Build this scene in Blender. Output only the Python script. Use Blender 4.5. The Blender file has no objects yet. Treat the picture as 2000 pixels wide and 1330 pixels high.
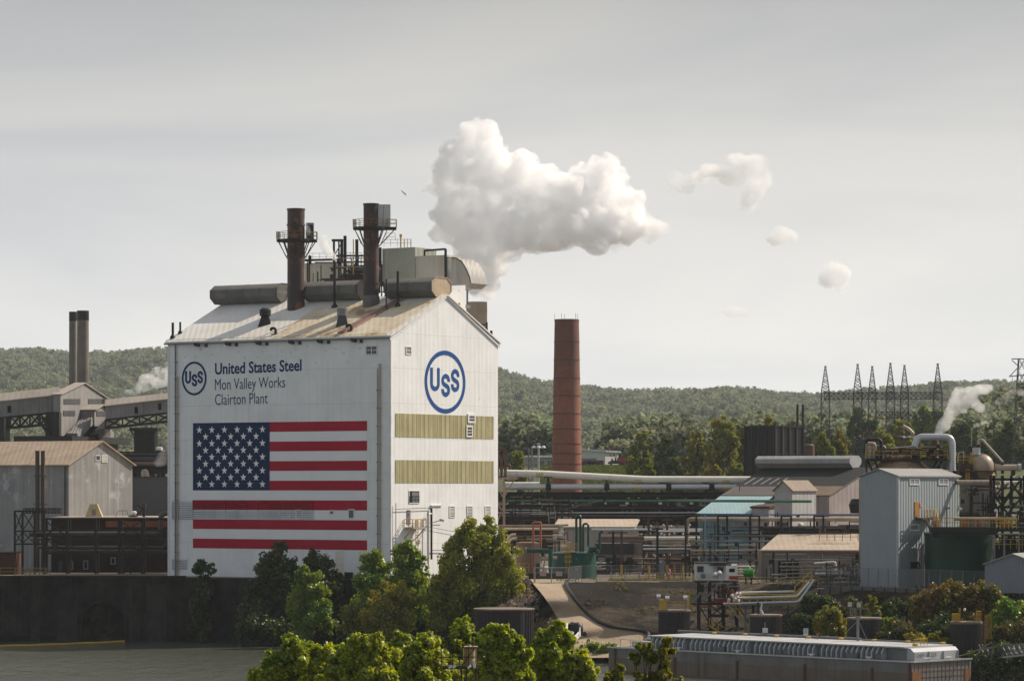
import bpy, math, random
import numpy as np
from mathutils import Vector
# -- camera, sky, sun, exposure
SC = bpy.context.scene
COL = SC.collection
F, HZ, H = 6500.0, 950.0, 23.5        # focal length in photo pixels, eye-level row, eye height above the river
cam_d = bpy.data.cameras.new("camera")
cam = bpy.data.objects.new("camera", cam_d)
COL.objects.link(cam)
cam.location = (0, 0, H)
cam.rotation_euler = (math.radians(90), 0, 0)
cam_d.sensor_width = 36.0
cam_d.lens = F / 2000.0 * 36.0
cam_d.shift_y = (HZ - 665.0) / 2000.0
cam_d.clip_start = 1.0
cam_d.clip_end = 30000.0
SC.camera = cam
SUN_AZ, SUN_EL = math.radians(28.0), math.radians(40.0)     # azimuth from +x towards +y
SDIR = Vector((math.cos(SUN_EL) * math.cos(SUN_AZ), math.cos(SUN_EL) * math.sin(SUN_AZ), math.sin(SUN_EL)))
sun_d = bpy.data.lights.new("sun", 'SUN')
sun_d.energy = 5.0
sun_d.angle = math.radians(0.5)
sun_d.color = (1.0, 0.89, 0.76)
sun = bpy.data.objects.new("sun", sun_d)
COL.objects.link(sun)
sun.rotation_euler = (-SDIR).to_track_quat('-Z', 'Y').to_euler()
sun.location = (300, 200, 400)
W = bpy.data.worlds.new("World")
SC.world = W
W.use_nodes = True
wn, wl = W.node_tree.nodes, W.node_tree.links
wn.clear()
w_out = wn.new('ShaderNodeOutputWorld')
w_bg = wn.new('ShaderNodeBackground'); w_bg.inputs['Strength'].default_value = 0.1
w_sky = wn.new('ShaderNodeTexSky'); w_sky.sky_type = 'NISHITA'; w_sky.sun_disc = False
w_sky.sun_elevation = SUN_EL; w_sky.sun_rotation = math.pi / 2 - SUN_AZ
w_tc = wn.new('ShaderNodeTexCoord')
w_map = wn.new('ShaderNodeMapping'); w_map.inputs['Scale'].default_value = (2.2, 2.2, 11.0)
w_map.inputs['Rotation'].default_value = (0.03, -0.06, 0.0)
w_noise = wn.new('ShaderNodeTexNoise'); w_noise.inputs['Scale'].default_value = 1.9
w_noise.inputs['Detail'].default_value = 7; w_noise.inputs['Roughness'].default_value = 0.5
w_noise.inputs['Distortion'].default_value = 0.5
w_ramp = wn.new('ShaderNodeValToRGB')
w_ramp.color_ramp.elements[0].position = 0.36; w_ramp.color_ramp.elements[0].color = (0.655, 0.66, 0.68, 1)
w_ramp.color_ramp.elements[1].position = 0.64; w_ramp.color_ramp.elements[1].color = (0.86, 0.83, 0.79, 1)
w_sep = wn.new('ShaderNodeSeparateXYZ')
w_hr = wn.new('ShaderNodeMapRange')          # thinner, greyer cloud higher up
w_hr.inputs['From Min'].default_value = 0.0; w_hr.inputs['From Max'].default_value = 0.15
w_hr.inputs['To Min'].default_value = 12.6; w_hr.inputs['To Max'].default_value = 5.5
w_vm = wn.new('ShaderNodeVectorMath'); w_vm.operation = 'SCALE'
w_mix = wn.new('ShaderNodeMix'); w_mix.data_type = 'RGBA'; w_mix.inputs[0].default_value = 0.9
wl.new(w_tc.outputs['Generated'], w_map.inputs['Vector'])
wl.new(w_map.outputs[0], w_noise.inputs['Vector'])
wl.new(w_noise.outputs['Fac'], w_ramp.inputs[0])
wl.new(w_tc.outputs['Generated'], w_sep.inputs[0])
wl.new(w_sep.outputs['Z'], w_hr.inputs['Value'])
w_cov = wn.new('ShaderNodeMapRange')         # overcast ahead, mostly clear blue behind the viewer
w_cov.inputs['From Min'].default_value = -0.25; w_cov.inputs['From Max'].default_value = 0.55
w_cov.inputs['To Min'].default_value = 0.5; w_cov.inputs['To Max'].default_value = 0.93
wl.new(w_sep.outputs['Y'], w_cov.inputs['Value']);
wl.new(w_ramp.outputs[0], w_vm.inputs[0]); wl.new(w_hr.outputs[0], w_vm.inputs['Scale'])
wl.new(w_cov.outputs[0], w_mix.inputs[0]); wl.new(w_sky.outputs[0], w_mix.inputs[6]); wl.new(w_vm.outputs[0], w_mix.inputs[7])
wl.new(w_mix.outputs[2], w_bg.inputs['Color']); wl.new(w_bg.outputs[0], w_out.inputs['Surface'])
SC.view_settings.view_transform = 'Standard'
SC.view_settings.look = 'None'
SC.view_settings.exposure = 0.15
SC.view_settings.gamma = 1.0
SC.render.engine = 'CYCLES'
cy = SC.cycles
cy.max_bounces = 38; cy.diffuse_bounces = 3; cy.glossy_bounces = 3; cy.transmission_bounces = 3
cy.volume_bounces = 36; cy.transparent_max_bounces = 12; cy.use_denoising = True
cy.caustics_reflective = False; cy.caustics_refractive = False; cy.sample_clamp_indirect = 6.0
# -- helpers
G = 9.5                                # height of the works yard above the river
def X(px, d): return (px - 1000.0) * d / F
def Z(py, d): return H - (py - HZ) * d / F
def P(px, py, d): return Vector((X(px, d), d, Z(py, d)))
def GD(py): return (H - G) * F / (py - HZ)
def lerp(a, b, t): return a + (b - a) * t
def interp(x, tab):
 if x <= tab[0][0]: return tab[0][1]
 for (a, va), (b, vb) in zip(tab, tab[1:]):
  if x <= b: return va + (vb - va) * (x - a) / (b - a)
 return tab[-1][1]
def V(*a): return Vector(a)
ORG = {}
def tag(o, label=None, cat=None, group=None, kind=None):
 if label: o['label'] = label
 if cat: o['category'] = cat
 if group: o['group'] = group
 if kind: o['kind'] = kind
 return o
def thing(name, label, cat, loc, group=None):
 o = bpy.data.objects.new(name, None)
 o.empty_display_size = 0.5
 COL.objects.link(o)
 o.location = loc
 ORG[o.name] = Vector(loc)
 return tag(o, label, cat, group)
def copy_tree(o, parent=None):
 c = o.copy(); COL.objects.link(c)
 if parent is not None: c.parent = parent
 for ch in o.children: copy_tree(ch, c)
 return c
class Face:
 """a vertical plane: origin o, direction e along it, outward normal n"""
 def __init__(s, o, e, n): s.o, s.e, s.n = Vector((o[0], o[1], 0)), Vector((e[0], e[1], 0)), Vector((n[0], n[1], 0))
 def pt(s, u, z, off=0.0):
  p = s.o + s.e * u + s.n * off
  return Vector((p.x, p.y, z))
 def u_of(s, px, off=0.0):
  k = (px - 1000.0) / F
  o = s.o + s.n * off
  return (k * o.y - o.x) / (s.e.x - k * s.e.y)
 def d_of(s, u, off=0.0): return (s.o + s.e * u + s.n * off).y
 def z_of(s, px, py, off=0.0): return Z(py, s.d_of(s.u_of(px, off), off))
 def at(s, px, py, off=0.0):
  u = s.u_of(px, off)
  return u, Z(py, s.d_of(u, off))
class MB:
 def __init__(s): s.v, s.f, s.m, s.cm = [], [], [], 0
 def mat(s, i): s.cm = i; return s
 def add(s, vs, fs):
  b = len(s.v)
  s.v += [tuple(p) for p in vs]
  s.f += [tuple(b + i for i in f) for f in fs]
  s.m += [s.cm] * len(fs)
  return s
 def hexa(s, c):      # 8 corners: bottom loop 0-3, top loop 4-7
  return s.add(c, [(3, 2, 1, 0), (4, 5, 6, 7), (0, 1, 5, 4), (1, 2, 6, 5), (2, 3, 7, 6), (3, 0, 4, 7)])
 def box(s, x0, x1, y0, y1, z0, z1):
  return s.hexa([(x0, y0, z0), (x1, y0, z0), (x1, y1, z0), (x0, y1, z0), (x0, y0, z1), (x1, y0, z1), (x1, y1, z1), (x0, y1, z1)])
 def fbox(s, f, u0, u1, z0, z1, o0, o1):
  return s.hexa([f.pt(u0, z0, o0), f.pt(u1, z0, o0), f.pt(u1, z0, o1), f.pt(u0, z0, o1), f.pt(u0, z1, o0), f.pt(u1, z1, o0), f.pt(u1, z1, o1), f.pt(u0, z1, o1)])
 def prect(s, f, x0, y0, x1, y1, o0, o1):      # box on face f covering a pixel rectangle
  u0, za = f.at(x0, y0); u1, zb = f.at(x1, y0); _, zc = f.at(x0, y1); _, zd = f.at(x1, y1)
  c = [(u0, zc), (u1, zd), (u1, zb), (u0, za)]
  return s.hexa([f.pt(u, z, o0) for u, z in c] + [f.pt(u, z, o1) for u, z in c])
 def bar(s, p, q, w, h=None):
  p, q = Vector(p), Vector(q); h = h or w
  a = (q - p)
  if a.length < 1e-6: return s
  a.normalize()
  up = Vector((0, 0, 1)) if abs(a.z) < 0.95 else Vector((1, 0, 0))
  r = a.cross(up).normalized() * (w / 2); t = r.cross(a).normalized() * (h / 2)
  return s.hexa([p - r - t, p + r - t, q + r - t, q - r - t, p - r + t, p + r + t, q + r + t, q - r + t])
 def tube(s, p, q, r0, r1=None, n=8, cap=True): return s.sweep([p, q], [r0, r0 if r1 is None else r1], n, cap)
 def sweep(s, pts, r, n=8, cap=True):
  pts = [Vector(p) for p in pts]
  if not isinstance(r, (list, tuple)): r = [r] * len(pts)
  vs, fs = [], []
  u = None
  for i, p in enumerate(pts):
   a = (pts[min(i + 1, len(pts) - 1)] - pts[max(i - 1, 0)]).normalized()
   if u is None:
    u = a.cross(Vector((0, 0, 1)) if abs(a.z) < 0.9 else Vector((1, 0, 0))).normalized()
   else:
    u = (u - a * u.dot(a)).normalized()
   w = a.cross(u)
   for k in range(n):
    t = 2 * math.pi * k / n
    vs.append(p + u * (math.cos(t) * r[i]) + w * (math.sin(t) * r[i]))
  for i in range(len(pts) - 1):
   for k in range(n):
    k2 = (k + 1) % n
    fs.append((i * n + k, i * n + k2, (i + 1) * n + k2, (i + 1) * n + k))
  if cap:
   fs.append(tuple(range(n - 1, -1, -1)))
   fs.append(tuple((len(pts) - 1) * n + k for k in range(n)))
  return s.add(vs, fs)
 def pipe(s, pts, r, n=10, bend=2.0):          # polyline pipe with rounded elbows
  pts = [Vector(p) for p in pts]
  out = [pts[0]]
  for a, b, c in zip(pts, pts[1:], pts[2:]):
   R = min(bend * r * 1.2, (b - a).length * 0.48, (c - b).length * 0.48)
   p0, p1 = b + (a - b).normalized() * R, b + (c - b).normalized() * R
   for k in range(6):
    t = k / 5
    out.append((p0.lerp(b, t)).lerp(b.lerp(p1, t), t))
  out.append(pts[-1])
  return s.sweep(out, r, n)
 def lathe(s, cx, cy, prof, n=28, cap=True):
  vs, fs = [], []
  for r, z in prof:
   for k in range(n):
    t = 2 * math.pi * k / n
    vs.append((cx + r * math.cos(t), cy + r * math.sin(t), z))
  for i in range(len(prof) - 1):
   for k in range(n):
    k2 = (k + 1) % n
    fs.append((i * n + k, i * n + k2, (i + 1) * n + k2, (i + 1) * n + k))
  if cap:
   fs.append(tuple(range(n - 1, -1, -1)))
   fs.append(tuple((len(prof) - 1) * n + k for k in range(n)))
  return s.add(vs, fs)
 def slab(s, f, poly, o0, o1):                 # polygon of (u,z) on a face, extruded o0..o1
  n = len(poly)
  vs = [f.pt(u, z, o0) for u, z in poly] + [f.pt(u, z, o1) for u, z in poly]
  fs = [tuple(range(n)), tuple(range(2 * n - 1, n - 1, -1))] + [(i, (i + 1) % n, n + (i + 1) % n, n + i) for i in range(n)]
  return s.add(vs, fs)
 def rail(s, pts, h=1.1, sp=1.5, w=0.06, mid=True):
  pts = [Vector(p) for p in pts]
  for p, q in zip(pts, pts[1:]):
   L = (q - p).length; k = max(1, int(round(L / sp)))
   for i in range(k + 1):
    a = p.lerp(q, i / k)
    s.bar(a, a + Vector((0, 0, h)), w)
   for hh in ((h * 0.5, h) if mid else (h,)):
    s.bar(p + Vector((0, 0, hh)), q + Vector((0, 0, hh)), w)
  return s
 def lattice(s, c, w0, w1, z0, z1, n, t, ang=0.6):
  cs = [(math.cos(ang + math.pi / 2 * k), math.sin(ang + math.pi / 2 * k)) for k in range(4)]
  def pt(k, f):
   w = lerp(w0, w1, f) * 0.7071
   return Vector((c[0] + cs[k][0] * w, c[1] + cs[k][1] * w, lerp(z0, z1, f)))
  for k in range(4):
   s.bar(pt(k, 0), pt(k, 1), t * 1.4)
   for i in range(n):
    a, b = i / n, (i + 1) / n
    s.bar(pt(k, a), pt((k + 1) % 4, b), t); s.bar(pt((k + 1) % 4, a), pt(k, b), t)
    if i % 2 == 0: s.bar(pt(k, a), pt((k + 1) % 4, a), t)
  return s
 def girder(s, p, q, h, n, t):                 # flat truss between two points, depth h
  p, q = Vector(p), Vector(q); dz = Vector((0, 0, -h))
  s.bar(p, q, t * 1.5); s.bar(p + dz, q + dz, t * 1.5)
  for i in range(n):
   a, b = p.lerp(q, i / n), p.lerp(q, (i + 1) / n)
   s.bar(a, b + dz, t); s.bar(a + dz, b, t); s.bar(a, a + dz, t)
  return s
 def build(s, name, mats, parent=None, loc=None, angle=35):
  me = bpy.data.meshes.new(name)
  o = bpy.data.objects.new(name, me)
  COL.objects.link(o)
  if parent is not None:
   org = ORG[parent.name]; o.parent = parent
  else:
   if loc is None:
    a = np.array(s.v); loc = Vector(((a[:, 0].min() + a[:, 0].max()) / 2, (a[:, 1].min() + a[:, 1].max()) / 2, a[:, 2].min()))
   org = Vector(loc); o.location = org
  ORG[o.name] = Vector(org)
  a = np.array(s.v, dtype=float) - np.array(org)
  me.from_pydata(a.tolist(), [], s.f)
  if not isinstance(mats, (list, tuple)): mats = [mats]
  for m in mats: me.materials.append(m)
  me.polygons.foreach_set('material_index', s.m)
  me.polygons.foreach_set('use_smooth', [True] * len(s.f))
  me.validate()
  me.update()
  import bmesh
  bm = bmesh.new(); bm.from_mesh(me)
  bmesh.ops.recalc_face_normals(bm, faces=bm.faces)
  bm.to_mesh(me); bm.free()
  me.set_sharp_from_angle(angle=math.radians(angle))
  return o
# -- materials
def nt(name):
 m = bpy.data.materials.new(name); m.use_nodes = True
 t = m.node_tree; t.nodes.clear()
 out = t.nodes.new('ShaderNodeOutputMaterial')
 return m, t.nodes, t.links, out
def rgb(c): return (c[0], c[1], c[2], 1.0)
def noise(nd, lk, vec, scale, detail=6, rough=0.6, stretch=None):
 if stretch:
  mp = nd.new('ShaderNodeMapping'); mp.inputs['Scale'].default_value = stretch
  lk.new(vec, mp.inputs['Vector']); vec = mp.outputs[0]
 n = nd.new('ShaderNodeTexNoise'); n.inputs['Scale'].default_value = scale
 n.inputs['Detail'].default_value = detail; n.inputs['Roughness'].default_value = rough
 lk.new(vec, n.inputs['Vector'])
 return n.outputs['Fac']
def maprange(nd, lk, v, a, b, c=0.0, d=1.0):
 r = nd.new('ShaderNodeMapRange'); r.inputs['From Min'].default_value = a; r.inputs['From Max'].default_value = b
 r.inputs['To Min'].default_value = c; r.inputs['To Max'].default_value = d
 lk.new(v, r.inputs['Value']); return r.outputs[0]
def mixc(nd, lk, fac, a, b):
 m = nd.new('ShaderNodeMix'); m.data_type = 'RGBA'
 if isinstance(fac, float): m.inputs[0].default_value = fac
 else: lk.new(fac, m.inputs[0])
 for s_, c in ((6, a), (7, b)):
  if isinstance(c, (tuple, list)): m.inputs[s_].default_value = rgb(c)
  else: lk.new(c, m.inputs[s_])
 return m.outputs[2]
def math1(nd, lk, op, a, b=None):
 m = nd.new('ShaderNodeMath'); m.operation = op
 for i, x in enumerate((a, b)):
  if x is None: continue
  if isinstance(x, (int, float)): m.inputs[i].default_value = x
  else: lk.new(x, m.inputs[i])
 return m.outputs[0]
RUST = (0.16, 0.062, 0.028)
def M(name, c, rough=0.7, c2=None, ns=0.35, streak=0.0, sc=None, wave=None, seam=None, rust=0.0, rustc=RUST, metal=0.0, bump=0.0, spec=0.3, rscale=0.45):
 m, nd, lk, out = nt(name)
 bs = nd.new('ShaderNodeBsdfPrincipled'); lk.new(bs.outputs[0], out.inputs['Surface'])
 tc = nd.new('ShaderNodeTexCoord').outputs['Object']
 c2 = c2 or tuple(x * 0.72 for x in c)
 n1 = noise(nd, lk, tc, ns, 8, 0.65)
 col = mixc(nd, lk, maprange(nd, lk, n1, 0.35, 0.7), c, c2)
 if streak:
  sc = sc or tuple(x * 0.4 for x in c)
  n2 = noise(nd, lk, tc, 1.0, 5, 0.6, (1.6, 1.6, 0.07))
  n3 = noise(nd, lk, tc, 0.12, 3, 0.5)
  f = math1(nd, lk, 'MULTIPLY', maprange(nd, lk, n2, 0.5, 0.75), maprange(nd, lk, n3, 0.3, 0.7, 0.2, 1.0))
  col = mixc(nd, lk, math1(nd, lk, 'MULTIPLY', f, streak), col, sc)
 if rust:
  n4 = noise(nd, lk, tc, rscale, 10, 0.72)
  lo = 0.68 - 0.3 * rust
  col = mixc(nd, lk, maprange(nd, lk, n4, lo, lo + 0.1, 0.0, 0.92), col, rustc)
 if seam:
  sp = nd.new('ShaderNodeSeparateXYZ'); lk.new(tc, sp.inputs[0])
  fr = math1(nd, lk, 'FRACT', math1(nd, lk, 'DIVIDE', sp.outputs['Z'], seam))
  ln = math1(nd, lk, 'LESS_THAN', fr, 0.09 / seam)
  col = mixc(nd, lk, math1(nd, lk, 'MULTIPLY', ln, 0.3), col, tuple(x * 0.45 for x in c))
 lk.new(col, bs.inputs['Base Color'])
 bs.inputs['Roughness'].default_value = rough
 bs.inputs['Metallic'].default_value = metal
 bs.inputs['Specular IOR Level'].default_value = spec
 hs = None
 if wave:
  sp = nd.new('ShaderNodeSeparateXYZ'); lk.new(tc, sp.inputs[0])
  ax = sp.outputs[wave[2] if len(wave) > 2 else 'X']
  hs = math1(nd, lk, 'MULTIPLY', math1(nd, lk, 'SINE', math1(nd, lk, 'MULTIPLY', ax, 2 * math.pi / wave[0])), wave[1])
 if bump:
  hb = math1(nd, lk, 'MULTIPLY', noise(nd, lk, tc, 2.5, 8, 0.7), bump)
  hs = hb if hs is None else math1(nd, lk, 'ADD', hs, hb)
 if hs is not None:
  b = nd.new('ShaderNodeBump'); b.inputs['Strength'].default_value = 1.0; b.inputs['Distance'].default_value = 1.0
  lk.new(hs, b.inputs['Height']); lk.new(b.outputs[0], bs.inputs['Normal'])
 return m
def leafmat(name, ca, cb, cc, trans=0.35, var='island', gloss=0.035):
 m, nd, lk, out = nt(name)
 g = nd.new('ShaderNodeNewGeometry').outputs['Random Per Island']
 oi = nd.new('ShaderNodeObjectInfo').outputs['Random']
 tc = nd.new('ShaderNodeTexCoord').outputs['Object']
 n1 = noise(nd, lk, tc, 0.28, 4, 0.6)
 col = mixc(nd, lk, g, ca, cb)
 col = mixc(nd, lk, maprange(nd, lk, n1, 0.42, 0.68, 0.0, 0.9), col, cc)
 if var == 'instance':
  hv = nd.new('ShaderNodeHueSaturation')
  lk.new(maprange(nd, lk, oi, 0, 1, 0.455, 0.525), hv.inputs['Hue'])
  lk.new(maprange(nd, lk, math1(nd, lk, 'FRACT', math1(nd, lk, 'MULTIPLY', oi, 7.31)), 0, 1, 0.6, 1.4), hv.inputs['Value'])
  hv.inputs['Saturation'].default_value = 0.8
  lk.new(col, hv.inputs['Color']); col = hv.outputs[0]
 d = nd.new('ShaderNodeBsdfDiffuse'); t = nd.new('ShaderNodeBsdfTranslucent'); gl = nd.new('ShaderNodeBsdfGlossy')
 gl.inputs['Roughness'].default_value = 0.42; gl.inputs['Color'].default_value = (1, 1, 1, 1)
 lk.new(col, d.inputs['Color'])
 tcx = nd.new('ShaderNodeHueSaturation'); tcx.inputs['Saturation'].default_value = 1.25; tcx.inputs['Value'].default_value = 1.5
 lk.new(col, tcx.inputs['Color']); lk.new(tcx.outputs[0], t.inputs['Color'])
 mx = nd.new('ShaderNodeMixShader'); mx.inputs[0].default_value = trans
 lk.new(d.outputs[0], mx.inputs[1]); lk.new(t.outputs[0], mx.inputs[2])
 m2 = nd.new('ShaderNodeMixShader'); m2.inputs[0].default_value = gloss
 lk.new(mx.outputs[0], m2.inputs[1]); lk.new(gl.outputs[0], m2.inputs[2])
 lk.new(m2.outputs[0], out.inputs['Surface'])
 return m
def steammat(name, dens, col=(1, 1, 1), an=0.2):
 m, nd, lk, out = nt(name)
 v = nd.new('ShaderNodeVolumePrincipled')
 v.inputs['Color'].default_value = rgb(col); v.inputs['Density'].default_value = dens
 v.inputs['Anisotropy'].default_value = an
 lk.new(v.outputs[0], out.inputs['Volume'])
 return m
WHITE = M('white_wall', (0.81, 0.81, 0.80), 0.55, (0.70, 0.70, 0.69), 0.22, streak=0.42, sc=(0.52, 0.47, 0.38), wave=(0.62, 0.006), seam=5.3, rust=0.03, rustc=(0.45, 0.42, 0.38), rscale=0.5)
ROOFW = M('white_roof', (0.78, 0.77, 0.74), 0.5, (0.66, 0.6, 0.5), 0.1, wave=(0.9, 0.01), rust=0.22, rustc=(0.36, 0.25, 0.14), rscale=0.12)
TRIM = M('white_trim', (0.82, 0.82, 0.80), 0.5)
NAVY = M('navy_paint', (0.012, 0.028, 0.085), 0.5, (0.010, 0.022, 0.07), wave=(0.62, 0.006), spec=0.08)
LETTERB = M('letter_blue', (0.008, 0.035, 0.13), 0.5, (0.007, 0.03, 0.11), spec=0.05)
BLUE = M('blue_paint', (0.022, 0.085, 0.27), 0.5, (0.018, 0.07, 0.23), wave=(0.62, 0.006), spec=0.08)
RED = M('red_paint', (0.42, 0.012, 0.035), 0.55, (0.36, 0.010, 0.03), 0.2, streak=0.25, wave=(0.62, 0.006), spec=0.08)
FLAGW = M('flag_white', (0.80, 0.80, 0.79), 0.55, (0.75, 0.75, 0.74), wave=(0.62, 0.006))
YELLOWP = M('fiberglass_panel', (0.40, 0.36, 0.18), 0.45, (0.27, 0.24, 0.11), 0.25, streak=0.6, sc=(0.5, 0.46, 0.27), wave=(1.25, 0.03, 'Y'))
GLASS = M('dark_glass', (0.015, 0.018, 0.02), 0.12, spec=0.6)
DARKIN = M('dark_interior', (0.012, 0.012, 0.012), 0.9)
LOUV = M('grey_louver', (0.60, 0.61, 0.62), 0.5)
LOUVB = M('louver_back', (0.36, 0.37, 0.38), 0.6)
LOUVRB = M('red_louver_back', (0.25, 0.008, 0.022), 0.6, spec=0.05)
LOUVR = M('red_louver', (0.36, 0.012, 0.032), 0.55, spec=0.05)
LOUVT = M('tan_louver', (0.30, 0.22, 0.13), 0.6)
STACK = M('rusty_steel', (0.042, 0.036, 0.036), 0.6, (0.07, 0.045, 0.036), 0.3, streak=0.7, sc=(0.13, 0.055, 0.03), rust=0.5, rustc=(0.26, 0.10, 0.045))
DARK = M('black_steel', (0.016, 0.015, 0.015), 0.6, (0.028, 0.022, 0.019), 0.5, rust=0.15, rustc=(0.06, 0.03, 0.018))
BROWNS = M('brown_steel', (0.10, 0.055, 0.036), 0.65, (0.06, 0.04, 0.03), 0.5, rust=0.3)
GREYM = M('grey_metal', (0.20, 0.205, 0.21), 0.5, (0.14, 0.14, 0.145), 0.4, streak=0.3, rust=0.08)
GREYD = M('dark_grey_metal', (0.07, 0.07, 0.075), 0.55, (0.045, 0.045, 0.048), 0.4, streak=0.3)
MONIT = M('monitor_sheet', (0.15, 0.142, 0.13), 0.6, (0.085, 0.08, 0.072), 0.25, streak=0.5, rust=0.10, wave=(1.1, 0.015, 'Z'))
GALV = M('galvanised', (0.48, 0.48, 0.46), 0.4, (0.36, 0.36, 0.35), 0.5, metal=0.3)
CORR = M('corrugated_gallery', (0.40, 0.39, 0.36), 0.6, (0.30, 0.285, 0.26), 0.25, streak=0.7, sc=(0.25, 0.15, 0.09), wave=(0.7, 0.03), rust=0.12, rustc=(0.27, 0.14, 0.08))
YEL = M('yellow_paint', (0.55, 0.36, 0.04), 0.55, (0.42, 0.25, 0.04), 0.8, rust=0.15)
TANP = M('tan_concrete', (0.36, 0.31, 0.25), 0.8, (0.27, 0.235, 0.19), 0.3, streak=0.3)
LEFTW = M('left_grey_wall', (0.27, 0.265, 0.255), 0.6, (0.20, 0.198, 0.195), 0.2, streak=0.9, sc=(0.46, 0.46, 0.45), wave=(0.8, 0.012), rust=0.4, rustc=(0.42, 0.42, 0.42), rscale=0.22)
LEFTR = M('left_roof', (0.47, 0.37, 0.27), 0.65, (0.35, 0.25, 0.17), 0.3, streak=0.5, wave=(0.9, 0.01), rust=0.25, rustc=(0.34, 0.21, 0.13))
CONVW = M('conveyor_wall', (0.26, 0.25, 0.24), 0.65, (0.18, 0.172, 0.165), 0.2, streak=0.8, sc=(0.13, 0.10, 0.085), wave=(0.6, 0.03), rust=0.12)
CONVR = M('conveyor_roof', (0.36, 0.32, 0.27), 0.65, (0.29, 0.25, 0.21), 0.2, wave=(1.2, 0.01))
CONC = M('old_concrete', (0.060, 0.053, 0.044), 0.95, (0.013, 0.012, 0.011), 0.25, streak=0.9, sc=(0.006, 0.006, 0.006), bump=0.3, spec=0.1, rust=0.12, rustc=(0.05, 0.045, 0.038))
CONCL = M('pale_concrete', (0.17, 0.16, 0.14), 0.9, (0.09, 0.085, 0.075), 0.3, streak=0.7, bump=0.08)
WPIPE = M('white_pipe', (0.74, 0.71, 0.63), 0.45, (0.66, 0.62, 0.54), 0.4, rust=0.06, rustc=(0.32, 0.19, 0.1), rscale=1.5)
SPIPE = M('silver_pipe', (0.55, 0.56, 0.57), 0.35, (0.47, 0.48, 0.5), 0.4, metal=0.35)
TPIPE = M('tan_pipe', (0.45, 0.38, 0.29), 0.55, (0.30, 0.24, 0.18), 0.6, rust=0.2)
BPIPE = M('brown_pipe', (0.20, 0.145, 0.105), 0.6, (0.12, 0.085, 0.065), 0.6, rust=0.2)
GPIPE = M('green_pipe', (0.075, 0.19, 0.11), 0.5, (0.06, 0.14, 0.08), 0.5)
ORAN = M('orange_pipe', (0.40, 0.13, 0.055), 0.6, (0.28, 0.09, 0.045), 0.6)
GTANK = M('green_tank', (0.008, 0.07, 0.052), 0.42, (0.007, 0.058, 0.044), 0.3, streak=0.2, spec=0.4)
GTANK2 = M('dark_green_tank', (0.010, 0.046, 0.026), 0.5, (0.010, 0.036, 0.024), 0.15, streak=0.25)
BRIGHTG = M('bright_green', (0.035, 0.27, 0.03), 0.35, (0.03, 0.2, 0.025))
BLUEW = M('teal_wall', (0.115, 0.235, 0.265), 0.6, (0.09, 0.19, 0.215), 0.25, streak=0.4, wave=(0.6, 0.02))
BLUER = M('pale_blue_roof', (0.36, 0.53, 0.55), 0.55, (0.33, 0.44, 0.44), 0.2, streak=0.3, wave=(0.7, 0.006))
BLUEP = M('blue_pipe', (0.08, 0.20, 0.5), 0.5)
SLATE = M('black_roof', (0.016, 0.016, 0.017), 0.8, (0.024, 0.023, 0.023), 0.2)
ROOFB = M('brown_roof', (0.135, 0.12, 0.112), 0.75, (0.11, 0.096, 0.088), 0.2)
RUSTR = M('rusty_roof', (0.21, 0.155, 0.105), 0.65, (0.13, 0.09, 0.06), 0.3, streak=0.4, wave=(0.5, 0.01), rust=0.15)
DIRTW = M('dirty_white_wall', (0.40, 0.395, 0.39), 0.65, (0.27, 0.265, 0.265), 0.25, streak=0.8, sc=(0.17, 0.14, 0.12), wave=(0.8, 0.02), rust=0.1)
GREYB = M('blue_grey_sheet', (0.30, 0.335, 0.345), 0.5, (0.27, 0.305, 0.315), 0.15, streak=0.12, wave=(0.42, 0.03))
GREYR = M('grey_sheet_roof', (0.30, 0.29, 0.27), 0.55, (0.25, 0.245, 0.235), 0.2, wave=(0.6, 0.006))
RUSTD = M('rusty_dome', (0.30, 0.20, 0.125), 0.5, (0.19, 0.11, 0.065), 0.4, streak=0.9, sc=(0.10, 0.05, 0.03), rust=0.3)
DIRTT = M('dirty_tank', (0.28, 0.24, 0.20), 0.55, (0.15, 0.12, 0.10), 0.3, streak=1.0, sc=(0.04, 0.03, 0.025), rust=0.25)
TANR = M('tan_roof', (0.46, 0.38, 0.30), 0.65, (0.36, 0.28, 0.21), 0.25, streak=0.4, wave=(0.9, 0.008))
BLACKB = M('black_cladding', (0.013, 0.011, 0.012), 0.7, (0.020, 0.016, 0.016), 0.3, wave=(0.9, 0.05), streak=0.5, sc=(0.03, 0.022, 0.02))
SHEET = M('sheet_pile', (0.026, 0.022, 0.024), 0.6, (0.042, 0.032, 0.03), 0.4, streak=0.7, sc=(0.07, 0.045, 0.035))
SHEETT = M('pile_cap', (0.24, 0.19, 0.15), 0.8, (0.15, 0.11, 0.09), 0.5)
HULL = M('barge_hull', (0.20, 0.195, 0.18), 0.65, (0.13, 0.12, 0.11), 0.25, streak=0.8, sc=(0.09, 0.05, 0.03), rust=0.3, rustc=(0.13, 0.062, 0.035), rscale=0.35)
COVER = M('barge_cover', (0.47, 0.47, 0.465), 0.6, (0.34, 0.34, 0.335), 0.3, streak=0.3, sc=(0.3, 0.27, 0.24))
RUSTEDGE = M('rust_strip', (0.15, 0.06, 0.03), 0.8, (0.09, 0.04, 0.025), 0.6)
PALEB = M('pale_building', (0.58, 0.56, 0.50), 0.7, (0.52, 0.5, 0.45), 0.1)
GREYF = M('far_grey', (0.22, 0.22, 0.225), 0.7)
BARK = M('bark', (0.07, 0.055, 0.042), 0.9, (0.04, 0.032, 0.025), 1.2)
REDC = M('red_gear', (0.32, 0.03, 0.02), 0.6, (0.2, 0.03, 0.02), 0.6)
ORD = M('orange_door', (0.48, 0.20, 0.03), 0.6)
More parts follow.
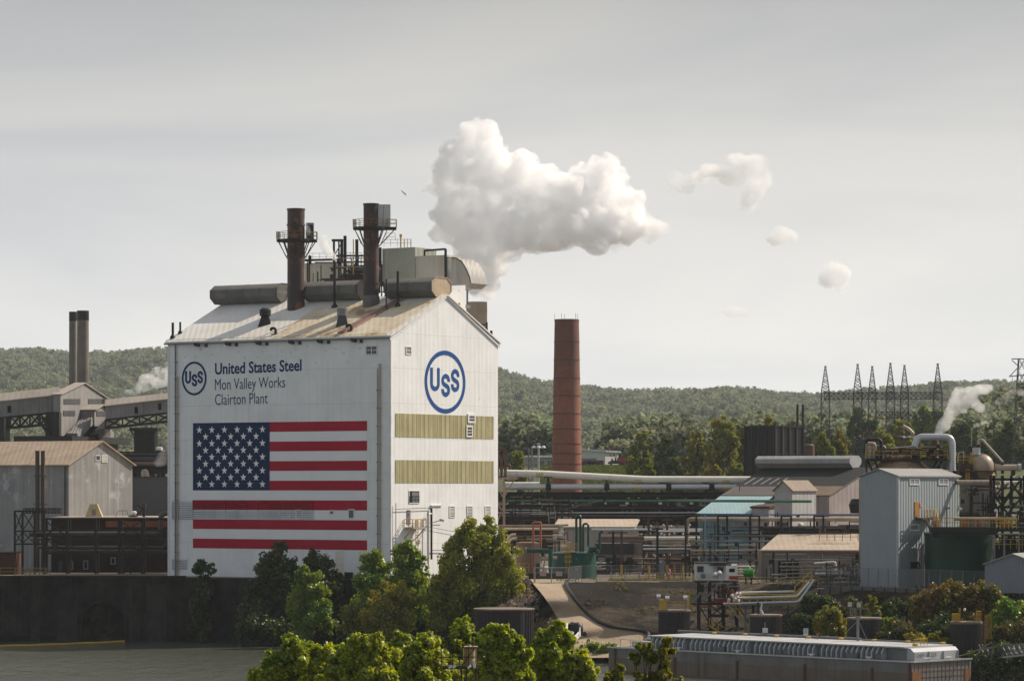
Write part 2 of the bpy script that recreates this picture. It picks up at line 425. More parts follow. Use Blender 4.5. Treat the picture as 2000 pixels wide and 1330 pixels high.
CARR = M('dark_red_car', (0.13, 0.012, 0.015), 0.25, spec=0.6); CARB = M('dark_blue_car', (0.012, 0.016, 0.03), 0.25, spec=0.6); CARP = M('red_truck', (0.42, 0.03, 0.045), 0.35)
ASPH = M('asphalt', (0.05, 0.05, 0.05), 0.9)
SIGNW = M('sign_white', (0.62, 0.62, 0.62), 0.5); SIGNP = M('sign_pink', (0.5, 0.42, 0.45), 0.6); SIGNR = M('sign_red', (0.6, 0.10, 0.08), 0.5)
BLACKT = M('black_text', (0.02, 0.02, 0.022), 0.6)
BRICK = None
def brickmat():
 m, nd, lk, out = nt('chimney_brick')
 bs = nd.new('ShaderNodeBsdfPrincipled'); lk.new(bs.outputs[0], out.inputs['Surface'])
 tc = nd.new('ShaderNodeTexCoord').outputs['Object']
 n1 = noise(nd, lk, tc, 0.35, 9, 0.75); n2 = noise(nd, lk, tc, 1.0, 4, 0.6, (1.2, 1.2, 0.1)); n3 = noise(nd, lk, tc, 3.0, 4, 0.6, (0.5, 0.5, 3.0))
 c = mixc(nd, lk, maprange(nd, lk, n1, 0.3, 0.7), (0.33, 0.118, 0.065), (0.19, 0.07, 0.045))
 c = mixc(nd, lk, maprange(nd, lk, n3, 0.45, 0.62, 0, 0.5), c, (0.13, 0.05, 0.035))
 c = mixc(nd, lk, maprange(nd, lk, n2, 0.62, 0.8, 0, 0.45), c, (0.42, 0.28, 0.21))
 sp = nd.new('ShaderNodeSeparateXYZ'); lk.new(tc, sp.inputs[0])
 top = maprange(nd, lk, sp.outputs['Z'], 33, 47, 0, 0.55)          # soot near the mouth
 c = mixc(nd, lk, top, c, (0.075, 0.032, 0.028))
 lk.new(c, bs.inputs['Base Color']); bs.inputs['Roughness'].default_value = 0.85
 return m
BRICK = brickmat()
WIRE, nd_, lk_, out_ = nt('chain_link')
_t = nd_.new('ShaderNodeBsdfTransparent'); _d = nd_.new('ShaderNodeBsdfDiffuse'); _d.inputs[0].default_value = (0.3, 0.3, 0.3, 1)
_m = nd_.new('ShaderNodeMixShader'); _m.inputs[0].default_value = 0.16
lk_.new(_t.outputs[0], _m.inputs[1]); lk_.new(_d.outputs[0], _m.inputs[2]); lk_.new(_m.outputs[0], out_.inputs['Surface'])
LEAF_NEAR = leafmat('leaf_near', (0.30, 0.37, 0.035), (0.10, 0.15, 0.018), (0.48, 0.46, 0.05), 0.5)
LEAF_BRIGHT = leafmat('leaf_bright', (0.19, 0.28, 0.035), (0.08, 0.15, 0.024), (0.30, 0.32, 0.04), 0.45)
LEAF_OLIVE = leafmat('leaf_olive', (0.27, 0.29, 0.04), (0.12, 0.15, 0.022), (0.42, 0.37, 0.05), 0.45)
LEAF_DARK = leafmat('leaf_dark', (0.06, 0.09, 0.026), (0.03, 0.048, 0.017), (0.10, 0.125, 0.03), 0.35)
LEAF_AUT = leafmat('leaf_autumn', (0.27, 0.25, 0.03), (0.13, 0.145, 0.022), (0.38, 0.29, 0.04), 0.45)
LEAF_BRUSH = leafmat('leaf_brush', (0.10, 0.105, 0.03), (0.055, 0.06, 0.02), (0.17, 0.11, 0.035), 0.35)
LEAF_MID = leafmat('leaf_mid', (0.22, 0.25, 0.06), (0.11, 0.14, 0.04), (0.31, 0.28, 0.065), 0.4, gloss=0)
LEAF_FAR = leafmat('leaf_far', (0.20, 0.23, 0.125), (0.105, 0.13, 0.085), (0.30, 0.29, 0.13), 0.35, 'instance', 0.0)  # pale muted green: part of the distance haze is put into the colour
# -- the big white factory
TH = math.radians(32.3)
D0 = 500.0
C0 = P(763, 950, D0)
EL_, ER_ = (-math.cos(TH), math.sin(TH)), (math.sin(TH), math.cos(TH))
NL_, NR_ = (-math.sin(TH), -math.cos(TH)), (math.cos(TH), -math.sin(TH))
FA = Face(C0, EL_, NL_)               # shaded face with the flag; u runs to the left
FB = Face(C0, ER_, NR_)               # sunlit gable; u runs away to the right
UL, UR = FA.u_of(328), FB.u_of(972.5)
ZE = Z(656, D0)
ZB = Z(1132, D0)
UAP = FB.u_of(871)
ZR = FB.z_of(871, 578)
fac = thing('factory', 'huge white corrugated factory with flag, blue lettering and two ring emblems by the river', 'factory', (C0.x, C0.y, ZB))
def at2(a, b, z):                     # a along FA, b along FB
 p = FA.o + FA.e * a + FB.e * b
 return Vector((p.x, p.y, z))
mb = MB()
A0 = [at2(0, 0, ZB), at2(0, UR, ZB), at2(0, UR, ZE), at2(0, UAP, ZR), at2(0, 0, ZE)]
A1 = [p + FA.e * UL for p in A0]
mb.add(A0 + A1, [(0, 1, 2, 3, 4), (9, 8, 7, 6, 5), (0, 4, 9, 5), (1, 6, 7, 2), (0, 5, 6, 1)])
mb.add([A0[2], A0[3], A1[3], A1[2]], [(0, 1, 2, 3)]); mb.add([A0[3], A0[4], A1[4], A1[3]], [(0, 1, 2, 3)])
wall = mb.build('wall', WHITE, fac)
def roof_slab(mb, b0, z0, b1, z1, a0, a1, t, lift=0.05):
 c = [at2(a0, b0, z0 + lift), at2(a0, b1, z1 + lift), at2(a1, b1, z1 + lift), at2(a1, b0, z0 + lift)]
 mb.hexa(c + [p + Vector((0, 0, t)) for p in c])
sl = (ZR - ZE) / UAP; sr = (ZR - ZE) / (UR - UAP)
mb = MB()
roof_slab(mb, -0.45, ZE - 0.45 * sl, UAP, ZR, -0.35, UL + 0.3, 0.22)
roof_slab(mb, UR + 0.45, ZE - 0.45 * sr, UAP + 0.002, ZR, -0.35, UL + 0.3, 0.22)
roof = mb.build('roof', ROOFW, fac)
STAIN = M('stained_roof', (0.72, 0.64, 0.50), 0.55, (0.50, 0.38, 0.22), 0.16, wave=(0.9, 0.008), rust=0.48, rustc=(0.27, 0.15, 0.075), rscale=0.16)
ua_, ub_ = FA.u_of(757), FA.u_of(532)
mb = MB()
for i in range(6):
 a, b = lerp(ua_, ub_, i / 6) + .02, lerp(ua_, ub_, (i + 1) / 6) - .02
 roof_slab(mb, -0.44, ZE - 0.44 * sl, UAP - 2.2 - (i % 3) * .7, ZR - (2.2 + (i % 3) * .7) * sl, a, b, 0.02, 0.28)
mb.build('stained_sheets', STAIN, roof)
mb = MB()
mb.tube(at2(-0.3, -0.6, ZE - 0.30), at2(UL + 0.3, -0.6, ZE - 0.30), 0.13)
mb.build('gutter', GREYM, roof)
mb = MB(); mb.rail([at2(0.5, -0.35, ZE + 0.0), at2(UL, -0.35, ZE + 0.0)], 0.35, 2.6, 0.05, mid=False)
mb.build('snow_rail', GREYM, roof)
mb = MB()                              # verge trim of the gable, corner trims
for b0, z0, b1, z1 in ((-0.4, ZE - 0.55, UAP, ZR - 0.12), (UR + 0.4, ZE - 0.55, UAP, ZR - 0.12)):
 mb.bar(FB.pt(b0, z0, 0.12), FB.pt(b1, z1, 0.12), 0.16, 0.34)
mb.build('verge_trim', TRIM, roof); mb = MB(); mb.fbox(FB, -0.06, 0.22, ZB, ZE - 0.4, 0.02, 0.09)
mb.fbox(FA, -0.02, 0.22, ZB, ZE - 0.4, 0.02, 0.09)
mb.build('corner_trim', TRIM, fac); mb = MB(); mb.fbox(FA, UL - 0.25, UL, ZB, ZE - 0.4, 0.02, 0.09)
mb.build('corner_trim', TRIM, fac)
NAVYR = FA
def q(mb, f, px0, py0, px1, py1, off): return mb.prect(f, px0, py0, px1, py1, off[0], off[1])
uf0, zt0 = FA.at(377, 827); uf1, zt1 = FA.at(717, 821)
_, zb0 = FA.at(377, 1070); _, zb1 = FA.at(717, 1074)
ztop, zbot = (zt0 + zt1) / 2, (zb0 + zb1) / 2
sh = (ztop - zbot) / 13
uc = FA.u_of(527)
mb = MB()
mb.mat(0).fbox(FA, uc, uf0, ztop - 7 * sh, ztop, 0.012, 0.03)
for i in range(13):
 a = uc if i < 7 else uf0
 if i % 2 == 0: mb.mat(1).fbox(FA, uf1, a, ztop - (i + 1) * sh, ztop - i * sh, 0.012, 0.028)
 else: mb.mat(2).fbox(FA, uf1, a, ztop - (i + 1) * sh + 0.002, ztop - i * sh - 0.002, 0.010, 0.022)
mb.mat(2)
cw, ch = (uf0 - uc), 7 * sh
for r in range(9):
 n = 6 if r % 2 == 0 else 5
 for k in range(n):
  fx = 0.085 + (k + (0 if n == 6 else 0.5)) * 0.1645
  uu = uf0 - fx * cw; zz = ztop - ch * (0.105 + r * 0.1005)
  poly = []
  for j in range(10):
   rr = (0.62 if j % 2 == 0 else 0.245)
   t = math.pi / 2 + j * math.pi / 5
   poly.append((uu + rr * math.cos(t), zz + rr * math.sin(t)))
  c = len(poly)
  vs = [FA.pt(uu, zz, 0.040)] + [FA.pt(a, b, 0.040) for a, b in poly]
  mb.add(vs, [(0, 1 + i, 1 + (i + 1) % c) for i in range(c)])
mb.build('flag', [NAVY, RED, FLAGW], fac)
def ribbon(mb, f, pts, w, off0, off1, flip):
 n = len(pts)
 L, R = [], []
 for i in range(n):
  a, b = pts[max(i - 1, 0)], pts[min(i + 1, n - 1)]
  dx, dz = b[0] - a[0], b[1] - a[1]; l = math.hypot(dx, dz) or 1
  nx, nz = -dz / l * w / 2, dx / l * w / 2
  L.append((pts[i][0] + nx, pts[i][1] + nz)); R.append((pts[i][0] - nx, pts[i][1] - nz))
 for i in range(n - 1):
  c = [L[i], L[i + 1], R[i + 1], R[i]]
  mb.hexa([f.pt(u, z, off0) for u, z in c] + [f.pt(u, z, off1) for u, z in c])
def arc(cx, cz, r, a0, a1, n=12): return [(cx + r * math.cos(lerp(a0, a1, i / n)), cz + r * math.sin(lerp(a0, a1, i / n))) for i in range(n + 1)]
def ess(x0, x1, z0, z1, w):
 x0, x1, z0, z1 = x0 + w / 2, x1 - w / 2, z0 + w / 2, z1 - w / 2
 r = (x1 - x0) / 2; cx = (x0 + x1) / 2; h = z1 - z0
 p = [(x1, z1 - 0.30 * h)] + arc(cx, z1 - r, r, 0, math.pi)
 a, b = (x0, z1 - r), (x1, z0 + r)
 k = (a[1] - b[1]) * 0.62
 for i in range(1, 12):
  t = i / 12; s = 1 - t
  p.append((s**3 * a[0] + 3 * s * s * t * a[0] + 3 * s * t * t * b[0] + t**3 * b[0], s**3 * a[1] + 3 * s * s * t * (a[1] - k) + 3 * s * t * t * (b[1] + k) + t**3 * b[1]))
 return p + arc(cx, z0 + r, r, 0, -math.pi) + [(x0, z0 + 0.30 * h)]
def emblem(f, px0, px1, py0, py1, sgn, mat, wt):
 ua, ub = f.u_of(px0), f.u_of(px1)
 uc_ = (ua + ub) / 2; rx = abs(ua - ub) / 2
 zc = (f.z_of((px0 + px1) / 2, py0) + f.z_of((px0 + px1) / 2, py1)) / 2
 rz = (f.z_of((px0 + px1) / 2, py0) - f.z_of((px0 + px1) / 2, py1)) / 2
 m = lambda pts: [(uc_ + sgn * x * rx, zc + z * rz) for x, z in pts]
 mb = MB(); w = 0.135 * (rx + rz) / 2 * wt
 ribbon(mb, f, m(arc(0, 0, 0.935, 0, 2 * math.pi, 64)), 0.13 * (rx + rz) / 2, 0.015, 0.045, 1)
 x0, x1, z0, z1 = -0.73, -0.26, -0.30, 0.44
 wl_ = 0.135
 U = [(x0 + wl_ / 2, z1)] + arc((x0 + x1) / 2, z0 + wl_ / 2 + (x1 - x0 - wl_) / 2, (x1 - x0 - wl_) / 2, math.pi, 2 * math.pi) + [(x1 - wl_ / 2, z1)]
 ribbon(mb, f, m(U), w, 0.015, 0.045, 1)
 ribbon(mb, f, m(ess(-0.19, 0.24, -0.47, 0.26, wl_)), w, 0.015, 0.045, 1)
 ribbon(mb, f, m(ess(0.28, 0.70, -0.30, 0.43, wl_)), w, 0.015, 0.045, 1)
 return mb
tag(emblem(FA, 355.5, 403.5, 706, 772, -1, LETTERB, 1.05).build('emblem', LETTERB, fac), 'smaller dark navy ring emblem')
tag(emblem(FB, 829, 909, 685, 807, 1, BLUE, 0.95).build('emblem', BLUE, fac), 'larger bright blue ring emblem')
def lettering(name, text, f, px0, py0, px1, py1, cap_px, sgn, mat, parent, bold=0.0, off=0.03):
 """baseline from (px0,py0) to (px1,py1) on face f, capitals cap_px high"""
 cu = bpy.data.curves.new('text', 'FONT'); cu.body = text; cu.size = 1.0; cu.offset = bold; cu.resolution_u = 3
 cu.space_character = 1.0
 to = bpy.data.objects.new('text', cu); COL.objects.link(to)
 bpy.context.view_layer.update()
 me = bpy.data.meshes.new_from_object(to.evaluated_get(bpy.context.evaluated_depsgraph_get()))
 co = np.array([v.co for v in me.vertices]); fs = [tuple(p.vertices) for p in me.polygons]
 bpy.data.objects.remove(to); bpy.data.meshes.remove(me); bpy.data.curves.remove(cu)
 u0, z0 = f.at(px0, py0); u1, z1 = f.at(px1, py1)
 xmin, xmax = co[:, 0].min(), co[:, 0].max()
 ch = 0.729
 cap = cap_px * f.d_of(u0) / F
 mb = MB()
 pts = []
 for x, y, _ in co:
  t = (x - xmin) / (xmax - xmin)
  pts.append(f.pt(lerp(u0, u1, t), lerp(z0, z1, t) + y / ch * cap, off))
 mb.add(pts, fs)
 return mb.build(name, mat, parent)
lettering('lettering', 'United States Steel', FA, 420, 731, 589, 723.5, 22.5, -1, LETTERB, fac, 0.022)
lettering('lettering', 'Mon Valley Works', FA, 420, 761.5, 557, 756.5, 22.5, -1, LETTERB, fac, -0.004)
lettering('lettering', 'Clairton Plant', FA, 420, 791, 523, 787.5, 22.5, -1, LETTERB, fac, -0.004)
def window(f, x0, y0, x1, y1, nx, ny, frame=TRIM, fw=0.16, parent=None, pane=GLASS, name='window', lift=0.0):
 parent = parent or fac
 u0, za = f.at(x0, y0); u1, zb = f.at(x1, y1); ua, ub = min(u0, u1), max(u0, u1)
 mb = MB()
 for a, b, c, d_ in ((ua - fw, ub + fw, za, za + fw), (ua - fw, ub + fw, zb - fw, zb), (ua - fw, ua, zb, za), (ub, ub + fw, zb, za)):
  mb.fbox(f, a, b, c, d_, 0.01, 0.10 + lift)
 for i in range(1, nx):
  uu = lerp(ua, ub, i / nx); mb.fbox(f, uu - 0.05, uu + 0.05, zb + 0.002, za - 0.002, 0.02, 0.085 + lift)
 for i in range(1, ny):
  zz = lerp(zb, za, i / ny); mb.fbox(f, ua + 0.002, ub - 0.002, zz - 0.05, zz + 0.05, 0.02, 0.080 + lift)
 o = mb.build(name, frame, parent)
 mb = MB(); mb.fbox(f, ua + 0.004, ub - 0.004, zb + 0.004, za - 0.004, 0.012, 0.035 + lift)
 if name == 'window': mb.build('pane', pane, o)
 else: mb.build('louver', pane, o)
 return o
window(FA, 716, 677, 736, 691, 2, 2)
window(FA, 579.5, 997, 590, 1011, 1, 2, fw=0.2)
window(FA, 645, 998, 651, 1003, 1, 1)
window(FA, 682, 996, 691, 1011, 1, 1)
window(FA, 675, 1119, 688, 1130, 1, 1, frame=DARK, pane=DARKIN)
def louver_band(f, x0, y0, x1, y1, bays, mat, off, nsl=7):
 u0, za = f.at(x0, y0); u1, zb = f.at(x1, y1); ua, ub = min(u0, u1), max(u0, u1)
 mb = MB()
 mb.mat(0).fbox(f, ua, ub, zb, za, off, off + 0.02)
 for i in range(bays + 1):
  uu = lerp(ua, ub, i / bays); mb.mat(1).fbox(f, uu - 0.05, uu + 0.05, zb - 0.02, za + 0.02, off + 0.021, off + 0.14)
 for k in range(nsl):
  zz = lerp(zb, za, (k + 0.5) / nsl); hh = (za - zb) / nsl * 0.3
  c = [f.pt(ua, zz - hh, off + 0.12), f.pt(ub, zz - hh, off + 0.12), f.pt(ub, zz + hh, off + 0.03), f.pt(ua, zz + hh, off + 0.03)]
  mb.mat(1).add(c, [(0, 1, 2, 3)])
 return mb
louver_band(FA, 377.6, 977, 612, 996, 11, None, 0.03, 4).build('louver_band', [LOUVRB, LOUVR], fac)
louver_band(FA, 377, 996.5, 612, 1013.5, 11, None, 0.03, 4).build('louver_band', [LOUVB, LOUV], fac)
louver_band(FA, 337, 979, 376.5, 1014, 2, None, 0.03, 8).build('louver_band', [LOUVB, LOUV], fac)
louver_band(FA, 337, 1092, 365, 1112, 2, None, 0.03, 6).build('louver_band', [LOUVB, LOUV], fac)
for px in (403, 462, 521.5, 586, 642, 706):
 mb = MB(); mb.prect(FA, px - 3, 668.5 - (px - 403) * 0.027, px + 3, 678 - (px - 403) * 0.027, 0.01, 0.09)
 mb.build('wall_vent', GREYD, fac)
for px in (388, 449, 508, 572, 628, 694):
 py = 673 - (px - 388) * 0.028
 u, z = FA.at(px, py)
 mb = MB()
 mb.bar(FA.pt(u - 0.5, z + 0.3, 0.05), FA.pt(u - 0.4, z + 0.25, 0.9), 0.07)
 mb.hexa([FA.pt(u - 0.75, z - 0.45, 0.75), FA.pt(u + 0.15, z - 0.3, 0.75), FA.pt(u + 0.15, z - 0.1, 1.15), FA.pt(u - 0.75, z - 0.25, 1.15),
             FA.pt(u - 0.75, z + 0.0, 0.55), FA.pt(u + 0.15, z + 0.15, 0.55), FA.pt(u + 0.15, z + 0.3, 1.0), FA.pt(u - 0.75, z + 0.15, 1.0)])
 mb.build('floodlight', DARK, fac)
PATCH = M('wall_patch', (0.62, 0.62, 0.62), 0.6, (0.55, 0.55, 0.56), 0.5); random.seed(9)
for i in range(22):
 px = 360 + i * 17 + random.uniform(-5, 5); py = random.choice((688, 692, 696, 714, 681)) - (px - 360) * .028; h_ = random.uniform(2, 5)
 if 415 < px < 595 and py > 690: py -= 14
 MB().prect(FA, px, py, px + random.uniform(2, 5), py + h_, .006, .012).build('wall_patch', PATCH, fac)
for px, y0, y1, w_ in ((391, 1036, 1068, 3.5), (566, 1075, 1122, 2), (640, 700, 1120, 1.2), (655, 1076, 1122, 16), (700, 1076, 1126, 22)):
 MB().prect(FA, px, y0, px + w_, y1, .004, .009).build('stain', M('wall_stain', (.72, .69, .60), .6, (.64, .58, .46), .4, streak=.6, sc=(.5, .40, .26)), fac)
for px, y0, y1, r, mt in ((344.5, 672, 1124, 0.12, GREYM), (348.5, 735, 1124, 0.1, TPIPE), (743, 710, 1126, 0.14, TPIPE), (739.5, 720, 1126, 0.07, GREYM)):
 u, z0 = FA.at(px, y0); _, z1 = FA.at(px, y1)
 mb = MB(); mb.tube(FA.pt(u, z1, 0.25), FA.pt(u, z0, 0.25), r)
 k = int((z0 - z1) / 2.7)
 for i in range(k): mb.fbox(FA, u - 0.2, u + 0.2, z1 + 1 + i * 2.7, z1 + 1.12 + i * 2.7, 0.011, 0.4)
 mb.build('downpipe', mt, fac)
def panel_band(x0, x1, y0a, y1a, y0b, y1b):
 ua, z0 = FB.at(x0, y0a); ub, z0b = FB.at(x1, y0b); z1 = FB.z_of(x0, y1a)
 mb = MB(); mb.mat(0).fbox(FB, ua, ub, z1, z0, 0.012, 0.05)
 n = 24
 for i in range(n + 1):
  uu = lerp(ua, ub, i / n); mb.mat(1).fbox(FB, uu - 0.06, uu + 0.06, z1 + 0.01, z0 - 0.01, 0.051, 0.09)
 return mb.build('translucent_panel', [YELLOWP, M('panel_strip', (0.55, 0.50, 0.34), 0.5)], fac)
panel_band(772.5, 963, 807, 853, 810, 853.5)
panel_band(772.5, 963, 898, 943, 898, 941.5)
window(FB, 793, 678, 802, 691, 1, 2, pane=LOUVT)
window(FB, 914.5, 812, 925, 822.5, 1, 2, fw=0.3, lift=0.1)
window(FB, 911, 834, 920, 851, 1, 3, fw=0.22, lift=0.1)
w_ = window(FB, 799, 959, 818, 981.5, 1, 1, fw=0.12, pane=DARKIN)
mb = MB(); u0, z0 = FB.at(804.5, 961); u1, z1 = FB.at(817.5, 981); mb.fbox(FB, u0, u1, z1, z0, 0.036, 0.05); mb.build('curtain', GREYM, w_)
mb = MB(); u0, _ = FB.at(799, 981); zz = FB.z_of(805, 981)
mb.rail([FB.pt(u0, zz, 0.14), FB.pt(u1, zz, 0.14)], 1.0, 0.9, 0.05); mb.build('window_rail', DARK, w_)
for x0 in (878, 912.5, 948): window(FB, x0, 989.5, x0 + 9, 1008.5, 1, 7, pane=LOUVT, name='louver_window')
mb = MB(); mb.prect(FB, 841.5, 989, 850.4, 1024.5, 0.012, 0.09); mb.prect(FB, 851, 989, 860, 1024.5, 0.012, 0.09)
u0, z0 = FB.at(840, 988); u1, _ = FB.at(861.5, 988); mb.fbox(FB, u0, u1, z0, z0 + 0.16, 0.01, 0.3)
mb.build('double_door', TRIM, fac)
dr = MB().prect(FB, 794, 996, 801, 1024, 0.012, 0.08).build('door', GREYM, fac)
MB().prect(FB, 795.5, 1002, 798, 1007, 0.081, 0.10).build('door_window', GLASS, dr)
uP0, zP = FB.at(788.5, 1029); uP1, _ = FB.at(814.5, 1029)
bal = MB(); bal.fbox(FB, uP0, uP1, zP - 0.25, zP, 0.1, 1.7)
for u in (uP0 + 0.2, uP1 - 0.2): bal.bar(FB.pt(u, zP - 0.25, 1.5), FB.pt(u, zP - 1.7, 0.05), 0.14)
bal = bal.build('balcony', TANP, fac)
mb = MB(); mb.rail([FB.pt(uP0, zP, 0.1), FB.pt(uP0, zP, 1.65), FB.pt(uP1, zP, 1.65), FB.pt(uP1, zP, 0.1)], 1.15, 0.8, 0.09); mb.build('railing', YEL, bal)
mb = MB()
ul = FB.u_of(809)
for du in (-0.3, 0.3): mb.bar(FB.pt(ul + du, ZB + 3, 0.5), FB.pt(ul + du, zP + 1.1, 0.5), 0.09)
k = int((zP - ZB - 3) / 0.35)
for i in range(k): mb.bar(FB.pt(ul - 0.3, ZB + 3.2 + i * 0.35, 0.5), FB.pt(ul + 0.3, ZB + 3.2 + i * 0.35, 0.5), 0.05)
for i in range(0, k, 3):
 z = ZB + 4.5 + i * 0.35
 if z < zP: mb.sweep([FB.pt(ul - 0.4, z, 0.5), FB.pt(ul - 0.38, z, 1.1), FB.pt(ul + 0.38, z, 1.1), FB.pt(ul + 0.4, z, 0.5)], 0.04, 4)
mb.build('ladder', YEL, bal)
for pts, r, mt, nm in (([(839.5, 992), (839.5, 1092)], 0.16, DARK, 'standpipe'), ([(770, 982), (770, 1110)], 0.06, GREYM, 'conduit'), ([(770, 994), (839, 991)], 0.05, GREYM, 'conduit'),
                   ([(840, 1074), (905, 1074)], 0.06, GREYM, 'conduit'), ([(815, 1025), (884, 1038)], 0.03, DARK, 'cable')):
 a, za = FB.at(*pts[0]); b, zb_ = FB.at(*pts[1])
 MB().tube(FB.pt(a, za, 0.3), FB.pt(b, zb_, 0.3), r).build(nm, mt, fac)
u, z = FB.at(831.5, 1003); _, z1 = FB.at(831.5, 1110)
MB().pipe([FB.pt(u, z1, 0.5), FB.pt(u, z, 0.5), FB.pt(u + 0.9, z, 0.5)], 0.09).build('vent_pipe', GALV, fac)
u, z = FB.at(840, 1018)
mb = MB(); mb.bar(FB.pt(u - 0.4, z - 0.3, 0.2), FB.pt(u, z + 0.2, 2.0), 0.1); mb.bar(FB.pt(u - 0.2, z + 0.25, 2.0), FB.pt(u + 0.6, z + 0.1, 2.0), 0.3); mb.build('lamp_arm', GREYM, fac)
RG = Face(FB.pt(UAP, 0, 0), EL_, NL_)
def roof_pt(px, py, up=0.28):          # where the sight line through a photo point meets the near roof slope
 r = Vector(((px - 1000) / F, 1, -(py - HZ) / F)); c = Vector((0, 0, H))
 p0 = at2(0, 0, ZE + up); nrm = (at2(1, 0, ZE + up) - p0).cross(at2(0, UAP, ZR + up) - p0)
 t = nrm.dot(p0 - c) / nrm.dot(r)
 return c + r * t
def monitor(px_near, px_far, label, ends=MONIT):
 ua, ub = RG.u_of(px_near), RG.u_of(px_far)
 w, zb_, h = 2.75, ZR - 0.15, 3.0
 sec = [(-1.5, 0), (1.5, 0), (w, 0.95), (w, 2.2), (1.5, h), (-1.5, h), (-w, 2.2), (-w, 0.95)]
 m = thing('ridge_monitor', label, 'roof ventilator', at2(ua, UAP, zb_), 'eight-sided ventilators along the factory ridge')
 vs = [at2(ua, UAP + b, zb_ + z) for b, z in sec] + [at2(ub, UAP + b, zb_ + z) for b, z in sec]
 mb = MB(); mb.add(vs, [(i, (i + 1) % 8, 8 + (i + 1) % 8, 8 + i) for i in range(8)] + [tuple(range(8, 16))])
 k = int((ub - ua) / 3)
 for i in range(k + 1):
  uu = lerp(ua + 0.15, ub - 0.15, i / max(k, 1))
  for j in (2, 3, 4, 5, 6):
   (b0, z0), (b1, z1) = sec[j], sec[(j + 1) % 8]
   mb.bar(at2(uu, UAP + b0 * 1.005, zb_ + z0), at2(uu, UAP + b1 * 1.005, zb_ + z1), 0.09, 0.05)
 mb.build('shell', MONIT, m)
 mb = MB(); mb.add([v + Vector((0, 0, 0)) for v in vs[:8]], [tuple(range(8))])
 for (b0, z0), (b1, z1) in zip(sec, sec[1:] + sec[:1]): mb.bar(at2(ua - 0.03, UAP + b0, zb_ + z0), at2(ua - 0.03, UAP + b1, zb_ + z1), 0.12)
 mb.build('end_plate', ends, m)
 return m
monitor(862, 768, 'eight-sided ridge ventilator nearest the gable with its sunlit tan end', M('tan_end', (0.46, 0.36, 0.25), 0.6, (0.34, 0.25, 0.16), 0.6, streak=0.8, rust=0.2))
monitor(716, 610, 'eight-sided ridge ventilator between the two rusty stacks', DARK)
monitor(560, 430, 'longest eight-sided ridge ventilator, left of both rusty stacks')
def smokestack(px, py_base, py_top, wpx, plat_y, plat_px, label, rings):
 b = roof_pt(px, py_base, 0.0); d = b.y
 r = wpx * d / F / 2; zt = Z(py_top, d); b = b + Vector((0, r * 0.6, 0)); zt = Z(py_top, b.y)
 s = thing('smokestack', label, 'smokestack', b, 'rusty steel stacks on the factory roof')
 mb = MB()
 prof = [(r * 1.02, b.z - 1.5)]
 zs = sorted([Z(y, b.y) for y in rings])
 for z in zs: prof += [(r, z - 0.16), (r * 1.07, z - 0.15), (r * 1.07, z + 0.15), (r, z + 0.16)]
 prof += [(r, zt - 0.25), (r * 1.06, zt - 0.24), (r * 1.06, zt), (r * 0.9, zt), (r * 0.9, zt - 4)]
 mb.lathe(b.x, b.y, prof, 32, cap=False)
 mb.build('shaft', STACK, s)
 zp = Z(plat_y, b.y)
 x0, x1 = X(plat_px[0], b.y), X(plat_px[1], b.y)
 mb = MB(); n = 16; ro = r + 1.35
 ring = [(b.x + ro * math.cos(2 * math.pi * k / n), b.y + ro * math.sin(2 * math.pi * k / n)) for k in range(n)]
 for k in range(n):
  a, c = ring[k], ring[(k + 1) % n]
  ia = (b.x + r * 0.99 * math.cos(2 * math.pi * k / n), b.y + r * 0.99 * math.sin(2 * math.pi * k / n)); ic = (b.x + r * 0.99 * math.cos(2 * math.pi * (k + 1) / n), b.y + r * 0.99 * math.sin(2 * math.pi * (k + 1) / n))
  mb.hexa([(*a, zp - 0.4), (*c, zp - 0.4), (*ic, zp - 0.4), (*ia, zp - 0.4), (*a, zp), (*c, zp), (*ic, zp), (*ia, zp)])
  if k % 2 == 0: mb.bar((a[0], a[1], zp - 0.3), (lerp(b.x, a[0], 0.6), lerp(b.y, a[1], 0.6), zp - 2.6), 0.12)
 mb.box(b.x + ro - 0.1, x1, b.y - 1.0, b.y + 1.0, zp - 0.4, zp - 0.02)
 mb.box(x0, b.x - ro + 0.1, b.y - 1.0, b.y + 1.0, zp - 0.4, zp - 0.02)
 mb.bar((x1 - 0.2, b.y, zp - 0.3), (b.x + r, b.y, zp - 3.0), 0.14); mb.bar((x0 + 0.2, b.y, zp - 0.3), (b.x - r, b.y, zp - 3.0), 0.14)
 p = mb.build('platform', DARK, s)
 mb = MB()
 for k in range(n): mb.bar((*ring[k], zp), (*ring[k], zp + 1.15), 0.07)
 for hh in (0.55, 1.15):
  for k in range(n): mb.bar((*ring[k], zp + hh), (*ring[(k + 1) % n], zp + hh), 0.07)
 mb.rail([(b.x - ro, b.y - 1, zp), (x0, b.y - 1, zp), (x0, b.y + 1, zp), (b.x - ro, b.y + 1, zp)], 1.15, 1.2, 0.08)
 mb.rail([(b.x + ro, b.y - 1, zp), (x1, b.y - 1, zp), (x1, b.y + 1, zp), (b.x + ro, b.y + 1, zp)], 1.15, 1.2, 0.08)
 mb.build('railing', M('dull_yellow', (0.22, 0.14, 0.035), 0.6), p)
 return s, b, r, zp
S1, b1, r1, zp1 = smokestack(577.5, 607, 408, 34, 468, (541, 619), 'rusty steel stack left of the other, with streaming vent steam beside its platform', [567, 500, 440])
S2, b2, r2, zp2 = smokestack(724.5, 601, 398, 30, 444, (690, 774), 'taller rusty steel stack nearer the gable with the long platform', [588, 553, 469])
MB().lathe(b2.x, b2.y, [(r2 * 1.12, b2.z - 1.2), (r2 * 1.12, b2.z + 1.6), (r2 * 1.0, b2.z + 1.9)], 28).build('collar', MONIT, S2)
